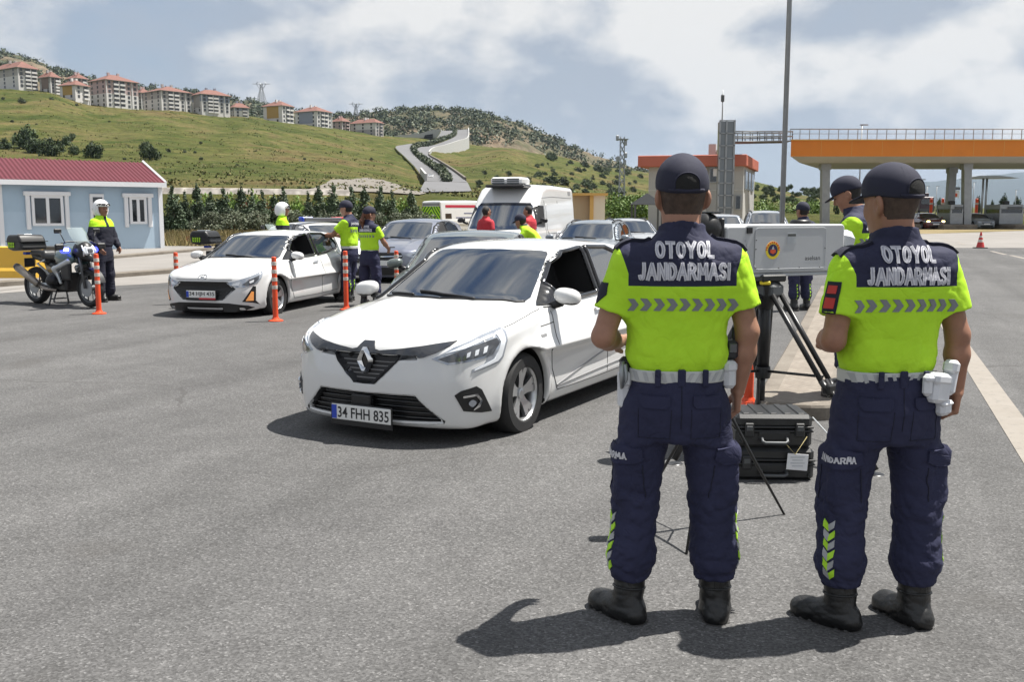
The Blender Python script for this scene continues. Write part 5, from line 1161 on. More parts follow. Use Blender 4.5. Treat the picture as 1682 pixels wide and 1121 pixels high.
 for k, (px, top, r, Y) in enumerate(((1608, 318, 6, 260), (1648, 317, 10, 260), (1671, 320, 10, 260), (1520, 325, 6, 330), (1532, 324, 6, 330), (1544, 323, 7, 330), (1512, 328, 5, 330), (1553, 326, 5, 330), (1630, 326, 5, 280), (1690, 322, 9, 260), (1270, 330, 9, 95), (1390, 335, 9, 110), (1375, 330, 7, 130), (1412, 338, 6, 130), (1430, 332, 8, 240), (1460, 334, 7, 240), (1486, 334, 6, 240))):
  p = D(px, top, Y); s = r * Y / FPX; gz = float(terrain(p.x, Y)); o = obj('distant_tree', (bright if k in (10, 11) else dark)[k % 3]); o.location = (p.x, Y, gz - .3); o.scale = (s, s, max(1.0, (p.z - gz) / .95)); o.rotation_euler.z = k
  tag(o, 'bright green bush behind the radar box' if k in (10, 11) else 'distant dark tree beyond the toll plaza', 'bush' if k in (10, 11) else 'tree', 'bushes behind the radar' if k in (10, 11) else 'distant trees beyond the toll plaza')
# ------------------------------------------------------------------ cars: one implicit body per kind, pieces laid on its surface
def car_field(S):
 W, SEC = prof(S['W'], 0.06), prof(S['sec'], 0.06)
 HD, F1, F2, R1, R2 = prof(S['hood'], S.get('hs', 0.05)), prof(S['F1'], 0.04), prof(S['F2'], 0.03), prof(S['R1'], 0.05), prof(S['R2'], 0.04)
 BT = prof(S['bot'], 0.05); ZR = prof(S['roof'], S.get('rs', 0.06)); GW = prof(S['gw'], 0.08)
 xs = np.linspace(-0.3, S['L'] + 0.3, 800); sl = np.gradient(ZR(xs), xs); SL = lambda q: np.sqrt(1 + np.interp(q, xs, sl) ** 2)
 tum, zb, wc, crown, drop = S['tum'], S['zbelt'], S.get('wc', 0.25), S.get('crown', 0.10), S.get('drop', 0.09)
 axles = (S['xf'], S['xr']); Ra, Rw = S['Ra'], S['Rw']; L = S['L']; k1, k2, k3 = S.get('k1', 0.05), S.get('k2', 0.06), S.get('k3', 0.035)
 def shell(x, y, z):
  ay = np.abs(y); w = W(x)
  bulge = 0
  for xa in axles:
   r = np.sqrt((x - xa) ** 2 + (z - Rw) ** 2); bulge = bulge + S.get('flare', 0.016) * np.exp(-((r - Ra - 0.02) / 0.05) ** 2)
  crease = sum(a * np.exp(-((z - (z0 + m * (x - 2))) / wd) ** 2) / ((1 + np.exp((x0 - x) / .07)) * (1 + np.exp((x - x1) / .07))) for a, z0, m, wd, x0, x1 in S.get('creases', ()))
  side = ay - w * SEC(z) - bulge - crease
  q = np.clip(ay / np.maximum(w, .3), 0, 1.15)
  hb = sum(a * np.exp(-((ay - y0 - m * x) / wd) ** 2) for a, y0, m, wd in S.get('hoodridges', ()))
  top = (z - (HD(x) - drop * q ** 3 + hb)) * 0.95
  fr = (F1(ay) + F2(z) - x) * 0.8
  rr = (x - (L - R1(ay) - R2(z))) * 0.8
  low = smax(smax(side, top, k1), smax(smax(fr, rr, 0.02), BT(x) - z, 0.04), k1)
  xe = x - wc * ay * ay
  gs = (ay - (GW(x) - (z - zb) * tum)) / math.sqrt(1 + tum * tum)
  gt = (z - (ZR(xe) - crown * ay * ay)) / SL(xe)
  gr = smax(smax(gs, gt, k2), smax(zb - 0.35 - z, smax(S.get('g0', 0.75) - x, x - L + S.get('g1', 0.30), 0.02), 0.02), 0.02)
  return smin(low, gr, k3)
 def f(x, y, z):
  d = shell(x, y, z); ay = np.abs(y)
  for xa in axles:
   c = np.maximum(np.sqrt((x - xa) ** 2 + (z - Rw) ** 2) - Ra, S.get('ywell', 0.58) - ay); d = smax(d, -c, 0.012)
  for poly, depth, kind in S.get('carves', ()):
   if kind == 'front':
    m = x < 1.0
    if m.any():
     c = np.maximum(poly_sd(np.abs(y[m]) if S.get('symcarve', 1) else y[m], z[m], poly), x[m] - (F1(ay[m]) + F2(z[m]) + depth)); d[m] = smax(d[m], -c, 0.012)
   elif kind in ('sideL', 'sideR', 'sides'):
    m = z > 0.3
    if kind == 'sideL': m &= y < 0
    if kind == 'sideR': m &= y > 0
    if m.any():
     gs = GW(x[m]) - (z[m] - zb) * tum
     c = np.maximum(poly_sd(x[m], z[m], poly), gs - depth - ay[m]); d[m] = smax(d[m], -c, 0.006)
  return d
 return f
def wheel_mesh(Rw, tw, style, parent, loc, side, hub='satin_silver'):
 """a wheel with its axis along Y; side is the outward sign"""
 w = bpy.data.objects.new('wheel', None); COL.objects.link(w); w.parent = parent; w.location = loc; w.empty_display_size = 0.1
 h = tw / 2; rr = S_rim = Rw * 0.665
 b = MB(); b.lathe([(rr * .97, -h * .92), (rr * 1.02, -h), (Rw * .90, -h), (Rw * .97, -h * .78), (Rw, -h * .5), (Rw, h * .5), (Rw * .97, h * .78), (Rw * .90, h), (rr * 1.06, h * .97), (rr * 1.0, h * .86)], axis='Y', n=40)
 b.f.pop(); b.f.pop()
 t = b.build('tyre', MAT['rubber'], w, 'auto')
 m = MB(); o = side
 m.lathe([(rr * 1.0, -h * .9), (rr * .93, -h * .7), (rr * .90, h * .2), (rr * .93, h * .6 ), (rr * 1.0, h * .84)], axis='Y', n=40)
 m.f.pop(); m.f.pop()
 ob = m.build('rim', MAT[hub], w, 'auto');
 d = MB(); d.lathe([(0.0001, -h * .35 * o), (rr * .92, -h * .35 * o)], axis='Y', n=32); d.build('brake_disc', MAT['black_trim'], w)
 s = MB(); n, wd, tw2 = style
 for i in range(n):
  a0 = 2 * math.pi * i / n + 0.3
  for da in ((-0.13, 0.13) if tw2 else (0,)):
   P = []
   for (r, sw, y0) in ((rr * .10, wd * 1.2, h * .50), (rr * .45, wd * .95, h * .58), (rr * .96, wd * (1.0 if tw2 else 1.45), h * .74)):
    aa = a0 + da * (r / rr) * 1.6
    cx, cz = r * math.cos(aa), r * math.sin(aa); tx, tz = -math.sin(aa), math.cos(aa)
    P.append([(cx - tx * sw / 2, y0 * o, cz - tz * sw / 2), (cx + tx * sw / 2, y0 * o, cz + tz * sw / 2), (cx + tx * sw * .36, (y0 - .035) * o, cz + tz * sw * .36), (cx - tx * sw * .36, (y0 - .035) * o, cz - tz * sw * .36)])
   V = [p for q in P for p in q]; F = []
   for k in range(2):
    for j in range(4): F.append((k * 4 + j, k * 4 + (j + 1) % 4, k * 4 + 4 + (j + 1) % 4, k * 4 + 4 + j))
   if o > 0: F = [f[::-1] for f in F]
   s.add(V, F)
 s.lathe([(rr * .20, h * .40 * o), (rr * .20, h * .60 * o), (rr * .12, h * .66 * o), (0.0005, h * .66 * o)], axis='Y', n=20)
 s.build('spokes', MAT[hub], ob, 'auto')
 return w
def place_car(root, front, ang):
 """front: ground point under the middle of the nose; ang: heading of nose-to-tail, measured from +Y towards +X"""
 d = Vector((math.sin(ang), math.cos(ang), 0)); e0 = float(elev(front.y)); e1 = float(elev(front.y + d.y * 2.6))
 X = Vector((d.x, d.y, (e1 - e0) / 2.6)).normalized(); Y = Vector((0, 0, 1)).cross(X).normalized(); Z = X.cross(Y)
 root.matrix_world = Matrix(((X.x, Y.x, Z.x, front.x), (X.y, Y.y, Z.y, front.y), (X.z, Y.z, Z.z, e0), (0, 0, 0, 1)))
def mirror_poly(p): return [(-a, b) for a, b in p]
def build_car(S, name, label, cat, front, ang, paint, res=0.03, group=None, glass='car_glass'):
 f = car_field(S); zt = max(p[1] for p in S['roof']) + 0.12
 wm = max(p[1] for p in S['W']) + 0.12
 V, F = surf(f, (-0.12, -wm, 0.05), (S['L'] + 0.12, wm, zt), res, lip=4.0, newton=4)
 root = thing(name, label, cat, (0, 0, 0), 0, group); place_car(root, front, ang)
 bvh = bvh_of(V, F); mi = None; sbvh = bvh
 if S.get('carves'):
  S2 = dict(S); S2['carves'] = (); SV, SF = surf(car_field(S2), (-0.12, -wm, 0.05), (S['L'] + 0.12, wm, zt), 0.03, lip=4.0, newton=4); sbvh = bvh_of(SV, SF); shellf = car_field(S2)
 mats = [MAT[paint], MAT['interior'], MAT['black_trim']]
 cen = V[F].mean(1); mi = np.zeros(len(F), int)
 for poly, depth, kind in S.get('carves', ()):
  if kind == 'front': continue
  s = poly_sd(cen[:, 0], cen[:, 2], poly); ay = np.abs(cen[:, 1]); gs = prof(S['gw'], 0.08)(cen[:, 0]) - (cen[:, 2] - S['zbelt']) * S['tum']
  sg = {'sideL': cen[:, 1] < 0, 'sideR': cen[:, 1] > 0, 'sides': ay > 0}[kind]
  mi[(s < res * .9) & (shellf(*cen.T) < -0.0045) & (ay > gs - depth - 0.05) & sg & (cen[:, 2] > .5)] = 1
 r0 = np.minimum(np.hypot(cen[:, 0] - S['xf'], cen[:, 2] - S['Rw']), np.hypot(cen[:, 0] - S['xr'], cen[:, 2] - S['Rw']))
 mi[(r0 < S['Ra'] + res * .3) & (np.abs(cen[:, 1]) < wm - 0.12 - 0.035)] = 2
 mi[cen[:, 2] < S.get('skirt', 0.0)] = 2
 body = mesh_np('body', V, F, mats, root, True, mi)
 ref = {'root': root, 'body': body, 'bvh': bvh, 'V': V}
 # glass, lamps, trim
 for it in S['pieces']:
  nm, kind, poly, mt, off = it[:5]; opt = it[5] if len(it) > 5 else {}
  if isinstance(kind, tuple): kind, ang2 = kind
  else: ang2 = 0
  par = ref.get(opt.get('under'), body) if opt.get('under') else root
  sides = opt.get('sides', (-1, 1) if kind in ('side', 'diag') or opt.get('mirror') else (1,))
  for s in sides:
   pl = mirror_poly(poly) if (kind in ('front', 'rear') and opt.get('mirror') and s < 0) else poly
   if kind == 'top' and opt.get('mirror') and s < 0: pl = [(a, -b) for a, b in poly]
   ob = patch(nm, sbvh if opt.get('shell') else bvh, pl, frame(kind, s, ang2), MAT[mt], par, off, max(opt.get('step', 0.05), res * (.9 if 'step' in opt else 1)), opt.get('thick', 0.008))
   if ob is not None:
    ref[nm] = ob
    if opt.get('label'): ob['label'] = opt['label']
 for it in S.get('lines', ()):
  nm, mt, items, rad = it[:4]; off = it[4] if len(it) > 4 else 0.0
  for kind, pts, sides, closed in items:
   if isinstance(kind, tuple): kind, ang2 = kind
   else: ang2 = 0
   for s in sides:
    pp = pts
    if kind in ('front', 'rear') and s < 0: pp = mirror_poly(pts)
    if kind == 'top' and s < 0: pp = [(a, -b) for a, b in pts]
    mb = MB(); line_on(mb, sbvh if nm in S.get('shell_lines', ('window_seal',)) else bvh, pp, frame(kind, s, ang2), rad, off, max(0.03, res), closed)
    if mb.v: mb.build(nm, MAT[mt], root, True)
 h = S['tw'] / 2
 for xa in (S['xf'], S['xr']):
  for s in (-1, 1): wheel_mesh(S['Rw'], S['tw'], S.get('spokes', (5, 0.055, True)), root, (xa, s * (S['ytrack'] - h), S['Rw']), s, S.get('hub', 'satin_silver'))
 # mirrors
 mx, my, mz = S['mirror']
 for s in (-1, 1):
  hf = max(0.008, res * .5)
  fm = lambda x, y, z: smax(((np.abs((x - mx) / .080) ** 2.4 + np.abs((y - s * my) / .108) ** 2.4 + np.abs((z - mz + .12 * (np.abs(y) - my)) / .066) ** 2.4) ** (1 / 2.4) - 1) * .08, (x - mx - 0.055), 0.02)
  MV, MF = surf(fm, (mx - .12, s * my - .15, mz - .11), (mx + .12, s * my + .15, mz + .11), hf)
  mm = np.where(MV[MF].mean(1)[:, 2] < mz - 0.048, 1, 0)
  mo = mesh_np('side_mirror', MV, MF, [MAT[S.get('mirpaint', paint)], MAT['black_trim']], root, True, mm)
  st = MB(); st.tube([(mx + .01, s * (my - .18), mz - .09), (mx + .01, s * (my - .05), mz - .05)], [0.035, 0.03], 8); st.build('mirror_stalk', MAT['black_trim'], mo, True)
 return ref
HATCH = dict(L=4.05, xf=0.84, xr=3.42, Rw=0.312, Ra=0.352, tw=0.20, ytrack=0.872, zbelt=0.97, tum=0.40, wc=0.30, crown=0.10, drop=0.095,
 W=[(0, .72), (.2, .80), (.5, .86), (.85, .885), (1.3, .88), (2.2, .885), (3, .89), (3.4, .888), (3.75, .85), (4.05, .78)],
 sec=[(.10, .90), (.16, .945), (.22, .978), (.30, .996), (.45, .994), (.60, .999), (.70, 1.0), (.80, .994), (.90, .980), (1.05, .945)],
 hood=[(-.1, .66), (0, .70), (.07, .735), (.2, .80), (.5, .88), (.8, .935), (1.05, .975), (1.3, .985), (2.5, 1.0), (3.4, 1.03), (3.85, 1.04), (4.1, 1.0)],
 F1=[(0, 0), (.25, .008), (.45, .035), (.6, .085), (.7, .15), (.78, .24), (.84, .36), (.9, .55)],
 F2=[(.1, .09), (.14, .05), (.2, .025), (.3, .008), (.42, 0), (.5, .006), (.6, .022), (.68, .035), (.74, .055), (.80, .10), (.9, .3)],
 R1=[(0, 0), (.5, .03), (.7, .10), (.8, .2), (.9, .45)], R2=[(.15, .12), (.35, .02), (.5, 0), (.7, .03), (.9, .07), (1.05, .13), (1.2, .2)],
 bot=[(0, .15), (.3, .14), (.6, .16), (3.6, .17), (4.05, .28)],
 roof=[(.5, .70), (1.0, .955), (1.80, 1.365), (2.1, 1.415), (2.5, 1.435), (2.9, 1.42), (3.35, 1.37), (3.66, 1.31), (3.76, 1.2), (3.90, .95), (4.0, .55), (4.1, .3)],
 gw=[(.8, .82), (1.4, .815), (2.4, .815), (3.2, .80), (3.6, .765), (4.0, .70)],
 mirror=(1.36, 0.965, 1.01))
def scaled(S, sx=1.0, sy=1.0, sz=1.0):
 o = dict(S)
 for k, (a, b) in dict(W=(sx, sy), sec=(sz, 1), hood=(sx, sz), F1=(sy, sx), F2=(sz, sx), R1=(sy, sx), R2=(sz, sx), bot=(sx, 1), roof=(sx, sz), gw=(sx, sy)).items():
  o[k] = [(p * a, q * b) for p, q in S[k]]
 o['L'] = S['L'] * sx; o['xf'] = S['xf'] * sx; o['xr'] = S['xr'] * sx; o['ytrack'] = S['ytrack'] * sy; o['zbelt'] = S['zbelt'] * sz; o['tum'] = S['tum'] * sy / sz
 m = S['mirror']; o['mirror'] = (m[0] * sx, m[1] * sy, m[2] * sz)
 if 'creases' in S: o['creases'] = [(a, z0 * sz, m2, wd * sz, x0 * sx, x1 * sx) for a, z0, m2, wd, x0, x1 in S['creases']]
 return o
def sc_poly(p, a, b): return [(u * a, v * b) for u, v in p]
def sym(p):
 """right half of a symmetric outline (u >= 0, from the bottom or top middle round to the other) -> whole outline"""
 return list(p) + [(-a, b) for a, b in reversed(p) if abs(a) > 1e-6]
def symx(p): return list(p) + [(a, -b) for a, b in reversed(p) if abs(b) > 1e-6]
WSCREEN = symx([(1.03, 0), (1.07, .3), (1.185, .6), (1.235, .655), (1.30, .672), (1.60, .605), (1.86, .545), (1.89, .52), (1.885, .47), (1.81, .25), (1.785, 0)])
DLO_R = [(2.37, .985), (2.37, 1.365), (2.8, 1.355), (3.12, 1.275), (3.27, 1.14), (3.2, 1.07), (2.8, 1.015)]
DLO_F = [(1.24, .938), (1.50, 1.10), (1.75, 1.245), (1.95, 1.328), (2.27, 1.362), (2.27, .982), (1.7, .955)]
def plate(root, x, y, z, txt, w=0.52, h=0.112, red=False, ang=0.0):
 pl = MB(); pl.box((x, y, z), (0.012, w, h), bev=0.004); p = pl.build('number_plate', MAT['plate_white'], root)
 b = MB(); b.box((x - .0015, y + w / 2 - .026, z), (0.012, .044, h - .012)); b.build('country_band', MAT['plate_blue'], p)
 fr = MB(); fr.box((x + .004, y, z - .016), (0.012, w + .02, h + .05), bev=.004); fr.build('plate_holder', MAT['black_trim'], p)
 M = Matrix(((0, 0, -1, x - .006), (-1, 0, 0, y - .022), (0, 1, 0, z), (0, 0, 0, 1)))
 text_flat('lettering', txt, M, h * .70, MAT['ink'], p, w * .86, 0.012, 0.002)
 if red:
  s = MB(); s.box((x - .003, y - w * .22, z - h * .5 - .012), (0.012, w * .56, .026)); s.build('dealer_strip', MAT['plate_red'], p)
 return p
def make_hero():
 S = dict(HATCH)
 S['hoodridges'] = [(0.008, .40, .10, .07)]
 S['creases'] = [(0.006, .80, .045, .05, .9, 3.6), (-0.005, .44, .09, .09, 1.45, 2.85), (0.006, .265, .03, .035, 1.4, 2.9)]
 opening = [(1.50, .957), (1.50, 1.095), (1.75, 1.245), (1.95, 1.328), (2.27, 1.362), (2.27, .982)]
 S['carves'] = [([(-.01, .655), (-.01, .452), (.085, .452), (.185, .54), (.275, .628), (.42, .638), (.40, .665), (.2, .655)], 0.045, 'front'),
                   ([(-.01, .378), (-.01, .185), (.598, .205), (.485, .31), (.41, .382)], 0.06, 'front'),
                   (opening, 0.34, 'sideL')]
 mask = sym([(0, .742), (.045, .742), (.078, .694), (.117, .686), (.29, .705), (.44, .728), (.54, .746), (.64, .762), (.62, .735), (.55, .690), (.467, .655), (.36, .640), (.283, .627), (.190, .535), (.090, .447), (0, .445)])
 intake = sym([(0, .386), (.41, .392), (.49, .308), (.612, .212), (.60, .190), (.3, .176), (0, .172)])
 fog = [(.576, .396), (.62, .425), (.736, .452), (.778, .425), (.865, .258), (.776, .260), (.639, .283)]
 A = R(45)
 S['pieces'] = [
  ('windscreen', 'top', WSCREEN, 'car_glass', .004, {'thick': .01}),
  ('grille', 'front', mask, 'grille_band', .009, {'step': .03}),
  ('grille_mesh', 'front', sym([(0, .672), (.075, .668), (.13, .662), (.262, .640), (.283, .627), (.188, .538), (.088, .452), (0, .450)]), 'ink', .0125, {'step': .03, 'under': 'grille'}),
  ('air_intake', 'front', intake, 'black_trim', .003, {'step': .03}),
  ('fog_lamp_housing', ('diag', A), fog, 'black_trim', .006, {'step': .02, 'thick': .012}),
  ('fog_lamp', ('diag', A), rounded([(.665, .335), (.70, .368), (.735, .340), (.70, .305)], .02), 'lamp_clear', .020, {'under': 'fog_lamp_housing', 'step': .02}),
  ('chrome_trim', ('diag', A), [(.632, .392), (.735, .402), (.775, .352), (.755, .308), (.705, .285), (.712, .297), (.740, .322), (.755, .350), (.725, .386), (.635, .378)], 'chrome', .022, {'under': 'fog_lamp_housing', 'step': .03}),
  ('headlight', ('diag', A), [(.432, .646), (.585, .724), (.806, .792), (.975, .832), (1.008, .812), (1.008, .744), (.968, .635), (.93, .602), (.70, .546), (.705, .570), (.80, .602), (.832, .648), (.66, .622), (.534, .608)], 'lamp_clear', .004, {'step': .03}),
  ('lamp_housing', ('diag', A), [(.47, .645), (.62, .700), (.80, .748), (.915, .772), (.935, .74), (.872, .668), (.70, .640), (.545, .622)], 'lamp_dark', .007, {'under': 'headlight', 'step': .03}),
  ('daytime_light', ('diag', A), [(.915, .802), (.978, .816), (.988, .75), (.948, .642), (.915, .612), (.722, .560), (.728, .572), (.885, .628), (.922, .682), (.944, .745)], 'lamp_white', .009, {'under': 'headlight', 'step': .03}),
  ('led_lens', ('diag', A), [(.665, .652), (.690, .662), (.700, .694), (.672, .684)], 'lamp_white', .011, {'under': 'headlight', 'step': .03}),
  ('led_lens', ('diag', A), [(.725, .662), (.752, .671), (.764, .708), (.734, .700)], 'lamp_white', .011, {'under': 'headlight', 'step': .03}),
  ('led_lens', ('diag', A), [(.790, .674), (.820, .684), (.834, .726), (.802, .716)], 'lamp_white', .011, {'under': 'headlight', 'step': .03}),
  ('headlight_strip', ('diag', A), [(.52, .684), (.66, .735), (.86, .788), (.93, .80), (.90, .785), (.80, .758), (.66, .715)], 'lamp_white', .007, {'under': 'headlight', 'step': .03}),
  ('side_window', 'side', DLO_R, 'car_glass', .004, {'sides': (-1, 1)}),
  ('side_window', 'side', DLO_F, 'car_glass', .004, {'sides': (1,)}),
  ('quarter_panel', 'side', [(1.24, .938), (1.50, 1.10), (1.50, .950)], 'black_gloss', .014, {'sides': (-1,), 'shell': True, 'step': .025, 'thick': .02}),
  ('door_pillar', 'side', [(2.26, .982), (2.26, 1.364), (2.38, 1.370), (2.38, .984)], 'black_gloss', .008, {'shell': True}),
  ('rear_window', 'rear', [(-.5, 1.0), (.5, 1.0), (.43, 1.24), (-.43, 1.24)], 'car_glass', .004),
  ('tail_light', 'rear', [(.45, .80), (.80, .82), (.80, .92), (.55, .93)], 'lamp_red', .004, {'mirror': True, 'sides': (-1, 1)}),
  ('door_handle', 'side', rounded([(2.08, .835), (2.24, .845), (2.24, .875), (2.08, .862)], .012), 'paint_white', .022, {'thick': .03}),
  ('indicator_badge', 'side', [(1.02, .72), (1.10, .725), (1.10, .745), (1.02, .74)], 'grey_trim', .003),
 ]
 hood = [(.62, .800), (.75, .815), (.95, .815), (1.22, .79)]
 S['lines'] = [
  ('door_seam', 'seam', [('side', [(1.29, .90), (1.255, .7), (1.27, .45), (1.38, .27)], (-1, 1), False), ('side', [(1.38, .262), (2.2, .262), (3.0, .275)], (-1, 1), False),
   ('side', [(2.34, .97), (2.40, .62), (2.38, .275)], (-1, 1), False), ('side', [(3.18, 1.04), (3.20, .8), (3.05, .6), (2.98, .4), (3.0, .275)], (-1, 1), False),
   ('side', [(1.06, .80), (1.28, .815)], (-1, 1), False),
   ('top', hood, (-1, 1), False), ('diag', [(1.008, .70), (1.06, .66)], (-1, 1), False)], 0.0038),
  ('window_seal', 'black_gloss', [('side', opening, (-1,), True), ('side', DLO_F, (1,), True), ('side', DLO_R, (-1, 1), True)], 0.021, 0.006),
  ('waist_trim', 'grey_trim', [('side', [(1.26, .925), (1.7, .942), (2.3, .970), (2.8, 1.0), (3.22, 1.055)], (-1, 1), False)], 0.008, 0.004),
  ('sill_trim', 'grey_trim', [('side', [(1.36, .300), (1.7, .362), (2.1, .435), (2.5, .498), (2.85, .540)], (-1, 1), False), ('side', [(1.36, .292), (2.0, .318), (2.9, .350)], (-1, 1), False)], 0.007, 0.001),
  ('wiper_blade', 'black_trim', [('top', [(1.065, -.30), (1.085, .0), (1.15, .26)], (1,), False), ('top', [(1.10, .30), (1.20, .55), (1.235, .60)], (1,), False)], 0.011, 0.012),
  ('cowl_strip', 'black_trim', [('top', [(1.03, 0), (1.07, .3), (1.185, .6), (1.235, .655)], (-1, 1), False)], 0.011, 0.002),
  ('grille_bar', 'grey_trim', [('front', [(-w, z), (w, z)], (1,), False) for z, w in ((.485, .10), (.515, .14), (.545, .17), (.575, .205), (.605, .235))], 0.0042, 0.012),
  ('intake_bar', 'black_gloss', [('front', [(-w, z), (w, z)], (1,), False) for z, w in ((.225, .57), (.262, .52), (.298, .48), (.335, .45), (.362, .42))], 0.007, 0.018),
 ]
 r = build_car(S, 'white_hatchback', 'white hatchback in the foreground with a silver diamond badge and its driver window open', 'car', Vector((-1.06, 6.85, 0)), math.atan2(.455, .89) + R(1.2), 'paint_white', 0.014)
 root = r['root']
 # badge: bevelled diamond ring
 def ring(pts): return [(y, z) for y, z in pts]
 out = [(-.017, .710), (.017, .710), (.068, .622), (.068, .606), (.017, .517), (-.017, .517), (-.068, .606), (-.068, .622)]
 inn = [(-.006, .666), (.006, .666), (.027, .618), (.027, .610), (.006, .562), (-.006, .562), (-.027, .610), (-.027, .618)]
 mid = [((a + c) / 2, (b + d) / 2) for (a, b), (c, d) in zip(out, inn)]
 V = [(.030, a, b) for a, b in out] + [(-.004, a, b) for a, b in mid] + [(.022, a, b) for a, b in inn]; n = 8
 F = [((i + 1) % n + k * n, i + k * n, i + (k + 1) * n, (i + 1) % n + (k + 1) * n) for k in range(2) for i in range(n)]
 m = MB(); m.add(V, [f[::-1] for f in F]); m.build('badge', MAT['chrome'], root)
 m = MB(); m.prism([(a * 1.0, b) for a, b in out], .060, .028, 'X'); m.build('badge_base', MAT['black_gloss'], root)
 plate(root, -.034, .0, .232, '34 FHH 835')
 m = MB(); m.box((.012, .02, .315), (.05, .17, .10), bev=.008); m.build('sensor_cover', MAT['black_trim'], root)
 # what shows through the open driver window
 m = MB(); m.box((2.30, -.40, .82), (.14, .44, .62), ry=R(14), bev=.06); m.box((2.40, -.40, 1.20), (.10, .22, .17), ry=R(10), bev=.04); m.build('front_seat', mat('seat_cloth', (.03, .03, .032), .9), root, 'auto')
 return S, r
def make_i20():
 S = scaled(HATCH, 1.0, 1.0, .945)
 S['hoodridges'] = [(0.010, .45, .10, .07)]
 S['creases'] = [(0.012, .74, .03, .04, .9, 3.6), (-0.007, .50, .07, .10, 1.35, 2.95)]
 S['flare'] = .022
 opening = [(1.52, .915), (1.52, 1.03), (1.76, 1.175), (1.95, 1.25), (2.25, 1.285), (2.25, .93)]
 S['carves'] = [(opening, .34, 'sideL'), ([(-.01, .585), (-.01, .315), (.345, .32), (.53, .485), (.41, .585)], .04, 'front')]
 A = R(45); q = .945
 dr, df = sc_poly(DLO_R, 1, q), sc_poly(DLO_F, 1, q)
 S['pieces'] = [
  ('windscreen', 'top', WSCREEN, 'car_glass', .004),
  ('grille', 'front', sym([(0, .600), (.43, .600), (.56, .49), (.36, .312), (0, .303)]), 'black_trim', .006),
  ('headlight', ('diag', A), [(.33, .578), (.60, .655), (.92, .752), (.885, .665), (.80, .575), (.57, .508), (.45, .515)], 'lamp_clear', .007),
  ('lamp_housing', ('diag', A), [(.55, .555), (.66, .625), (.84, .69), (.82, .63), (.72, .56), (.62, .53)], 'lamp_dark', .010, {'under': 'headlight'}),
  ('led_lens', ('diag', A), [(.40, .55), (.47, .585), (.52, .59), (.50, .54)], 'lamp_white', .010, {'under': 'headlight'}),
  ('led_lens', ('diag', A), [(.66, .60), (.74, .63), (.73, .59), (.67, .57)], 'lamp_white', .013, {'under': 'headlight'}),
  ('bumper_vent', ('diag', A), [(.54, .288), (.72, .528), (.768, .522), (.757, .30), (.83, .232), (.70, .268)], 'black_trim', .004),
  ('daytime_light', ('diag', A), [(.59, .30), (.69, .445), (.725, .44), (.718, .30)], 'lamp_orange', .008, {'under': 'bumper_vent'}),
  ('bumper_lip', 'front', sym([(0, .272), (.45, .266), (.71, .225), (.77, .19), (.6, .13), (0, .125)]), 'black_trim', .006),
  ('side_window', 'side', dr, 'car_glass_blue', .004), ('side_window', 'side', df, 'car_glass', .004, {'sides': (1,)}),
  ('quarter_panel', 'side', sc_poly([(1.24, .938), (1.52, 1.10), (1.52, .950)], 1, q), 'black_gloss', .014, {'sides': (-1,), 'shell': True, 'step': .025, 'thick': .02}),
  ('door_pillar', 'side', sc_poly([(2.25, .982), (2.25, 1.364), (2.38, 1.370), (2.38, .984)], 1, q), 'black_gloss', .008, {'shell': True}),
  ('rear_window', 'rear', [(-.5, .95), (.5, .95), (.43, 1.16), (-.43, 1.16)], 'car_glass', .004),
  ('door_handle', 'side', rounded([(2.06, .79), (2.24, .80), (2.24, .83), (2.06, .818)], .012), 'chrome', .020, {'thick': .03}),
  ('indicator_badge', 'side', [(1.14, .60), (1.17, .60), (1.17, .635), (1.14, .635)], 'grey_trim', .003),
 ]
 S['lines'] = [
  ('door_seam', 'seam', [('side', [(1.29, .86), (1.255, .7), (1.27, .45), (1.38, .25)], (-1,), False), ('side', [(1.38, .245), (2.2, .245), (3.0, .265)], (-1,), False), ('side', [(2.34, .92), (2.40, .60), (2.38, .26)], (-1,), False), ('side', [(3.18, .99), (3.20, .8), (3.05, .6), (2.98, .4), (3.0, .265)], (-1,), False), ('top', [(.62, .790), (.95, .81), (1.22, .79)], (-1, 1), False), ('front', [(-.5, .635), (.5, .635)], (1,), False)], .004),
  ('window_seal', 'black_gloss', [('side', opening, (-1,), True), ('side', df, (1,), True), ('side', dr, (-1, 1), True)], .022, .007),
  ('wiper_blade', 'black_trim', [('top', [(1.065, -.30), (1.085, .0), (1.15, .26)], (1,), False)], .010, .012),
  ('cowl_strip', 'black_trim', [('top', [(1.03, 0), (1.07, .3), (1.185, .6), (1.235, .655)], (-1, 1), False)], 0.013, 0.002),
  ('grille_bar', 'black_gloss', [('front', [(-w, z), (w, z)], (1,), False) for z, w in ((.36, .40), (.41, .45), (.46, .52), (.51, .53), (.56, .45))], .006, .006),
  ('badge', 'chrome', [('front', [(.075 * math.cos(k * math.pi / 8), .668 + .036 * math.sin(k * math.pi / 8)) for k in range(16)], (1,), True), ('front', [(-.035, .645), (-.02, .692)], (1,), False), ('front', [(.02, .645), (.035, .692)], (1,), False), ('front', [(-.028, .665), (.028, .671)], (1,), False)], .005, .004),
 ]
 r = build_car(S, 'white_hatchback', 'white hatchback with a black six-sided grille, stopped beside two officers between the orange posts', 'car', Vector((-4.88, 15.29, 0)), R(16), 'paint_white', 0.024)
 plate(r['root'], -.02, 0, .405, '34 HJH 435', red=True)
 m = MB(); m.box((2.30, -.40, .78), (.14, .44, .60), ry=R(14), bev=.06); m.box((2.40, -.40, 1.13), (.10, .22, .17), ry=R(10), bev=.04); m.build('front_seat', mat('seat_cloth', (.03, .03, .032), .9), r['root'], 'auto')
 return S, r
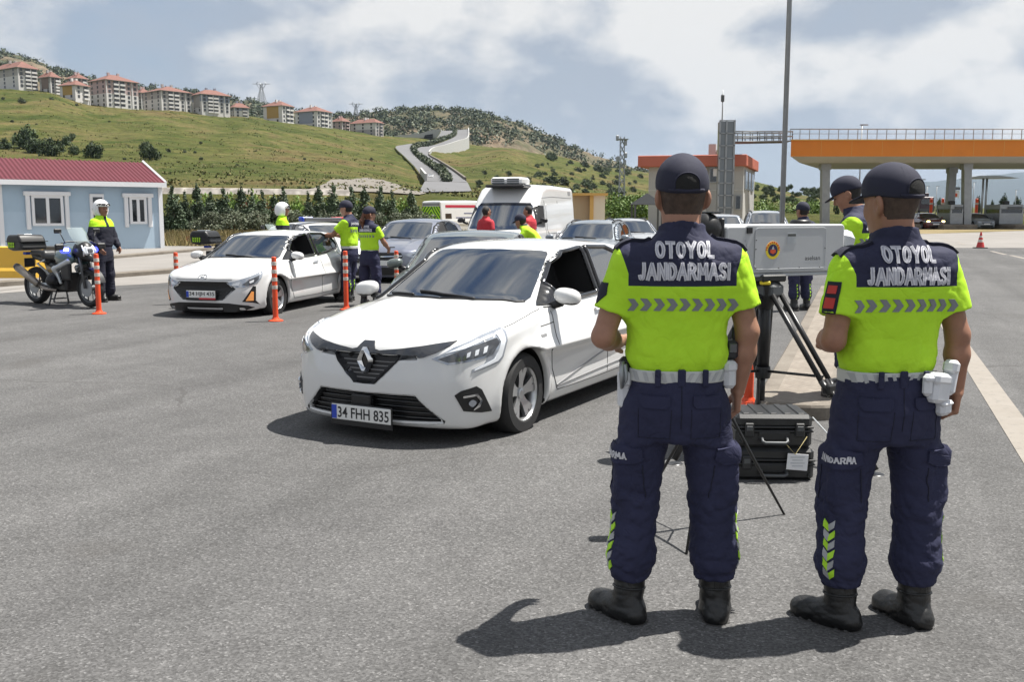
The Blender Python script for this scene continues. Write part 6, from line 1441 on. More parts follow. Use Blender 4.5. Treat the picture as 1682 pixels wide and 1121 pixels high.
# ------------------------------------------------------------------ the other vehicles
def generic(sx, sy, sz, paint, opts=None):
 o = opts or {}; S = scaled(HATCH, sx, sy, sz); A = R(45); sd = (sx + sy) / 2
 F = lambda p: sc_poly(p, sy, sz); SD = lambda p: sc_poly(p, sx, sz); T = lambda p: sc_poly(p, sx, sy); DG = lambda p: sc_poly(p, sd, sz)
 S['creases'] = [(0.008 , .76 * sz, .04, .05, .9, 3.6)]; S['hoodridges'] = [(0.010, .42, .10, .08)]
 if o.get('suv'): S['Rw'] = .35; S['Ra'] = .40
 g = o.get('glass', 'car_glass')
 S['pieces'] = [
  ('windscreen', 'top', T(WSCREEN), g, .005), ('grille', 'front', F(rounded(sym([(0, .70), (.42, .70), (.46, .60), (.36, .50), (0, .49)]), .03)), 'black_trim', .010),
  ('chrome_bar', 'front', F(sym([(0, .625), (.44, .64), (.44, .62), (0, .60)])), 'chrome', .016), ('lower_intake', 'front', F(sym([(0, .38), (.55, .36), (.50, .22), (0, .20)])), 'black_trim', .008),
  ('headlight', ('diag', A), DG([(.40, .66), (.60, .725), (.93, .80), (.97, .72), (.84, .64), (.50, .60)]), 'lamp_clear', .008), ('lamp_housing', ('diag', A), DG([(.55, .66), (.84, .74), (.85, .69), (.60, .63)]), 'lamp_dark', .012, {'under': 'headlight'}),
  ('fog_lamp', ('diag', A), DG([(.62, .30), (.76, .32), (.74, .40), (.62, .38)]), 'black_trim', .006),
  ('side_window', 'side', SD(DLO_R), g, .005), ('side_window', 'side', SD(DLO_F), o.get('side', g), .005), ('door_pillar', 'side', SD([(2.26, .985), (2.26, 1.362), (2.37, 1.366), (2.37, .985)]), 'black_gloss', .009),
  ('rear_window', 'rear', F([(-.5, 1.0), (.5, 1.0), (.43, 1.24), (-.43, 1.24)]), g, .005), ('tail_light', 'rear', F([(.45, .80), (.80, .82), (.80, .92), (.55, .93)]), 'lamp_red', .006, {'mirror': True, 'sides': (-1, 1)}),
  ('door_handle', 'side', SD([(2.08, .84), (2.24, .85), (2.24, .875), (2.08, .865)]), o.get('trim', 'chrome'), .02, {'thick': .03}), ('number_plate', 'front', F([(-.26, .42), (.26, .42), (.26, .53), (-.26, .53)]), 'plate_white', .014)]
 S['lines'] = [('door_seam', 'seam', [('side', SD([(1.29, .90), (1.26, .6), (1.38, .27)]), (-1, 1), False), ('side', SD([(2.34, .97), (2.40, .62), (2.38, .275)]), (-1, 1), False), ('top', T([(.62, .800), (.95, .815), (1.22, .79)]), (-1, 1), False)], .005),
                  ('window_seal', 'black_gloss', [('side', SD(DLO_F), (-1, 1), True), ('side', SD(DLO_R), (-1, 1), True)], .014, .004), ('wiper_blade', 'black_trim', [('top', T([(1.065, -.30), (1.085, .0), (1.15, .26)]), (1,), False), ('top', T([(1.10, .30), (1.20, .55), (1.235, .60)]), (1,), False)], .011, .012)]
 if o.get('rails'): S['lines'].append(('roof_rail', 'black_trim', [('top', T([(1.95, .53), (2.5, .56), (3.4, .53)]), (-1, 1), False)], .022, .03))
 return S
VAN = dict(L=5.7, xf=.98, xr=4.45, Rw=.34, Ra=.39, tw=.22, ytrack=.96, zbelt=1.20, tum=.085, wc=.22, crown=.05, drop=.10, k1=.07, k2=.10, k3=.06, flare=.02,
 W=[(0, .86), (.3, .93), (.9, .985), (2, .99), (5.2, .99), (5.7, .97)], sec=[(.1, .93), (.25, .97), (.5, .985), (.8, 1.0), (1.1, .995), (1.3, .97)],
 hood=[(-.1, .72), (.05, .86), (.2, .98), (.7, 1.12), (1.1, 1.18), (2, 1.2), (5.7, 1.2)], F1=[(0, 0), (.4, .03), (.7, .11), (.85, .22), (.95, .42), (1.0, .6)], F2=[(.1, .1), (.3, .02), (.5, 0), (.7, .02), (.9, .07), (1.1, .3)],
 R1=[(0, 0), (.85, .01), (.95, .06), (1.0, .2)], R2=[(.1, .05), (.4, 0), (2, .03), (2.5, .12)], bot=[(0, .22), (5.7, .25)],
 roof=[(.4, .95), (.72, 1.16), (1.35, 1.84), (1.55, 2.05), (1.85, 2.30), (2.3, 2.40), (3, 2.41), (5.5, 2.38), (5.62, 2.2), (5.7, 1.0), (5.8, .5)], gw=[(.5, .93), (1.2, .97), (5.7, .97)], mirror=(1.15, 1.16, 1.42), g0=.5, g1=.03)
def make_traffic():
 out = {}
 def car(name, label, cat, px, Y, ang, paint, sx=1, sy=1, sz=1, res=.035, **o):
  S = generic(sx, sy, sz, paint, o); p = Vector(((px - 841) / FPX * Y, Y, 0)); return build_car(S, name, label, cat, p, R(ang), paint, res)
 r = car('suv', 'blue grey crossover stopped behind the two officers, its driver window dark', 'car', 629, 22.4, 14, 'paint_bluegrey', 1.06, 1.02, 1.035, .03, suv=1, side='interior')
 r = car('saloon_car', 'greenish grey car right behind the white hatchback in the foreground', 'car', 737, 11.6, 5, 'paint_green', 1.05, .98, 1.0, .028)
 r = car('suv', 'grey crossover with black roof rails right of the white van', 'car', 944, 23.6, 16, 'paint_grey', 1.05, 1.02, 1.0, .035, rails=1, suv=1)
 r = car('suv', 'pale grey car half hidden behind the near officer\'s left shoulder', 'car', 1054, 30, -4, 'paint_silver', 1.05, 1.0, .985, .045, rails=1)
 r = car('suv', 'silver car whose roof shows left of the radar box', 'car', 1190, 34, 8, 'paint_silver', 1.05, 1.0, 1.07, .05)
 r = car('minivan', 'pale silver minivan whose roof shows above the radar box', 'car', 1262, 38, 10, 'paint_silver', 1.1, 1.05, 1.15, .05, rails=1)
 # patrol car
 r = car('patrol_car', 'white patrol car with a light bar, behind the far white hatchback', 'car', 607, 22.5, -40, 'paint_white', 1.0, 1.0, .985, .04)
 zt = 1.435 * .985; m = MB(); m.box((2.2, 0, zt + .05), (.28, 1.05, .10), bev=.03); lb = m.build('light_bar', MAT['lamp_dark'], r['root']); MB().box((2.2, -.45, zt + .06), (.22, .25, .11), bev=.02).build('red_lamp', MAT['lamp_red'], lb); MB().box((2.2, .42, zt + .06), (.22, .3, .11), bev=.02).build('blue_lamp', MAT['plate_blue'], lb)
 # white refrigerated van
 S = dict(VAN); A = R(45)
 S['pieces'] = [('windscreen', 'front', sym([(0, 1.87), (.70, 1.86), (.77, 1.80), (.86, 1.20), (0, 1.16)]), 'car_glass', .010), ('sun_band', 'front', sym([(0, 1.88), (.70, 1.87), (.745, 1.80), (0, 1.82)]), 'black_gloss', .018),
  ('grille', 'front', rounded(sym([(0, .90), (.45, .92), (.40, .72), (0, .70)]), .03), 'black_trim', .012), ('headlight', ('diag', A), [(.50, .82), (.72, .84), (1.06, 1.06), (1.10, .94), (.90, .78), (.60, .72)], 'lamp_clear', .01), ('bumper', 'front', sym([(0, .58), (.8, .58), (.86, .34), (0, .28)]), 'black_trim', .010),
  ('side_window', 'side', [(1.12, 1.28), (1.42, 1.74), (1.55, 1.80), (1.98, 1.80), (1.98, 1.25)], 'interior', .008), ('side_panel', 'side', rounded([(2.25, 1.05), (2.25, 1.86), (5.4, 1.86), (5.4, 1.05)], .08), 'paint_white', .012, {'thick': .016}),
  ('roof_vent', 'side', [(5.05, 2.12), (5.35, 2.12), (5.35, 2.24), (5.05, 2.24)], 'grey_trim', .006), ('rub_strip', 'side', [(1.5, .70), (3.9, .70), (3.9, .80), (1.5, .80)], 'black_trim', .012)]
 S['lines'] = [('door_seam', 'seam', [('side', [(2.10, 1.95), (2.10, .45)], (-1, 1), False), ('side', [(3.6, 1.95), (3.6, .5)], (-1,), False)], .006), ('roof_crease', 'grey_trim', [('side', [(1.9, 2.02), (3, 2.06), (5.5, 2.04)], (-1, 1), False)], .008), ('window_seal', 'black_gloss', [('side', [(1.12, 1.28), (1.42, 1.74), (1.55, 1.80), (1.98, 1.80), (1.98, 1.25)], (-1, 1), True)], .018), ('slide_rail', 'grey_trim', [('side', [(3.7, 1.16), (5.4, 1.16)], (-1,), False)], .014)]
 S['mirpaint'] = 'black_trim'
 r = build_car(S, 'delivery_van', 'tall white delivery van with a cooling unit on its roof', 'van', Vector((-.59, 25.3, 0)), R(16.5), 'paint_white', .04)
 q = thing; m = MB(); m.box((1.95, 0, 2.47), (.90, .88, .22), bev=.06); cu = m.build('cooling_unit', MAT['helmet'], r['root'], 'auto')
 for k in range(3):
  for s in (-.21, .21): MB().box((1.49, s, 2.415 + k * .055), (.03, .34, .032)).build('cooling_grille', MAT['lamp_dark'], cu)
 MB().box((1.75, 0, 2.335), (.75, 1.1, .08), bev=.03).build('unit_base', MAT['black_trim'], cu)
 m = MB(); m.tube([(2.9, -1.02, .75), (2.9, -1.10, 1.05), (4.3, -1.10, 1.05), (4.3, -1.02, .75)], .025, 6); m.build('side_guard', MAT['steel'], r['root'], True)
 # ambulance parked with its back to us
 S = scaled(VAN, .95, .97, .93); S['Rw'] = .34
 tail = Vector((-4.95, 60, 0)); d = Vector((-.70, -.714, 0)); nose = tail - d * (5.7 * .95)
 S['pieces'] = [('side_band', 'side', [(2.2, 1.78), (5.0, 1.78), (5.0, 1.94), (2.2, 1.94)], 'strip_red', .010), ('side_window', 'side', [(4.55, 1.12), (5.05, 1.12), (5.05, 1.42), (4.55, 1.42)], 'car_glass', .010), ('windscreen', 'front', sym([(0, 1.72), (.68, 1.72), (.82, 1.15), (0, 1.1)]), 'car_glass', .01),
  ('small_print', 'side', [(2.6, 1.40), (3.5, 1.40), (3.5, 1.46), (2.6, 1.46)], 'text_blue', .008), ('small_print', 'side', [(2.4, 1.14), (4.2, 1.14), (4.2, 1.20), (2.4, 1.20)], 'text_blue', .008),
  ('rear_panel', 'rear', rounded([(-.86, .72), (.86, .72), (.82, 1.86), (-.82, 1.86)], .04), 'chevron_green', .008), ('rear_sign', 'rear', [(-.8, 1.90), (.8, 1.90), (.78, 2.06), (-.78, 2.06)], 'grey_trim', .010)]
 def clip(p, lim, sg):
  o = []
  for i in range(len(p)):
   a, b = p[i - 1], p[i]; ia, ib = sg * a[1] <= sg * lim, sg * b[1] <= sg * lim
   if ia != ib: t = (lim - a[1]) / (b[1] - a[1]); o.append((a[0] + (b[0] - a[0]) * t, lim))
   if ib: o.append(b)
  return o
 for k in range(0, 8):
  for s in (-1, 1):
   z0 = .42 + k * .29; c = clip(clip([(0, z0 + .3), (.83 * s, z0 - .62), (.83 * s, z0 - .47), (0, z0 + .45)], 1.85, 1), .74, -1)
   if len(c) > 2: S['pieces'].append(('rear_chevron', 'rear', c, 'chevron_lime', .016))
 r = build_car(S, 'ambulance', 'white ambulance with lime and green chevrons on its back, parked in front of the conifers', 'ambulance', nose, math.atan2(d.x, d.y), 'paint_white', .05)
 # at the toll
 r = car('far_car', 'dark red car with lit headlights in the left toll lane', 'car', 1533, 80.5, 2, 'paint_maroon', 1.0, 1.0, .96, .05); ro = r['root']
 for s in (-1, 1): MB().box((.12, s * .60, .68), (.10, .26, .13), bev=.03).build('lit_headlight', MAT['headlight_on'], ro)
 r = car('far_car', 'old grey car in the right toll lane between two booths', 'car', 1616, 81.5, 2, 'paint_oldgrey', 1.0, .98, .94, .05)
 t = thing('lorry', 'dark maroon lorry seen head on far beyond the toll lanes', 'lorry', at(1517, 175)); g = float(terrain(at(1517, 175).x, 175)); t.location.z = g; w = 1.25
 MB().box((0, 0, 1.9), (2.5, 2.2, 2.6), bev=.15).build('cab', MAT['paint_truck'], t); MB().box((0, -1.12, 2.3), (2.1, .06, .9), bev=.02).build('windscreen', MAT['window_dark'], t); MB().box((0, 4, 2.2), (2.5, 5.5, 3.4), bev=.05).build('load_box', MAT['paint_truck'], t); MB().box((0, -1.14, .85), (2.4, .1, .5)).build('bumper', MAT['steel_dark'], t)
 for s in (-1, 1): m = MB(); m.lathe([(.5, -.15), (.5, .15)], (s * 1.05, 0, .5), 'X', 16); m.build('wheel', MAT['rubber'], t)
 # car on the hill road
 S = generic(1, 1, 1, 'paint_white'); S['lines'] = []; p = hit(708, 298); r = build_car(S, 'hill_car', 'tiny white car coming down the hill road', 'car', Vector((p.x, 60, 0)), R(-6), 'paint_white', .08); r['root'].location = (p.x, p.y, p.z + .9)
# ------------------------------------------------------------------ motorcycles
def make_motorcycle(label, loc, head):
 """local: +x forward"""
 t = thing('motorcycle', label, 'motorcycle', loc, math.atan2(head[1], head[0]), None); wb = .77; Rw = .335
 for x, w, nm in ((wb, .12, 'front'), (-wb, .16, 'rear')):
  wo = bpy.data.objects.new('wheel', None); COL.objects.link(wo); wo.parent = t; wo.location = (x, 0, Rw); h = w / 2
  m = MB(); m.lathe([(Rw * .74, -h * .8), (Rw * .88, -h), (Rw * .97, -h * .6), (Rw, 0), (Rw * .97, h * .6), (Rw * .88, h), (Rw * .74, h * .8)], axis='Y', n=36); m.f.pop(); m.f.pop(); m.build('tyre', MAT['rubber'], wo, 'auto')
  m = MB(); m.lathe([(Rw * .76, -h * .7), (Rw * .68, -h * .4), (Rw * .68, h * .4), (Rw * .76, h * .7)], axis='Y', n=32); m.f.pop(); m.f.pop()
  for k in range(10):
   a = k * math.pi / 5; m.tube([(.05 * math.cos(a), .03 * (-1) ** k, .05 * math.sin(a)), (Rw * .7 * math.cos(a), 0, Rw * .7 * math.sin(a))], .011, 5)
  m.lathe([(.055, -.07), (.055, .07)], axis='Y', n=14); m.build('rim', MAT['steel_dark'], wo, 'auto'); m = MB(); m.lathe([(.07, -.075), (.15, -.075), (.15, -.066), (.07, -.066)], axis='Y', n=28); m.build('brake_disc', MAT['steel'], wo)
 def sdf(nm, f, lo, hi, mt, res=.02, par=t):
  V, F = surf(f, lo, hi, res, lip=1.8); return mesh_np(nm, V, F, MAT[mt], par, True)
 sdf('engine', lambda x, y, z: smin(smin(rbox(x, y, z, (.05, 0, .42), (.26, .15, .17), .05), seg(x, y, z, (.10, -.28, .46), (.10, .28, .46), .10), .04), rbox(x, y, z, (-.18, 0, .36), (.20, .12, .12), .05), .04), (-.5, -.45, .1), (.5, .45, .8), 'black_trim')
 mat('bike_teal', (.045, .095, .10), .3, .3, 1.0); mat('bike_silver', (.45, .48, .50), .3, .6, 1.0)
 sdf('fuel_tank', lambda x, y, z: smin(ell(x, y, z, (.22, 0, .90), (.30, .19, .15)), ell(x, np.abs(y), z, (.34, .17, .84), (.26, .08, .12)), .06), (-.3, -.4, .6), (.8, .4, 1.15), 'bike_teal')
 for s in (-1, 1):
  sdf('side_fairing', lambda x, y, z: smin(seg(x, y, z, (.50, s * .20, .80), (.12, s * .22, .66), .055, .05), seg(x, y, z, (.12, s * .22, .66), (.22, s * .19, .42), .045, .03), .05), (-.1, s * .2 - .2, .3), (.75, s * .2 + .2, 1.0), 'bike_silver')
  sdf('radiator_cover', lambda x, y, z: rbox(x, y, z, (.40, s * .19, .62), (.13, .035, .16), .03), (.2, s * .19 - .1, .4), (.65, s * .19 + .1, .85), 'black_trim')
 sdf('front_fairing', lambda x, y, z: smin(ell(x, y, z, (.62, 0, .98), (.20, .15, .17)), seg(x, y, z, (.62, 0, .90), (1.02, 0, .80), .075, .03), .08), (.3, -.3, .65), (1.2, .3, 1.3), 'black_trim')
 m = MB(); m.box((.775, 0, .98), (.10, .19, .16), bev=.03, ry=R(-15)); m.build('headlight', MAT['lamp_white'], t, 'auto'); m = MB(); m.box((.80, 0, .98), (.08, .12, .08), bev=.02, ry=R(-15)); m.build('headlight_lens', MAT['lamp_dark'], t, 'auto')
 for s in (-1, 1): m = MB(); m.tube([(.74, s * .10, 1.07), (.81, s * .115, .98), (.77, s * .09, .89)], .014, 6); m.build('daylight_strip', MAT['lamp_white'], t, True)
 m = MB(); N = 9; V = []; F = []
 for i in range(7):
  u = i / 6
  for k in range(N):
   a = -1 + 2 * k / (N - 1); V.append((.74 - .22 * u - .10 * a * a, a * (.13 + .04 * math.sin(u * 2.6)), 1.08 + .30 * u))
 for i in range(6):
  for k in range(N - 1): F.append((i * N + k, i * N + k + 1, (i + 1) * N + k + 1, (i + 1) * N + k))
 mesh_np('windshield', np.array(V), F, MAT['windshield_clear'], t, True)
 sdf('seat', lambda x, y, z: smin(rbox(x, y, z, (-.18, 0, .86), (.24, .14, .055), .05), rbox(x, y, z, (-.55, 0, .92), (.22, .13, .05), .045), .06), (-.9, -.25, .7), (.2, .25, 1.05), 'black_trim')
 m = MB(); m.tube([(-.1, 0, .66), (-.55, 0, .80), (-.80, 0, .84)], [.06, .05, .04], 8); m.build('subframe', MAT['steel_dark'], t, True)
 sdf('tail_fairing', lambda x, y, z: seg(x, y, z, (-.35, 0, .80), (-.82, 0, .86), .10, .045), (-1.0, -.2, .6), (-.1, .2, 1.0), 'black_trim')
 for s in (-1, 1): m = MB(); m.tube([(-.20, s * .12, .55), (-.52, s * .14, .74), (-.30, s * .13, .80)], .022, 6); m.build('frame_tube', MAT['bike_silver'], t, True)
 for s in (-1, 1): m = MB(); m.tube([(.62, s * .09, .98), (wb, s * .10, Rw)], [.028, .024], 8); m.build('fork', MAT['steel_dark'], t, True)
 m = MB(); P = [(wb + .36 * math.cos(a), z, Rw + .36 * math.sin(a)) for a in np.linspace(.3, 2.3, 9) for z in (-.07, .07)]; m.add(P, [(2 * i, 2 * i + 1, 2 * i + 3, 2 * i + 2) for i in range(8)]); m.build('mudguard', MAT['black_trim'], t, True)
 m = MB(); m.tube([(-wb, .10, Rw), (-.1, .12, .38)], [.045, .05], 8); m.tube([(-wb, -.10, Rw), (-.1, -.12, .38)], [.04, .045], 8); m.build('swingarm', MAT['bike_silver'], t, True)
 m = MB(); m.tube([(.05, -.16, .28), (-.25, -.20, .30), (-.42, -.22, .38)], .035, 8); m.tube([(-.40, -.22, .37), (-.95, -.25, .66)], [.058, .068], 14); m.build('exhaust', mat('exhaust_steel', (.30, .27, .24), .35, .9), t, True); m = MB(); m.tube([(-.95, -.25, .66), (-1.0, -.252, .685)], [.07, .055], 14); m.build('exhaust_tip', MAT['steel_dark'], t, True)
 b = MB(); b.prism([(-.78, .98), (-.84, 1.16), (-.90, 1.24), (-1.22, 1.24), (-1.28, 1.16), (-1.25, .98), (-1.1, .95)], -.25, .25, 'Y'); bx = b.build('top_box', MAT['black_trim'], t, 'auto'); bm = bx.modifiers.new('bevel', 'BEVEL'); bm.width = .04; bm.segments = 3
 MB().box((-1.03, 0, 1.12), (.49, .515, .012)).build('lid_seam', MAT['seam'], bx); MB().box((-1.08, 0, 1.245), (.22, .16, .02), bev=.008).build('reflector', MAT['bike_silver'], bx)
 for s in (-1, 1):
  for k in range(4):
   for r_ in range(2): m = MB(); x0 = -1.20 + k * .05; z0 = 1.01 + r_ * .05; m.prism([(x0, z0), (x0 + .024, z0), (x0 + .042, z0 + .022), (x0 + .024, z0 + .044), (x0, z0 + .044), (x0 + .018, z0 + .022)], s * .254, s * .262, 'Y'); m.build('box_chevron', MAT['chevron_lime'], bx)
 for k in range(4):
  for r_ in range(2): y0 = -.20 + k * .11; z0 = 1.01 + r_ * .05; MB().box((-1.272, y0 + .04, z0 + .02), (.02, .05, .036), rx=R(35)).build('box_chevron', MAT['chevron_lime'], bx)
 MB().box((-1.0, 0, .905), (.10, .16, .05), bev=.01).build('tail_lamp', MAT['plate_blue'], t); MB().box((-.98, 0, .74), (.02, .20, .16), bev=.004).build('number_plate', MAT['black_trim'], t)
 m = MB(); m.tube([(.50, -.40, 1.06), (.52, -.22, 1.14), (.55, 0, 1.13), (.52, .22, 1.14), (.50, .40, 1.06)], .014, 8); m.build('handlebar', MAT['steel_dark'], t, True)
 for s in (-1, 1):
  m = MB(); m.tube([(.50, s * .30, 1.11), (.51, s * .42, 1.06)], .021, 8); m.build('grip', MAT['rubber'], t, True); m = MB(); m.tube([(.53, s * .27, 1.12), (.50, s * .34, 1.30)], .008, 6); st = m.build('mirror', MAT['black_trim'], t, True); MB().box((.49, s * .37, 1.32), (.03, .14, .08), bev=.012).build('mirror_head', MAT['black_trim'], st); MB().box((.56, s * .40, 1.05), (.05, .17, .11), bev=.02).build('hand_guard', MAT['black_trim'], t)
 MB().box((.52, -.27, .99), (.14, .14, .10), bev=.03).build('flashing_lamp', MAT['blue_lamp'], t, 'auto'); MB().box((.575, -.285, 1.0), (.05, .09, .06), bev=.02).build('lamp_flash', MAT['blue_flash'], t, 'auto'); MB().box((.52, .27, .99), (.14, .14, .10), bev=.03).build('flashing_lamp', MAT['blue_lamp'], t, 'auto')
 m = MB()
 for s in (-1, 1): m.tube([(-.12, s * .13, .30), (-.16, s * .19, .012), (-.22, s * .20, .012)], .018, 6)
 m.tube([(-.14, -.17, .12), (-.14, .17, .12)], .014, 6); m.build('centre_stand', MAT['steel_dark'], t, True); m = MB(); m.tube([(.05, -.16, .28), (.15, -.30, .10), (.20, -.31, .10)], .014, 6); m.build('side_stand', MAT['steel_dark'], t, True)
 for s in (-1, 1): m = MB(); m.tube([(-.05, s * .14, .34), (-.05, s * .26, .33)], .016, 6); m.build('footrest', MAT['steel_dark'], t, True)
 return t
# ------------------------------------------------------------------ people
def folds(seed, n, kmin, kmax, bias, warp=0.6):
 rng = np.random.RandomState(seed); T = []
 for _ in range(n):
  d = rng.normal(size=3) * np.array(bias); d /= np.linalg.norm(d); k = rng.uniform(kmin, kmax)
  d2 = rng.normal(size=3); d2 /= np.linalg.norm(d2)
  T.append((d * k, d2 * k * 0.45, rng.uniform(0, 6.28), rng.uniform(0, 6.28), rng.uniform(.5, 1)))
 tot = sum(t[4] for t in T)
 def g(x, y, z):
  o = 0
  for a, b, p, q, w in T:
   s = np.sin(a[0] * x + a[1] * y + a[2] * z + p + warp * 2 * np.sin(b[0] * x + b[1] * y + b[2] * z + q)); o = o + w * (1 - 2 * np.sqrt(np.abs(s) + 0.02))
  return o / tot
 return g
def loft(x, y, z, T, e=2.4):
 T = np.array(T, float); Z = T[:, 0]
 a, b, cx, cy = [np.interp(z, Z, T[:, i]) for i in (1, 2, 3, 4)]
 r = ((np.abs(x - cx) / a) ** e + (np.abs(y - cy) / b) ** e) ** (1 / e)
 return smax((r - 1) * np.minimum(a, b) * 1.05, np.maximum(Z[0] - z, z - Z[-1]), 0.02)
DEF = dict(pelvis=(0, 0, .96), chest=(0, 0, 1.36), neck=(0, -.012, 1.52), head=(0, .012, 1.70), hyaw=0.0, hpitch=0.0, sw=.188, tw=1.0,
 shL=(-.188, -.012, 1.455), shR=(.188, -.012, 1.455), elL=(-.25, -.02, 1.18), elR=(.25, -.02, 1.18), wrL=(-.25, .05, .94), wrR=(.25, .05, .94),
 hipL=(-.10, 0, .90), hipR=(.10, 0, .90), knL=(-.125, .015, .49), knR=(.125, .015, .49), anL=(-.14, -.02, .10), anR=(.14, -.02, .10), ftL=15, ftR=-15,
 hdL=None, hdR=None, pnL=(1, 0, 0), pnR=(-1, 0, 0), curl=(.35, .5))
def lerp3(a, b, t): return tuple(a[i] + (b[i] - a[i]) * t for i in range(3))
def head_xf(J):
 M = Matrix.Translation(J['head']) @ Matrix.Rotation(J['hyaw'], 4, 'Z') @ Matrix.Rotation(J['hpitch'], 4, 'X') @ Matrix.Scale(J.get('hs', 1.08), 4)
 Mi = np.array(M.inverted())
 def loc(x, y, z): return tuple(Mi[i, 0] * x + Mi[i, 1] * y + Mi[i, 2] * z + Mi[i, 3] for i in range(3))
 return M, loc
def head_f(u, v, w):
 d = ell(u, v, w, (0, -.008, .022), (.079, .100, .098))
 d = smin(d, ell(u, v, w, (0, .030, -.048), (.060, .066, .080)), .04)
 d = smin(d, ell(u, v, w, (0, .066, -.104), (.026, .024, .020)), .03)
 d = smin(d, seg(u, v, w, (0, .094, .004), (0, .112, -.036), .008, .0135), .014)
 d = smin(d, seg(u, v, w, (-.032, .078, .016), (.032, .078, .016), .013), .018)
 au = np.abs(u)
 d = smin(d, ell(au, v, w, (.030, .070, -.040), (.020, .018, .022)), .025)
 d = smax(d, -ell(au, v, w, (.031, .098, -.004), (.014, .012, .009)), .010)
 d = smin(d, seg(u, v, w, (-.018, .088, -.066), (.018, .088, -.066), .006), .010)
 d = smax(d, -seg(u, v, w, (-.020, .099, -.0655), (.020, .099, -.0655), .0025), .004)
 ear = smax(ell(au + (v + .012) * .35, v, w, (.083, -.014, -.018), (.013, .026, .035)), -ell(au, v, w, (.094, -.006, -.015), (.010, .013, .018)), .006)
 return smin(d, ear, .008)
def hand_parts(base, d, n, side_w, curl, s=1.0):
 d = Vector(d).normalized(); n = (Vector(n) - d * Vector(n).dot(d)).normalized(); w = Vector(side_w); w = (w - d * w.dot(d) - n * w.dot(n)).normalized(); b = Vector(base)
 segs = []
 offs, lens = (.031, .011, -.010, -.029), (.072, .080, .074, .058)
 kn = []
 for i, (o, L) in enumerate(zip(offs, lens)):
  p0 = b + d * (.012) + w * o * .75; k = b + d * (.088 - .006 * abs(i - 1)) + w * o; segs.append((p0, k, .0155, .0125)); kn.append(k)
  a1 = curl[0] * (1 + .12 * i); a2 = a1 + curl[1] * (1 + .1 * i); a3 = a2 + curl[1] * .8
  q = k
  for a, f, r0, r1 in ((a1, .46, .0105, .0095), (a2, .31, .0095, .0088), (a3, .23, .0088, .0075)):
   e = q + (d * math.cos(a) + n * math.sin(a)) * L * f; segs.append((q, e, r0, r1)); q = e
 t0 = b + d * .020 + w * .022; t1 = t0 + (d * .70 + w * .60 + n * .35).normalized() * .046; t2 = t1 + (d * .88 + w * .16 + n * .45).normalized() * .030
 segs += [(t0, t1, .0165, .0125), (t1, t2, .0120, .0095)]
 return [(tuple(p), tuple(q), r0, r1) for p, q, r0, r1 in segs]
def near_cull(fn, c, R0, x, y, z, big):
 """evaluate fn only near c"""
 m = ((x - c[0]) ** 2 + (y - c[1]) ** 2 + (z - c[2]) ** 2) < R0 * R0
 out = np.sqrt((x - c[0]) ** 2 + (y - c[1]) ** 2 + (z - c[2]) ** 2) - R0 * .55
 if m.any(): out[m] = fn(x[m], y[m], z[m])
 return out
def bounds(pts, pad):
 P = np.array(pts); return tuple(P.min(0) - pad), tuple(P.max(0) + pad)
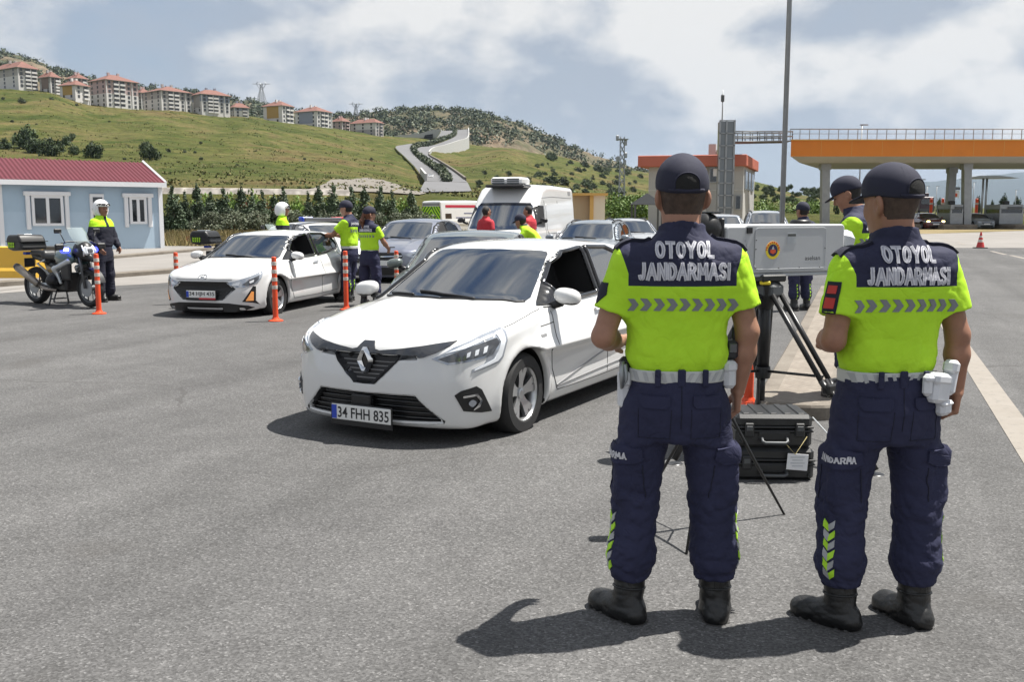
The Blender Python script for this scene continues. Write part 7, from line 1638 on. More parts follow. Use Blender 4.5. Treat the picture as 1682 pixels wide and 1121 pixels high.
def make_person(name, label, loc, rz, pose, wear, res=0.007, group=None, scale=1.0, cat='person'):
 J = dict(DEF); J.update(pose); W = wear
 root = thing(name, label, cat, loc, rz, group); root.scale = (scale,) * 3
 HM, HL = head_xf(J); hc = J['head']; fine = res < .009
 # ---- body (skin), one continuous surface
 hands = []
 for sd in 'LR':
  sg = -1 if sd == 'L' else 1; wr = Vector(J['wr' + sd]); el = Vector(J['el' + sd])
  d = Vector(J['hd' + sd]) if J['hd' + sd] else (wr - el); d.normalize(); pn = Vector(J['pn' + sd])
  w = d.cross(pn) * (-sg);
  tw = J.get('th' + sd)
  if tw: w = Vector(tw)
  hands.append((wr, hand_parts(wr, d, pn, w, J.get('curl' + sd, J['curl']))))
 def f_body(x, y, z):
  d = near_cull(lambda a, b, c: head_f(*HL(a, b, c)), hc, .22, x, y, z, 1)
  d = smin(d, seg(x, y, z, J['neck'], lerp3(J['neck'], hc, .80), .078, .068), .030)
  nk, ch, pv = J['neck'], J['chest'], J['pelvis']
  d = smin(d, seg(x, y, z, lerp3(nk, ch, .3), lerp3(ch, pv, .3), .085, .10), .05); d = smin(d, seg(x, y, z, lerp3(ch, pv, .3), pv, .10, .10), .04)
  for sd in 'LR':
   d = smin(d, seg(x, y, z, lerp3(nk, ch, .35), J['sh' + sd], .05, .050), .04)
   d = smin(d, seg(x, y, z, J['sh' + sd], J['el' + sd], .054, .043), .03)
   el, wr = J['el' + sd], J['wr' + sd]
   d = smin(d, seg(x, y, z, el, lerp3(el, wr, .35), .043, .0455), .02); d = smin(d, seg(x, y, z, lerp3(el, wr, .35), wr, .0450, .0285), .02)
   d = smin(d, seg(x, y, z, pv, J['hip' + sd], .08, .08), .04); d = smin(d, seg(x, y, z, J['hip' + sd], J['kn' + sd], .075, .052), .03); d = smin(d, seg(x, y, z, J['kn' + sd], J['an' + sd], .052, .036), .02)
  for wr, ss in hands:
   def fh(a, b, c, ss=ss):
    o = None
    for i, (p, q, r0, r1) in enumerate(ss):
     v = seg(a, b, c, p, q, r0, r1); o = v if o is None else smin(o, v, .010 if i % 4 == 0 else .004)
    return o
   d = smin(d, near_cull(fh, tuple(wr), .24, x, y, z, 1), .016)
  return d
 pts = [J[k] for k in ('pelvis', 'neck', 'shL', 'shR', 'elL', 'elR', 'wrL', 'wrR', 'knL', 'knR', 'anL', 'anR')] + [tuple(Vector(hc) + Vector(o)) for o in ((.1, .13, .13), (-.1, -.13, -.13))] + [p for wr, ss in hands for s in ss for p in s[:2]]
 lo, hi = bounds(pts, .075)
 V, F = surf(f_body, lo, hi, min(res, .0060) if fine else res, lip=1.6)
 body = mesh_np('body', V, F, MAT[W.get('skin', 'skin')], root, True)
 def hx(u, v, w): return tuple(HM @ Vector((u, v, w)))
 # eyes
 e = MB()
 for s in (-1, 1):
  b = MB(); b.lathe([(0.0001, -.0095)] + [(.0095 * math.sin(a), -.0095 * math.cos(a)) for a in (0.6, 1.2, 1.9, 2.5)] + [(.0001, .0095)], n=10)
  b.build('eye', MAT['eye'], body, True, HM @ Matrix.Translation((s * .031, .0835, -.003)))
 # ---- hair
 if W.get('hair'):
  cut0, slope = W.get('hairline', (-.078, 2.1))
  def f_hair(x, y, z):
   u, v, w = HL(x, y, z)
   d = smin(ell(u, v, w, (0, -.008, .022), (.079, .100, .098)), ell(u, v, w, (0, .030, -.048), (.060, .066, .080)), .04) - W.get('hairvol', .0045)
   d = smin(d, seg(x, y, z, lerp3(J['neck'], hc, .5), lerp3(J['neck'], hc, .9), .067, .067) - .003, .03)
   return smax(d, (cut0 + slope * np.maximum(v + .035, 0)) - w, .008)
  lo, hi = tuple(Vector(hc) - Vector((.15,) * 3)), tuple(Vector(hc) + Vector((.15, .15, .16)))
  V, F = surf(f_hair, lo, hi, res, lip=1.6); mesh_np('hair', V, F, MAT[W['hair']], body, True)
 if W.get('ponytail'):
  fp = folds(5, 5, 60, 120, (1, 1, .15))
  a, b, c = (hx(0, -.105, .0)), hx(.0, -.145, -.12), hx(.01, -.125, -.26)
  def f_tail(x, y, z): return smin(smin(seg(x, y, z, hx(0, -.09, .01), a, .022, .026), seg(x, y, z, a, b, .028, .040), .02), seg(x, y, z, b, c, .040, .012), .03) + .005 * fp(x, y, z)
  lo, hi = bounds([a, b, c], .08); V, F = surf(f_tail, lo, hi, res, lip=2); mesh_np('ponytail', V, F, MAT[W['hair']], body, True)
 # ---- headgear
 hg = W.get('head')
 if hg == 'cap':
  fc = folds(11, 4, 25, 50, (1, 1, 1))
  def f_cap(x, y, z):
   u, v, w = HL(x, y, z); ww = w - .012 * np.clip(-v / .1, 0, 1)
   d = ell(u, v, w, (0, -.010, .032), (.092, .112, .106)); d = smin(d, ell(u, v, w, (0, .03, .055), (.07, .07, .07)), .04) + .0012 * fc(x, y, z)
   return smax(d, (.016 - .018 * np.clip(-v / .1, 0, 1)) - w, .006)
  lo, hi = tuple(Vector(hc) - Vector((.16,) * 3)), tuple(Vector(hc) + Vector((.16, .16, .18)))
  V, F = surf(f_cap, lo, hi, min(res, .005) if fine else res, lip=1.8); cap = mesh_np('cap', V, F, MAT['cap_cloth'], root, True)
  cb = bvh_of(V, F)
  def f_brim(x, y, z):
   u, v, w = HL(x, y, z); ww = w - .026 + 1.6 * u * u + .25 * (v - .09)
   dd = np.sqrt((u / .078) ** 2 + ((v - .075) / .105) ** 2) - 1
   return smax(smax(dd * .078, .072 - v, .004), np.abs(ww) - .0035, .004)
  V, F = surf(f_brim, tuple(Vector(hc) - Vector((.2, .2, .14))), tuple(Vector(hc) + Vector((.2, .2, .14))), min(res, .006), lip=2.5); mesh_np('brim', V, F, MAT['cap_cloth'], cap, True)
  if fine:
   # open-weave panel and strap at the back of the cap
   fr = lambda u, v: (HM @ Vector((u, -1.0, v)), (HM.to_3x3() @ Vector((0, 1, 0))).normalized())
   pn = [(-.038, .012), (-.040, .030)] + [(-.040 * math.cos(t), .030 + .034 * math.sin(t)) for t in np.linspace(.2, 2.94, 11)] + [(.040, .030), (.038, .012)]
   patch('mesh_panel', cb, pn, fr, MAT['mesh_cloth'], cap, .0025, .012, .004)
   mb = MB(); line_on(mb, cb, [(-.042, .010), (-.042, .032)] + [(-.042 * math.cos(t), .032 + .036 * math.sin(t)) for t in np.linspace(.2, 2.94, 11)] + [(.042, .032), (.042, .010)], fr, .003, .002, .01); mb.build('panel_piping', MAT['cap_cloth'], cap, True)
   mb = MB(); line_on(mb, cb, [(-.06, .010), (0, .006), (.06, .010)], fr, .007, .0, .012); mb.build('cap_strap', MAT['cap_cloth'], cap, True)
   for k in range(3):
    mb = MB(); a = k * math.pi / 3
    q = [HM @ Vector((.0915 * math.sin(t) * math.cos(a), -.010 + .112 * math.sin(t) * math.sin(a), .032 + .106 * math.cos(t))) for t in np.linspace(-1.45, 1.45, 17)]
    mb.tube(q, .0013, 5); mb.build('cap_seam', MAT['cap_cloth'], cap, True)
   mb = MB(); mb.lathe([(.0085, 0), (.008, .004), (.0001, .006)], n=10); mb.build('cap_button', MAT['cap_cloth'], cap, True, HM @ Matrix.Translation((0, -.010, .135)))
 elif hg == 'helmet':
  def f_hel(x, y, z):
   u, v, w = HL(x, y, z)
   d = ell(u, v, w, (0, -.012, .02), (.125, .145, .140)); d = smin(d, ell(u, v, w, (0, -.02, -.05), (.115, .12, .10)), .06)
   d = smax(d, -smax(np.maximum(.035 - v, np.abs(w + .045) - .075), np.abs(u) - .12, .02), .02)
   d = smax(d, -ell(u, v, w, (0, -.01, .0), (.100, .118, .118)), .006)
   return smax(d, -.115 - w, .01)
  V, F = surf(f_hel, tuple(Vector(hc) - Vector((.2,) * 3)), tuple(Vector(hc) + Vector((.2, .2, .22))), res, lip=1.8); h = mesh_np('helmet', V, F, MAT['helmet'], root, True)
  vb = bvh_of(V, F)
  def f_vis(x, y, z):
   u, v, w = HL(x, y, z); d = np.abs(ell(u, v, w, (0, -.005, .025), (.132, .155, .143))) - .004
   return smax(smax(d, .02 - v, .01), np.abs(w - .065) - .022, .008)
  V, F = surf(f_vis, tuple(Vector(hc) - Vector((.2,) * 3)), tuple(Vector(hc) + Vector((.2, .2, .22))), res, lip=1.8); mesh_np('visor', V, F, MAT['black_gloss'], h, True)
 if W.get('sunglasses'):
  mb = MB(); mb.box((0, .092, 0), (.12, .02, .03), bev=.006); mb.box((.07, .03, .004), (.006, .12, .008)); mb.box((-.07, .03, .004), (.006, .12, .008)); mb.build('sunglasses', MAT['black_gloss'], body, False, HM)
 # ---- shirt
 pv, ch, nk, tw = J['pelvis'], J['chest'], J['neck'], J['tw']
 def spine(z):
  zz = np.array([pv[2], ch[2], nk[2]]); return np.interp(z, zz, [pv[0], ch[0], nk[0]]), np.interp(z, zz, [pv[1], ch[1], nk[1]])
 hs = nk[2] - 1.52
 base = [(.985, .170, .116, 0, 0), (1.03, .181, .128, 0, 0), (1.08, .187, .132, 0, 0), (1.14, .183, .128, 0, .0), (1.22, .190, .128, 0, 0), (1.31, .210, .134, 0, -.003), (1.39, .217, .134, 0, -.006), (1.44, .212, .122, 0, -.008), (1.475, .188, .106, 0, -.010), (1.505, .160, .095, 0, -.010), (1.535, .112, .086, 0, -.004), (1.57, .078, .076, 0, .004)]
 T = []
 for z, a, b, cx, cy in base:
  t = (z - .985) / (1.52 - .985); z2 = pv[2] + .025 + t * (nk[2] - pv[2] - .025); sx, sy = spine(z2); T.append((z2, a * tw, b * tw, cx + float(sx), cy + float(sy)))
 fs = folds(W.get('seed', 3), 7, 14, 34, (1.0, .6, .9), .9); fs2 = folds(W.get('seed', 3) + 50, 5, 40, 80, (1, .5, 1), .8)
 hem = W.get('sleeve', .66)
 def f_shirt(x, y, z):
  d = loft(x, y, z, T)
  for sd in 'LR':
   a = J['sh' + sd]; e = J['el' + sd]; sg = -1 if sd == 'L' else 1
   dv = Vector(e) - Vector(a); ln = dv.length; dv.normalize()
   q = lerp3(a, e, 1.0) if hem < 1 else J['el' + sd]
   c = seg(x, y, z, (a[0] - sg * .012, a[1], a[2] - .012), q, .074, .069)
   if hem < 1: c = smax(c, ((x - a[0]) * dv.x + (y - a[1]) * dv.y + (z - a[2]) * dv.z) - ln * hem, .006)
   else:
    wq = J['wr' + sd]; c = smin(c, seg(x, y, z, e, lerp3(e, wq, .95), .060, .045), .03)
   d = smin(d, c, .045)
  zc = nk[2] + .060
  col = smax(seg(x, y, z, (nk[0], nk[1] + .002, nk[2] - .02), lerp3(nk, hc, .42), .088, .080), z - zc + .25 * (y - nk[1]), .006)
  d = smin(d, col, .014)
  amp = W.get('wr', .013); t = np.clip((1.22 - (z - hs)) / .22, 0, 1)
  q = np.clip((z - pv[2] - .035) / .06, .12, 1); amp = amp * q
  return d + amp * (.55 + .9 * t) * fs(x, y, z) + amp * .35 * fs2(x, y, z)
 sp = [J[k] for k in ('pelvis', 'neck', 'shL', 'shR', 'elL', 'elR', 'chest')] + ([J['wrL'], J['wrR']] if hem >= 1 else []); lo, hi = bounds(sp, .17)
 V, F = surf(f_shirt, lo, hi, res, lip=1.8)
 shirt = mesh_np('shirt', V, F, MAT[W['shirt']], root, True); sb = bvh_of(V, F)
 # ---- trousers
 ft = folds(W.get('seed', 3) + 7, 8, 26, 72, (.50, .50, 1.5), 1.2); fb = folds(W.get('seed', 3) + 9, 5, 9, 20, (1, 1, 1), .9)
 def f_tr(x, y, z):
  zt = pv[2] + .06
  TT = [(pv[2] - .22, .165, .115, pv[0], pv[1] - .006), (pv[2] - .10, .182, .134, pv[0], pv[1] - .012), (pv[2], .176, .130, pv[0], pv[1] - .006), (zt, .168, .122, pv[0], pv[1])]
  d = loft(x, y, z, TT, 2.3)
  for sd in 'LR':
   h, k, a = J['hip' + sd], J['kn' + sd], J['an' + sd]; sg = -1 if sd == 'L' else 1
   lo_ = lerp3(a, k, W.get('blouse', .30))
   l = smin(seg(x, y, z, (h[0], h[1], h[2] - .03), k, .101, .078), seg(x, y, z, k, lerp3(lo_, k, .25), .078, .083), .03); l = smin(l, seg(x, y, z, lerp3(lo_, k, .25), lo_, .083, .067), .02)
   l = smax(l, (lo_[2] - .012) - z, .02)
   if W.get('cargo', 1):
    m = lerp3(h, k, .66); l = smin(l, rbox(x, y, z, (m[0] + sg * .064, m[1] - .005, m[2]), (.034, .074, .112), .03), .02)
   d = smin(d, l, .035)
  t = np.clip((.62 - z) / .35, 0, 1)
  kk = np.exp(-((z - .52) / .10) ** 2) + np.exp(-((z - .78) / .09) ** 2) * .6
  return d + (.004 + .012 * t + .007 * kk) * ft(x, y, z) + .004 * fb(x, y, z)
 lo, hi = bounds([J[k] for k in ('pelvis', 'hipL', 'hipR', 'knL', 'knR', 'anL', 'anR')], .18); lo = (lo[0], lo[1], .08)
 V, F = surf(f_tr, lo, hi, res, lip=1.8); tro = mesh_np('trousers', V, F, MAT[W.get('trousers', 'navy')], root, True); tb = bvh_of(V, F)
 # ---- belt
 if W.get('belt'):
  zb = pv[2] + .045
  def f_belt(x, y, z): return smax(np.abs(loft(x, y, z * 0 + pv[2] + .03, [(pv[2] - .3, .180 * tw, .130 * tw, pv[0], pv[1]), (pv[2] + .3, .180 * tw, .130 * tw, pv[0], pv[1])]) - .004) - .005, np.abs(z - zb + .01) - .024, .004)
  V, F = surf(f_belt, (pv[0] - .26, pv[1] - .2, zb - .06), (pv[0] + .26, pv[1] + .2, zb + .04), min(res, .006), lip=1.6); belt = mesh_np('belt', V, F, MAT['belt_web'], root, True)
 else: belt = None
 # ---- boots
 for sd in 'LR':
  a = J['an' + sd]; k = J['kn' + sd]; g = R(J['ft' + sd]); cs, sn = math.cos(g), math.sin(g); fz = folds(21, 4, 50, 90, (.4, .4, 1.2)); zb0 = J.get('floor' + sd, 0.0); dzz = a[2] - .10
  def lf(x, y, z):
   u, v = x - a[0], y - a[1]; return u * cs + v * sn, -u * sn + v * cs, z - dzz
  sh = lerp3(a, k, .46)
  def f_boot(x, y, z):
   u, v, w = lf(x, y, z)
   d = seg(x, y, z, (a[0], a[1], a[2] - .02), sh, .058, .060)
   d = smin(d, seg(u, v, w, (0, -.038, .058), (0, .06, .064), .048, .050), .03); d = smin(d, seg(u, v, w, (0, .05, .064), (0, .150, .056), .052, .044), .03)
   d = smin(d, ell(u, v, w, (0, .145, .055), (.052, .062, .046)), .02)
   return smax(d + .0042 * fz(x, y, z), .026 - w, .006)
  lo, hi = bounds([sh, (a[0], a[1], dzz), (a[0] - sn * .2, a[1] + cs * .2, .05 + dzz), (a[0] + sn * .06, a[1] - cs * .06, .05 + dzz)], .085)
  V, F = surf(f_boot, lo, hi, min(res, .006) if fine else res, lip=1.7); bo = mesh_np('boot', V, F, MAT['boot'], root, True)
  def f_sole(x, y, z):
   u, v, w = lf(x, y, z); wv = np.interp(v, [-.09, -.05, .03, .12, .18, .215], [.042, .054, .050, .060, .053, .030])
   d = smax(np.abs(u) - wv, np.abs(v - .062) - .150, .04); return smax(d, np.abs(w - .017 + .006 * np.sin(v * 170) * (np.abs(u) > .03)) - .016, .004)
  V, F = surf(f_sole, (lo[0], lo[1], -.03 + dzz), (hi[0], hi[1], .06 + dzz), min(res, .006), lip=1.7); mesh_np('sole', V, F, MAT['sole'], bo, True)
  if fine:
   m = MB(); q = Vector(sh); ax = (q - Vector((a[0], a[1], a[2] - .02))).normalized(); e1 = ax.cross(Vector((0, 1, 0))).normalized(); e2 = ax.cross(e1); c0 = q - ax * .05
   for dz in (0, -.07): m.tube([c0 + ax * dz + (e1 * math.cos(t) + e2 * math.sin(t)) * .0625 for t in np.linspace(0, 6.283, 25)], .0045, 6)
   m.build('boot_collar', MAT['boot'], bo, True)
   m = MB(); m.box(tuple(c0 - ax * .035 - Vector((0, .058, 0))), (.03, .012, .11), bev=.004); m.build('heel_strap', MAT['boot'], bo)
 return dict(root=root, body=body, shirt=shirt, sb=sb, trousers=tro, tb=tb, belt=belt, J=J, HM=HM, pv=pv)
def shirt_material(name, zy, xs, top='navy'):
 """navy yoke over a neon body; the seam lines are where the cloth changes"""
 t = NT(name, 0.78, 0.3); x, y, z = t.xyz()
 n = t.noise(5, 5, 0.6)
 ax = t.math('ABSOLUTE', x); w = t.math('ADD', xs, t.math('MULTIPLY', t.math('MAXIMUM', t.math('SUBTRACT', z, zy + .05), 0.0), 0.32)); m = t.math('MULTIPLY', t.math('GREATER_THAN', z, zy), t.math('LESS_THAN', ax, w))
 seamz = t.math('LESS_THAN', t.math('ABSOLUTE', t.math('SUBTRACT', z, zy)), 0.004)
 neon = t.ramp(n, [(0.3, (0.40, 0.69, 0.024)), (0.7, (0.47, 0.78, 0.034))]); nav = t.ramp(n, [(0.3, (0.018, 0.020, 0.046)), (0.7, (0.027, 0.029, 0.062))])
 c = t.mix(m, neon, nav); c = t.mix(t.math('MULTIPLY', seamz, t.math('LESS_THAN', ax, xs)), c, (0.45, 0.78, 0.03)); t.color(c)
 creases(t, .75)
 # cloth lets some light through the bright yarn
 return t.m
shirt_material('officer_shirt', 1.362, .203); shirt_material('officer_shirt_plain', 1.40, .20)
def chevron(cx, cz, w, h, flip=1):
 return [(cx + flip * a * w, cz + b * h) for a, b in ((-.5, .5), (.08, .5), (.5, 0), (.08, -.5), (-.5, -.5), (-.08, 0))]
def officer_details(P, who):
 """lettering, chevrons, flaps, epaulettes, belt kit for the two near officers"""
 sb, tb, sh, tr, J, pv = P['sb'], P['tb'], P['shirt'], P['trousers'], P['J'], P['pv']
 bk = frame('back'); cx = J['chest'][0] + who.get('tx', 0)
 for word, z, hgt, wd in (('OTOYOL', 1.500, .064, .222), ('JANDARMASI', 1.422, .066, .345)):
  z += who.get('tz', 0); wd *= who.get('tk', 1)
  stroke_text('lettering', word, cx, z, hgt, wd, sb, bk, MAT['letter'], sh, .205, .0055, .06); stroke_text('lettering_inlay', word, cx, z, hgt, wd, sb, bk, MAT['letter_in'], sh, .04, .0070, .06)
 for k in range(9):
  u = cx - .188 + k * .047
  ob = patch('reflective_chevron', sb, chevron(u, 1.298 - .10 * (u - cx) ** 2, .042, .046), bk, MAT['reflective_grey'], sh, .0035, .02, .006)
 # shoulder boards
 for sd, s in (('L', -1), ('R', 1)):
  a = J['sh' + sd]
  fr = lambda u, v: (Vector((u, v, 3)), Vector((0, 0, -1)))
  x0, x1 = a[0] + s * .048, a[0] - s * .085
  patch('epaulette', sb, [(x0, a[1] - .030), (x1, a[1] - .022), (x1, a[1] + .022), (x0, a[1] + .030)], fr, MAT['navy_dark'], sh, .012, .02, .016)
 # seat pockets and their flaps
 for s in (-1, 1):
  x0 = pv[0] + s * .098
  fl = [(x0 - .055, pv[2] - .035), (x0 - .055, pv[2] - .068), (x0 - .04, pv[2] - .082), (x0 + .04, pv[2] - .082), (x0 + .055, pv[2] - .068), (x0 + .055, pv[2] - .035)]
  patch('pocket_flap', tb, fl, bk, MAT['navy'], tr, .008, .02, .010)
  mb = MB(); line_on(mb, tb, [(x0 - .060, pv[2] - .085), (x0 - .058, pv[2] - .20), (x0 + .058, pv[2] - .20), (x0 + .060, pv[2] - .085)], bk, .0014, .001, .02); mb.build('pocket_seam', MAT['navy_dark'], tr, True)
 mb = MB(); line_on(mb, tb, [(pv[0], pv[2] + .02), (pv[0], pv[2] - .16)], bk, .0016, .001, .02); mb.build('seat_seam', MAT['navy_dark'], tr, True)
 # cargo pocket flaps, leg stripes
 for sd, s in (('L', -1), ('R', 1)):
  h, k, a = J['hip' + sd], J['kn' + sd], J['an' + sd]; m = lerp3(h, k, .60)
  ang = math.pi + R(38) if s < 0 else -R(38)
  fr = frame('az', 1, ang); w = Vector((-math.sin(ang), math.cos(ang), 0)); u0 = m[0] * w.x + m[1] * w.y
  zt = m[2] + .085
  patch('pocket_flap', tb, [(u0 - .078, zt), (u0 - .078, zt - .045), (u0 - .05, zt - .066), (u0 + .05, zt - .066), (u0 + .078, zt - .045), (u0 + .078, zt)], fr, MAT['navy'], tr, .010, .02, .014)
  for du in (-.074, .074):
   mb = MB(); line_on(mb, tb, [(u0 + du, zt - .07), (u0 + du * 1.02, zt - .20)], fr, .0022, .0015, .02)
   if mb.v: mb.build('pocket_seam', MAT['navy_dark'], tr, True)
  if s < 0 or who.get('bothtext'): stroke_text('lettering', 'JANDARMA', u0 + who.get('tu', .0) * s, zt - .032, .027, .120, tb, fr, MAT['letter'], tr, .18, .0125)
  ang2 = math.pi + R(who.get('stripeL', 14)) if s < 0 else -R(who.get('stripeR', 14)); fr2 = frame('az', 1, ang2); w2 = Vector((-math.sin(ang2), math.cos(ang2), 0))
  for i in range(6):
   t = .14 + i * .095; q = lerp3(k, a, t); uc = q[0] * w2.x + q[1] * w2.y
   for hf, mt in ((-1, 'chevron_lime' if i % 2 == 0 else 'reflective'), (1, 'reflective' if i % 2 == 0 else 'chevron_lime')):
    pl = [(uc, q[2] - .018), (uc + hf * .022, q[2] + .002), (uc + hf * .022, q[2] + .030), (uc, q[2] + .010)]
    patch('leg_stripe', tb, pl, fr2, MAT[mt], tr, .004, .02, .006)
 # belt pattern, loops
 for i in range(10):
  u = pv[0] - .17 + i * .038
  if abs(u - pv[0]) < .025: continue
 for u in (-.09, 0, .09):
  mb = MB(); mb.box((pv[0] + u, pv[1] - .136 + .12 * u * u, pv[2] + .034), (.022 if u else .03, .012, .066), bev=.004); mb.build('belt_loop', MAT['navy'], tr)
 bbv = BVHTree.FromObject(P['belt'], bpy.context.evaluated_depsgraph_get())
 for i in range(11):
  u = pv[0] - .165 + i * .033
  if abs(u - pv[0]) < .03: continue
  sg = 1 if u > pv[0] else -1
  z0 = pv[2] + .036
  patch('belt_stripe', bbv, [(u - .009 - sg * .007, z0 - .017), (u + .004 - sg * .007, z0 - .017), (u + .009 + sg * .007, z0 + .017), (u - .004 + sg * .007, z0 + .017)], bk, MAT['reflective'], P['belt'], .002, .02, .003)
def near_officers():
 # the broad officer on the left, weight even, one forearm forward
 w = dict(shirt='officer_shirt', hair='hair_short', head='cap', belt=True, seed=3)
 P = make_person('person', 'officer seen from behind in navy and neon uniform, cap straight, standing nearer the white hatchback', (.640, 3.76, 0), 0,
  dict(pelvis=(.0, 0, .985), chest=(.005, 0, 1.37), neck=(.008, -.012, 1.525), head=(.010, .012, 1.712), sw=.2, tw=.975, shL=(-.192, -.012, 1.462), shR=(.200, -.012, 1.462),
             elL=(-.288, -.03, 1.165), wrL=(-.205, .205, 1.115), hdL=(.55, .8, .05), pnL=(.5, -.3, -.8), elR=(.268, -.025, 1.185), wrR=(.252, .035, .945), hdR=(-.02, .10, -1), pnR=(-1, .1, 0), curlR=(.55, .75), thR=(0, 1, -.2),
             hipL=(-.112, 0, .90), hipR=(.112, 0, .90), knL=(-.148, .02, .49), knR=(.160, .015, .49), anL=(-.178, -.035, .10), anR=(.172, -.03, .10), ftL=38, ftR=-8), w, .0065)
 officer_details(P, dict(tu=.03))
 r = P['root']
 m = MB(); m.box((.205, -.03, 1.115), (.05, .055, .075), bev=.012); m.box((.207, -.060, 1.125), (.03, .012, .035), bev=.003, mi=1); m.tube([(.218, -.02, 1.15), (.218, -.015, 1.20)], .006, 6); m.build('radio', [MAT['belt_dark'], MAT['lamp_dark']], P['belt'])
 def pouch(nm, c, h, mt, rz=0): m = MB(); m.box(c, h, rz=rz, bev=.014); m.box((c[0], c[1] - .006, c[2] + h[2] * .28), (h[0] * 1.06, h[1] * 1.02, h[2] * .4), rz=rz, bev=.012); m.build(nm, MAT[mt], P['belt'])
 pouch('radio_pouch', (.195, -.03, 1.02), (.052, .07, .11), 'holster_white', .3); pouch('holster', (-.200, .0, .955), (.05, .075, .15), 'holster_white'); pouch('magazine_pouch', (-.197, .0, 1.045), (.045, .06, .075), 'belt_dark')
 m = MB(); m.tube([(-.215, -.045, 1.07), (-.22, -.06, 1.02), (-.215, -.05, .97), (-.20, -.045, 1.0), (-.205, -.05, 1.06)], .009, 8); m.build('handcuffs', MAT['steel'], P['belt'], True)
 patch('sleeve_badge', P['sb'], [(-.035 + .0, 1.375), (.03, 1.375), (.035, 1.33), (0, 1.295), (-.035, 1.33)], frame('az', 1, math.pi + R(8)), MAT['navy_dark'], P['shirt'], .004, .02, .006)
 # the slimmer officer on the right, head turned left
 w2 = dict(shirt='officer_shirt', hair='hair_short', head='cap', belt=True, seed=31, skin='skin_tan')
 Q = make_person('person', 'officer seen from behind, head turned left, with a white holster on the right hip', (1.452, 3.72, 0), R(9),
  dict(pelvis=(-.012, 0, .985), chest=(.004, 0, 1.345), neck=(.002, -.012, 1.505), head=(-.012, .014, 1.685), hs=1.02, hyaw=R(20), hpitch=R(-4), tw=.93, shL=(-.186, -.012, 1.438), shR=(.186, -.012, 1.450),
             elL=(-.258, -.055, 1.165), wrL=(-.175, .18, 1.14), hdL=(.6, .8, .1), pnL=(.5, -.3, -.8), elR=(.252, -.050, 1.175), wrR=(.262, -.045, .955), hdR=(-.10, .06, -1), pnR=(-1, .2, 0), curlR=(.8, .85), thR=(.2, 1, -.2),
             hipL=(-.105, 0, .90), hipR=(.105, 0, .90), knL=(-.165, .01, .49), knR=(.140, -.02, .49), anL=(-.172, -.035, .10), anR=(.125, -.06, .10), ftL=36, ftR=12), w2, .0065)
 officer_details(Q, dict(tu=.0, stripeL=34, tx=-.005, tz=-.016, tk=.95))
 def pouch2(nm, c, h, mt, rz=0, ry=0): m = MB(); m.box(c, h, rz=rz, ry=ry, bev=.014); m.box((c[0], c[1] - .006, c[2] + h[2] * .30), (h[0] * 1.06, h[1] * 1.05, h[2] * .38), rz=rz, ry=ry, bev=.012); m.build(nm, MAT[mt], Q['belt'])
 pouch2('holster', (.135, -.130, .985), (.10, .050, .115), 'holster_white', .45, .15); pouch2('magazine_pouch', (.078, -.146, 1.0), (.040, .038, .085), 'holster_white', .2); pouch2('pistol_grip', (.192, -.108, 1.02), (.04, .055, .135), 'holster_white', .5, .25); pouch2('holster_tip', (.168, -.112, .905), (.07, .045, .06), 'holster_white', .5)
 fr = frame('az', 1, math.pi + R(30)); e = lerp3(Q['J']['shL'], Q['J']['elL'], .40); w_ = Vector((-math.sin(math.pi + R(30)), math.cos(math.pi + R(30)), 0)); u0 = e[0] * w_.x + e[1] * w_.y
 ob = patch('sleeve_badge', Q['sb'], [(u0 - .03, e[2] + .055), (u0 + .03, e[2] + .055), (u0 + .03, e[2] - .06), (u0 - .03, e[2] - .06)], fr, MAT['navy_dark'], Q['shirt'], .004, .02, .006)
 patch('badge_print', Q['sb'], [(u0 - .018, e[2] + .04), (u0 + .018, e[2] + .04), (u0 + .018, e[2] + .01), (u0 - .018, e[2] + .01)], fr, MAT['patch_red'], ob, .007, .02, .004); patch('badge_print', Q['sb'], [(u0 - .02, e[2] - .005), (u0 + .02, e[2] - .005), (u0 + .02, e[2] - .045), (u0 - .02, e[2] - .045)], fr, MAT['patch_red'], ob, .007, .02, .004)
 return P, Q
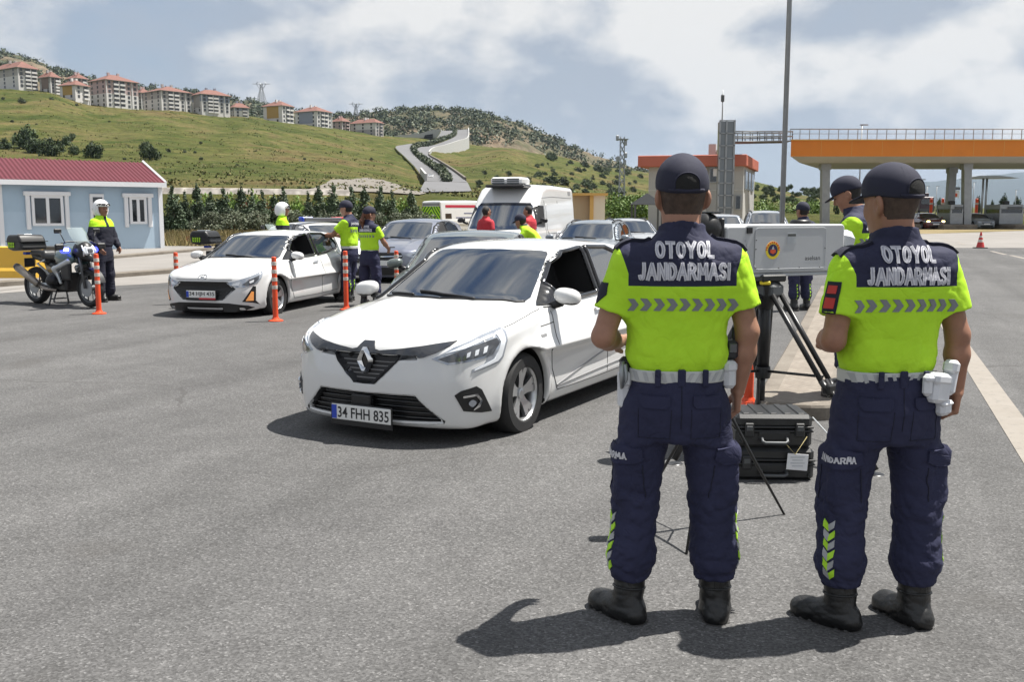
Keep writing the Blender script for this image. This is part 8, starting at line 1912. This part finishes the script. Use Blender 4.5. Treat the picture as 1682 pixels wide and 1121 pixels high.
def make_crowd():
 def place(px, Y): return Vector(((px - 841) / FPX * Y, Y, float(elev(Y)) + .03))
 # motorcycle patrolman beside his machine
 w = dict(shirt='biker_jacket', head='helmet', trousers='navy_dark', sleeve=1.0, seed=5, skin='skin_tan', cargo=0, blouse=.05)
 shirt_material_simple('biker_jacket', 1.375)
 make_person('person', 'motorcycle officer in a white helmet standing behind the parked motorcycle, facing right', place(172, 18.0), R(-108), dict(elL=(-.26, .02, 1.20), wrL=(-.24, .14, 1.0), elR=(.27, -.02, 1.19), wrR=(.22, .12, .98), hyaw=R(-6)), w, .013)
 make_person('person', 'white helmeted officer, only head and shoulders showing behind the far hatchback', place(467, 20.6), R(-70), dict(), dict(w, seed=8), .016, scale=.985)
 # pair beside the far hatchback
 w = dict(shirt='officer_shirt', hair='hair', head='cap', belt=True, seed=14, skin='skin_tan')
 P = make_person('person', 'male officer in a cap reaching a hand to the window of the far white hatchback', place(575, 18.0), R(72), dict(elL=(-.22, .22, 1.22), wrL=(-.16, .50, 1.20), elR=(.24, .20, 1.20), wrR=(.14, .46, 1.22), hdL=(.1, 1, -.1), hdR=(-.1, 1, 0), head=(0, .05, 1.705), hpitch=R(-6), knR=(.125, .05, .49), anR=(.12, .06, .10)), w, .012)
 sb, sh = P['sb'], P['shirt']
 for k in range(6): patch('reflective_chevron', sb, chevron(-.14 + k * .056, 1.295, .045, .05), frame('back'), MAT['reflective_grey'], sh, .004, .03, .007)
 text_on('lettering', 'JANDARMA', 0, 1.42, .06, sb, frame('back'), MAT['letter'], sh, .30, .02, .004)
 for sd in 'LR':
  q = P['J']['an' + sd]
  for k in range(4): patch('leg_stripe', P['tb'], chevron(q[0] - .02, .22 + k * .055, .03, .035), frame('back'), MAT['chevron_lime'], P['trousers'], .004, .03, .007)
 P = make_person('person', 'woman officer with a long auburn ponytail and navy cap, seen from behind', place(608, 17.2), R(-28), dict(elL=(-.235, .10, 1.19), wrL=(-.16, .30, 1.08), elR=(.235, .12, 1.19), wrR=(.17, .36, 1.06), hyaw=R(-28), tw=.90, pelvis=(0, 0, .98), shL=(-.165, -.012, 1.445), shR=(.165, -.012, 1.445)), dict(w, hair='hair_auburn', ponytail=True, seed=15, skin='skin', hairvol=.010, hairline=(-.10, 1.6)), .012, scale=.945)
 sb, sh = P['sb'], P['shirt']; stroke_text('lettering', 'OTOYOL', 0, 1.47, .052, .19, sb, frame('back'), MAT['letter'], sh, .2, .004); stroke_text('lettering', 'JANDARMASI', 0, 1.405, .055, .28, sb, frame('back'), MAT['letter'], sh, .2, .004)
 for k in range(7): patch('reflective_chevron', sb, chevron(-.15 + k * .05, 1.295, .04, .046), frame('back'), MAT['reflective_grey'], sh, .004, .03, .007)
 m = MB(); m.box((.17, .43, 1.08), (.10, .16, .02), bev=.004); m.build('notepad', MAT['ink'], P['body'])
 # men in red by the van
 w = dict(shirt='red_shirt', hair='hair', seed=22, skin='skin_tan', cargo=0, blouse=.0, trousers='navy_dark')
 make_person('person', 'man in a red shirt and sunglasses standing before the white van windscreen', place(799, 22.6), R(-48), dict(), dict(w, sunglasses=True), .016, scale=.955)
 make_person('person', 'man in a red shirt with dark hair beside the white van door, facing left', place(869, 23.4), R(62), dict(head=(0, .04, 1.70)), dict(w, seed=24), .016, scale=.965)
 w = dict(shirt='officer_shirt', hair='hair', head='cap', seed=26, skin='skin_tan')
 make_person('person', 'officer in a navy cap leaning forward behind the greenish grey car roof', place(884, 19.5), R(80), dict(pelvis=(0, -.06, .94), chest=(0, .16, 1.22), neck=(0, .27, 1.33), head=(0, .36, 1.45), shL=(-.188, .22, 1.27), shR=(.188, .22, 1.27), elL=(-.26, .34, 1.06), elR=(.26, .34, 1.06), wrL=(-.2, .55, 1.02), wrR=(.2, .55, 1.02), hpitch=R(-12), hyaw=R(-25)), w, .015)
 # behind the radar
 w = dict(shirt='officer_shirt', hair='hair', head='cap', belt=True, seed=33, skin='skin_tan')
 y = 8.05; p = Vector(((1400 - 841) / FPX * y * 1.0, y, .152))
 P = make_person('person', 'officer behind the radar box in profile, cap lowered as he looks down', p, R(62), dict(elL=(-.23, .12, 1.19), wrL=(-.12, .36, 1.10), elR=(.23, .14, 1.19), wrR=(.12, .38, 1.10), hpitch=R(-24), head=(0, .07, 1.69)), w, .009, scale=.985)
 sb, sh = P['sb'], P['shirt']; stroke_text('lettering', 'OTOYOL', 0, 1.498, .062, .215, sb, frame('back'), MAT['letter'], sh, .2, .004); stroke_text('lettering', 'JANDARMASI', 0, 1.42, .066, .33, sb, frame('back'), MAT['letter'], sh, .2, .004)
 for k in range(9): patch('reflective_chevron', sb, chevron(-.188 + k * .047, 1.298, .042, .046), frame('back'), MAT['reflective_grey'], sh, .0035, .02, .006)
 P = make_person('person', 'officer far behind the radar, only his cap and lower legs showing', place(1315, 16.4), R(25), dict(), dict(w, seed=36), .013, scale=.985)
 for sd in 'LR':
  q, kk = P['J']['an' + sd], P['J']['kn' + sd]
  for k in range(5): patch('leg_stripe', P['tb'], chevron(q[0], .20 + k * .06, .03, .036), frame('back'), MAT['chevron_lime'], P['trousers'], .004, .03, .007)
def shirt_material_simple(name, zy):
 t = NT(name, 0.8, 0.3); x, y, z = t.xyz(); m = t.math('GREATER_THAN', z, zy); m2 = t.math('LESS_THAN', t.math('ABSOLUTE', x), .035)
 t.color(t.mix(t.math('MULTIPLY', m, t.math('SUBTRACT', 1.0, m2)), (0.016, 0.017, 0.028), (0.46, 0.82, 0.02))); t.bump(t.noise(200, 2, .6), .15, .003)
# ------------------------------------------------------------------ radar, tripods, cases, posts, cone
def make_radar():
 t = thing('speed_radar', 'pale grey box shaped speed radar with a round emblem, between the two near officers', 'radar', (0, 0, 0))
 a = Vector((1.405, 6.42, 0)); b = Vector((2.33, 6.86, 0)); u = (b - a).normalized(); n = Vector((u.y, -u.x, 0)); L = (b - a).length; zb, zt = 1.248, 1.578; zc = (zb + zt) / 2; H = zt - zb; dp = .36
 M = Matrix(((u.x, -n.x, 0, a.x), (u.y, -n.y, 0, a.y), (0, 0, 1, 0), (0, 0, 0, 1)))       # local: x along, y into depth, z up
 c = MB(); c.prism([(0, zb + .02), (.015, zb), (L - .02, zb), (L, zb + .02), (L, zt - .02), (L - .015, zt), (.17, zt), (.15, zt - .012), (.015, zt - .012), (0, zt - .03)], 0, dp, 'Y'); body = c.build('housing', MAT['radar_white'], t, 'auto', M); bm = body.modifiers.new('bevel', 'BEVEL'); bm.width = .012; bm.segments = 2; bm.limit_method = 'ANGLE'
 def flat(nm, poly, th, mt, par, y=0.0): m = MB(); m.prism(poly, y - th, y + .004, 'Y'); return m.build(nm, MAT[mt], par, False, M)
 pn = rounded([(.235, zb + .028), (.85, zb + .028), (.85, zt - .025), (.235, zt - .025)], .03)
 door = flat('access_panel', pn, .004, 'radar_white', t)
 m = MB(); P = [M @ Vector((x, -.004, z)) for x, z in pn]; m.tube(P + [P[0]], .0022, 5); m.build('panel_gap', MAT['radar_grey'], door, True)
 for x, z in ((.245, zb + .04), (.44, zb + .036), (.62, zb + .036), (.80, zb + .036), (.242, zc), (.843, zc), (.243, zc + .06)):
  m = MB(); m.lathe([(.0052, -.007), (.004, -.009), (.0001, -.0095)], (x, 0, z), 'Y', 10); m.build('screw', MAT['steel_dark'], door, False, M)
 hl = flat('recessed_handle', [(.505, zt - .135), (.585, zt - .135), (.585, zt - .06), (.505, zt - .06)], .006, 'radar_grey', door); flat('painted_handle_shade', [(.511, zt - .082), (.579, zt - .082), (.579, zt - .066), (.511, zt - .066)], .008, 'lamp_dark', hl)  # dark strip paints the shade under the upper edge of the handle recess
 # round emblem: yellow disc, red upper ring, navy middle, red and grey device
 ex, ez = .385, zc - .010; disc = lambda r, a0=0, a1=2 * math.pi, k=28: [(ex + r * math.cos(a0 + (a1 - a0) * i / k), ez + r * math.sin(a0 + (a1 - a0) * i / k)) for i in range(k + (0 if a1 - a0 > 6 else 1))]
 e = flat('emblem', disc(.060), .006, 'yellow', door); up = disc(.0595, 0, math.pi) + [(ex - .044, ez), (ex + .044, ez)]
 ring = [(ex + .0595 * math.cos(q), ez + .0595 * math.sin(q)) for q in np.linspace(-.02, math.pi + .02, 20)] + [(ex + .046 * math.cos(q), ez + .046 * math.sin(q)) for q in np.linspace(math.pi + .02, -.02, 20)]
 flat('emblem_ring', ring, .0075, 'emblem_red', e); flat('emblem_field', disc(.0405), .0075, 'emblem_navy', e); flat('emblem_shield', [(ex - .022, ez + .004), (ex + .022, ez + .004), (ex + .024, ez - .014), (ex, ez - .026), (ex - .024, ez - .014)], .009, 'emblem_red', e); flat('emblem_spire', [(ex - .012, ez + .006), (ex, ez + .030), (ex + .012, ez + .006)], .009, 'radar_grey', e)
 for k in range(9):
  q = .15 + k * (math.pi - .3) / 8; x, z = ex + .0525 * math.cos(q), ez + .0525 * math.sin(q); flat('emblem_mark', [(x - .003, z - .004), (x + .003, z - .004), (x + .003, z + .004), (x - .003, z + .004)], .009, 'yellow', e)
 MT = M @ Matrix(((1, 0, 0, .735), (0, 0, -1, -.004), (0, 1, 0, zb + .098), (0, 0, 0, 1))); text_flat('lettering', 'aselsan', MT, .030, MAT['lamp_dark'], door, .135, .012, .001)
 flat('latch', [(.165, zt - .06), (.205, zt - .06), (.205, zt - .022), (.165, zt - .022)], .012, 'black_trim', t)
 for k in range(4): flat('small_mark', [(.155 + .012 * (k % 2), zt - .115 - k * .028), (.162 + .012 * (k % 2), zt - .115 - k * .028), (.162 + .012 * (k % 2), zt - .098 - k * .028), (.155 + .012 * (k % 2), zt - .098 - k * .028)], .003, 'radar_grey', t)
 MB().box((L + .022, dp / 2, zc + .04), (.05, dp * .8, H * .62), bev=.02).build('end_cap', MAT['helmet'], t, 'auto', M); m = MB(); m.box((L + .10, dp * .45, zc + .035), (.15, dp * .7, .17), bev=.05, ry=R(18)); m.build('lens_hood', MAT['radar_grey'], t, 'auto', M)
 MB().box((L * .5, dp / 2, zb - .012), (L * .98, dp * .96, .022), bev=.005).build('base_rail', MAT['radar_grey'], t, False, M)
 m = MB(); m.lathe([(.0001, .03), (.06, .03), (.075, .015), (.075, 0)], (L * .78, dp * .55, zt), n=24); m.build('roof_dome', MAT['black_trim'], t, True, M)
 # black camera head at the left end
 def f(x, y, z): return smax(smin(ell(x, y, z, (-.085, .10, 1.555), (.095, .105, .098)), seg(x, y, z, (-.085, .10, 1.52), (-.085, .10, 1.42), .088, .085), .03), x + .012, .01)
 V, F = surf(f, (-.25, -.1, 1.3), (.1, .3, 1.72), .008); mesh_np('camera_head', np.array([tuple(M @ Vector(v)) for v in V]), F, MAT['black_trim'], t, True)
 MB().box((-.06, .08, 1.655), (.09, .13, .012), bev=.004).build('camera_hood', MAT['black_gloss'], t, False, M); MB().box((-.015, .10, 1.46), (.035, .17, .32), bev=.01).build('camera_bracket', MAT['black_trim'], t, False, M)
 # heavy tripod
 k = thing('radar_tripod', 'heavy black tripod with twin tube legs carrying the radar box', 'tripod', (0, 0, 0)); C = Vector((1.735, 6.66, 0)); m = MB()
 m.box((C.x, C.y, 1.215), (.20, .20, .05), rz=.4, bev=.01); m.lathe([(.045, 1.0), (.10, 1.10), (.11, 1.16), (.09, 1.19)], (C.x, C.y, 0), n=20); m.build('head', MAT['tripod_black'], k, 'auto'); MB().box((C.x - .03, C.y - .10, 1.185), (.07, .03, .025), bev=.006).build('level_plate', MAT['yellow'], k)
 m = MB(); m.tube([(C.x, C.y, 1.12), (C.x, C.y, .55)], .042, 14); m.tube([(C.x, C.y, .56), (C.x, C.y, .36)], .020, 10); m.build('column', MAT['tripod_black'], k, True); m = MB(); m.lathe([(.05, .60), (.055, .56), (.05, .52)], (C.x, C.y, 0), n=16); m.build('column_collar', MAT['tripod_black'], k, 'auto')
 for (fx, fy, fz) in ((2.27, 5.93, .015), (1.06, 6.20, .015), (1.93, 7.52, .02)):
  d = (Vector((fx, fy, 0)) - C).normalized(); s = Vector((-d.y, d.x, 0)); top = C + d * .075 + Vector((0, 0, 1.13)); ft = Vector((fx, fy, fz + .04)); mid = top.lerp(ft, .52); g = bpy.data.objects.new('leg', None); COL.objects.link(g); g.parent = k
  for q in (-1, 1):
   m = MB(); m.tube([top + s * q * .045, mid + s * q * .042], .0185, 10); m.tube([mid + s * q * .042, top.lerp(ft, .60) + s * q * .03], .020, 10); m.build('leg_tube', MAT['tripod_black'], g, True)
  m = MB(); m.tube([mid, ft], .021, 10); m.build('lower_leg', MAT['tripod_black'], g, True); m = MB(); m.box(tuple(top.lerp(ft, .57)), (.10, .06, .07), rz=math.atan2(d.y, d.x) + 1.57, bev=.01); m.build('clamp', MAT['tripod_black'], g, 'auto'); m = MB(); m.box(tuple(top), (.07, .13, .08), rz=math.atan2(d.y, d.x), bev=.012); m.build('hinge', MAT['steel_dark'], g, 'auto')
  m = MB(); m.lathe([(.0001, .03), (.05, .03), (.075, .012), (.075, 0)], (fx, fy, fz - .012), n=20); m.build('foot_pad', MAT['tripod_black'], g, 'auto'); m = MB(); m.tube([(C.x, C.y, .57), tuple(top.lerp(ft, .50))], .0095, 8); m.build('spreader', MAT['tripod_black'], g, True)
 # light tripod behind the broad officer
 k = thing('light_tripod', 'thin black tripod half hidden behind the left officer\'s legs', 'tripod', (0, 0, 0)); C = Vector((1.02, 4.90, 0)); m = MB(); m.tube([(C.x, C.y, .45), (C.x, C.y, 1.36)], .011, 10); m.build('column', MAT['tripod_black'], k, True); MB().box((C.x, C.y, 1.40), (.14, .09, .09), bev=.015).build('flash_unit', MAT['tripod_black'], k)
 for fx, fy in ((1.478, 5.10), (.825, 4.46), (.74, 5.33)):
  m = MB(); m.tube([(C.x, C.y, .80), (C.x + (fx - C.x) * .55, C.y + (fy - C.y) * .55, .36), (fx, fy, .015)], [.0095, .0085, .0065], 8); g = m.build('leg', MAT['tripod_black'], k, True); m = MB(); m.tube([(fx, fy, .028), (fx, fy, .0)], [.010, .013], 8); m.build('rubber_foot', MAT['rubber'], g, True); m = MB(); m.tube([(C.x, C.y, .50), (C.x + (fx - C.x) * .45, C.y + (fy - C.y) * .45, .44)], .0055, 6); m.build('spreader', MAT['tripod_black'], g, True)
 # cable from the radar to the ground
 m = MB(); m.tube([(2.30, 6.70, 1.27), (2.24, 6.45, 1.02), (2.20, 6.36, .8), (2.16, 6.30, .5), (2.2, 6.4, .2), (2.3, 6.6, .012), (2.2, 7.0, .17)], .005, 6); tag(m.build('cable', MAT['radar_grey'], None, True), 'thin grey cable hanging from the right end of the radar box', 'cable')
def make_case(label, x, y, z, w, d, h, rz, grp, upper):
 t = thing('equipment_case', label, 'case', (x, y, z), rz, None); hs = h * .56
 m = MB(); m.box((0, 0, hs / 2), (w, d, hs), bev=.022); base = m.build('case_base', MAT['case_black'], t, 'auto'); m = MB(); m.box((0, 0, hs + (h - hs) / 2 + .003), (w, d, h - hs - .006), bev=.022); lid = m.build('lid', MAT['case_black'], t, 'auto')
 for zz, th in ((hs - .010, .014), (hs + .014, .014)): MB().box((0, 0, zz), (w + .012, d + .012, th), bev=.004).build('rim_band', MAT['case_black'], t)
 for k in range(5): MB().box((-w * .36 + k * w * .18, 0, h + .002), (w * .09, d * .86, .010), bev=.004).build('lid_rib', MAT['case_black'], lid)
 for s in (-1, 1):
  MB().box((s * w * .33, -d / 2 - .010, hs), (.055, .022, .085), bev=.006).build('latch', MAT['case_black'], t); MB().box((s * w * .33, -d / 2 - .022, hs + .01), (.038, .006, .03), bev=.002).build('latch_clip', MAT['steel_dark'], t)
  for q in (-1, 1): MB().box((s * (w / 2 - .03), -d / 2 - .006, hs / 2 + q * hs * .2), (.02, .014, hs * .22), bev=.004).build('corner_rib', MAT['case_black'], t)
 m = MB(); m.tube([(-.075, -d / 2, hs * .62), (-.075, -d / 2 - .035, hs * .42), (-.06, -d / 2 - .045, hs * .36), (.06, -d / 2 - .045, hs * .36), (.075, -d / 2 - .035, hs * .42), (.075, -d / 2, hs * .62)], .010, 8); m.build('handle', MAT['steel_dark'], t, True)
 MB().box((0, -d / 2 - .004, hs * .66), (.19, .012, .05), bev=.004).build('handle_mount', MAT['case_black'], t)
 return t
def make_props():
 make_radar()
 make_case('lower black plastic equipment case resting on the asphalt', 1.60, 5.97, 0.03, .49, .37, .20, R(-3), None, False)
 c = make_case('upper black plastic equipment case with a white paper tag on its handle', 1.595, 5.96, .231, .46, .35, .205, R(-2), None, True)
 MB().box((.135, -.215, -.075), (.125, .004, .10), bev=.001, ry=R(4)).build('paper_tag', MAT['paper'], c)
 for k in range(4): MB().box((.135, -.2185, -.045 - k * .018), (.085 - .02 * (k % 2), .001, .004)).build('tag_line', MAT['radar_grey'], c)
 m = MB(); m.tube([(.05, -.215, .05), (.12, -.22, -.027), (.19, -.205, .08)], .0018, 5); m.build('tag_string', mat('string', (.5, .42, .2), .8), c, True)
 # flexible lane posts
 def post(p, H, label, lean=(0, 0)):
  t = thing('delineator_post', label, 'post', (p.x, p.y, p.z + .03), 0, None); r0 = .041
  m = MB(); m.lathe([(.115, 0), (.115, .014), (.095, .022), (.062, .030), (.047, .06)], n=24); m.build('base', MAT['post_orange'], t, 'auto')
  m = MB(); m.lathe([(r0 + .004, .04), (r0, .08), (r0 - .003, H - .03), (r0 - .006, H - .008), (r0 - .016, H), (.0001, H)], n=20); sh = m.build('shaft', MAT['post_orange'], t, 'auto'); sh.rotation_euler = (lean[1], lean[0], 0)
  for k in range(4): m = MB(); z = H * (.50 + k * .122); m.lathe([(r0 + .0005, z), (r0 + .0022, z + .002), (r0 + .0022, z + H * .055), (r0 + .0005, z + H * .057)], n=20); m.build('white_band', MAT['post_white'], sh, 'auto')
  return t
 post(G(163, 519), .985, 'orange post with white bands beside the front wheel of the parked motorcycle'); post(G(453, 531), .985, 'orange post with white bands standing before the far hatchback\'s front wheel'); post(G(292, 503), .93, 'orange post with white bands at the left front corner of the far hatchback'); post(G(569, 512), 1.0, 'orange post with white bands in front of the two officers\' legs'); post(G(652, 497), .93, 'orange post with white bands in front of the blue grey crossover'); post(G(1229, 670), .75, 'orange post between the near officer\'s right arm and the radar tripod')
 p = G(1610, 409); t = thing('traffic_cone', 'red and white traffic cone at the edge of the concrete apron', 'traffic cone', (p.x, p.y, p.z + .03)); MB().box((0, 0, .02), (.46, .46, .04), bev=.01).build('base', MAT['rubber'], t); m = MB(); m.lathe([(.17, .04), (.12, .26)], n=20); m.lathe([(.12, .26), (.095, .37)], n=20, mi=1); m.lathe([(.095, .37), (.075, .46)], n=20); m.lathe([(.075, .46), (.058, .54)], n=20, mi=1); m.lathe([(.058, .54), (.028, .70), (.0001, .705)], n=20); m.build('cone', [MAT['cone_red'], MAT['post_white']], t, 'auto')
# ------------------------------------------------------------------ everything in its place
make_ground(); make_cabin(); make_toll(); make_control_building(); make_flats(); make_green()
make_hero(); make_i20(); make_traffic()
make_motorcycle('dark police motorcycle with teal tank and blue flashing lamp by the yellow barrier', Vector((-7.95, 17.25, float(elev(17.2)) + .03)), (1.4, -.88))
make_motorcycle('police motorcycle showing only its top box and windshield behind the far hatchback', Vector((-5.45, 20.4, float(elev(20.4)) + .03)), (1.0, -.25))
make_props(); near_officers(); make_crowd()
def make_haze():
 m = bpy.data.materials.new('haze_air'); m.use_nodes = True; nt = m.node_tree; nt.nodes.clear(); o = nt.nodes.new('ShaderNodeOutputMaterial'); v = nt.nodes.new('ShaderNodeVolumePrincipled')
 v.inputs['Density'].default_value = .000045; v.inputs['Color'].default_value = (.62, .76, .95, 1); v.inputs['Anisotropy'].default_value = .2; nt.links.new(v.outputs[0], o.inputs['Volume'])
 b = MB().box((0, 4300, 280), (21000, 9800, 600)).build('haze', m); tag(b, kind='stuff')
make_haze()
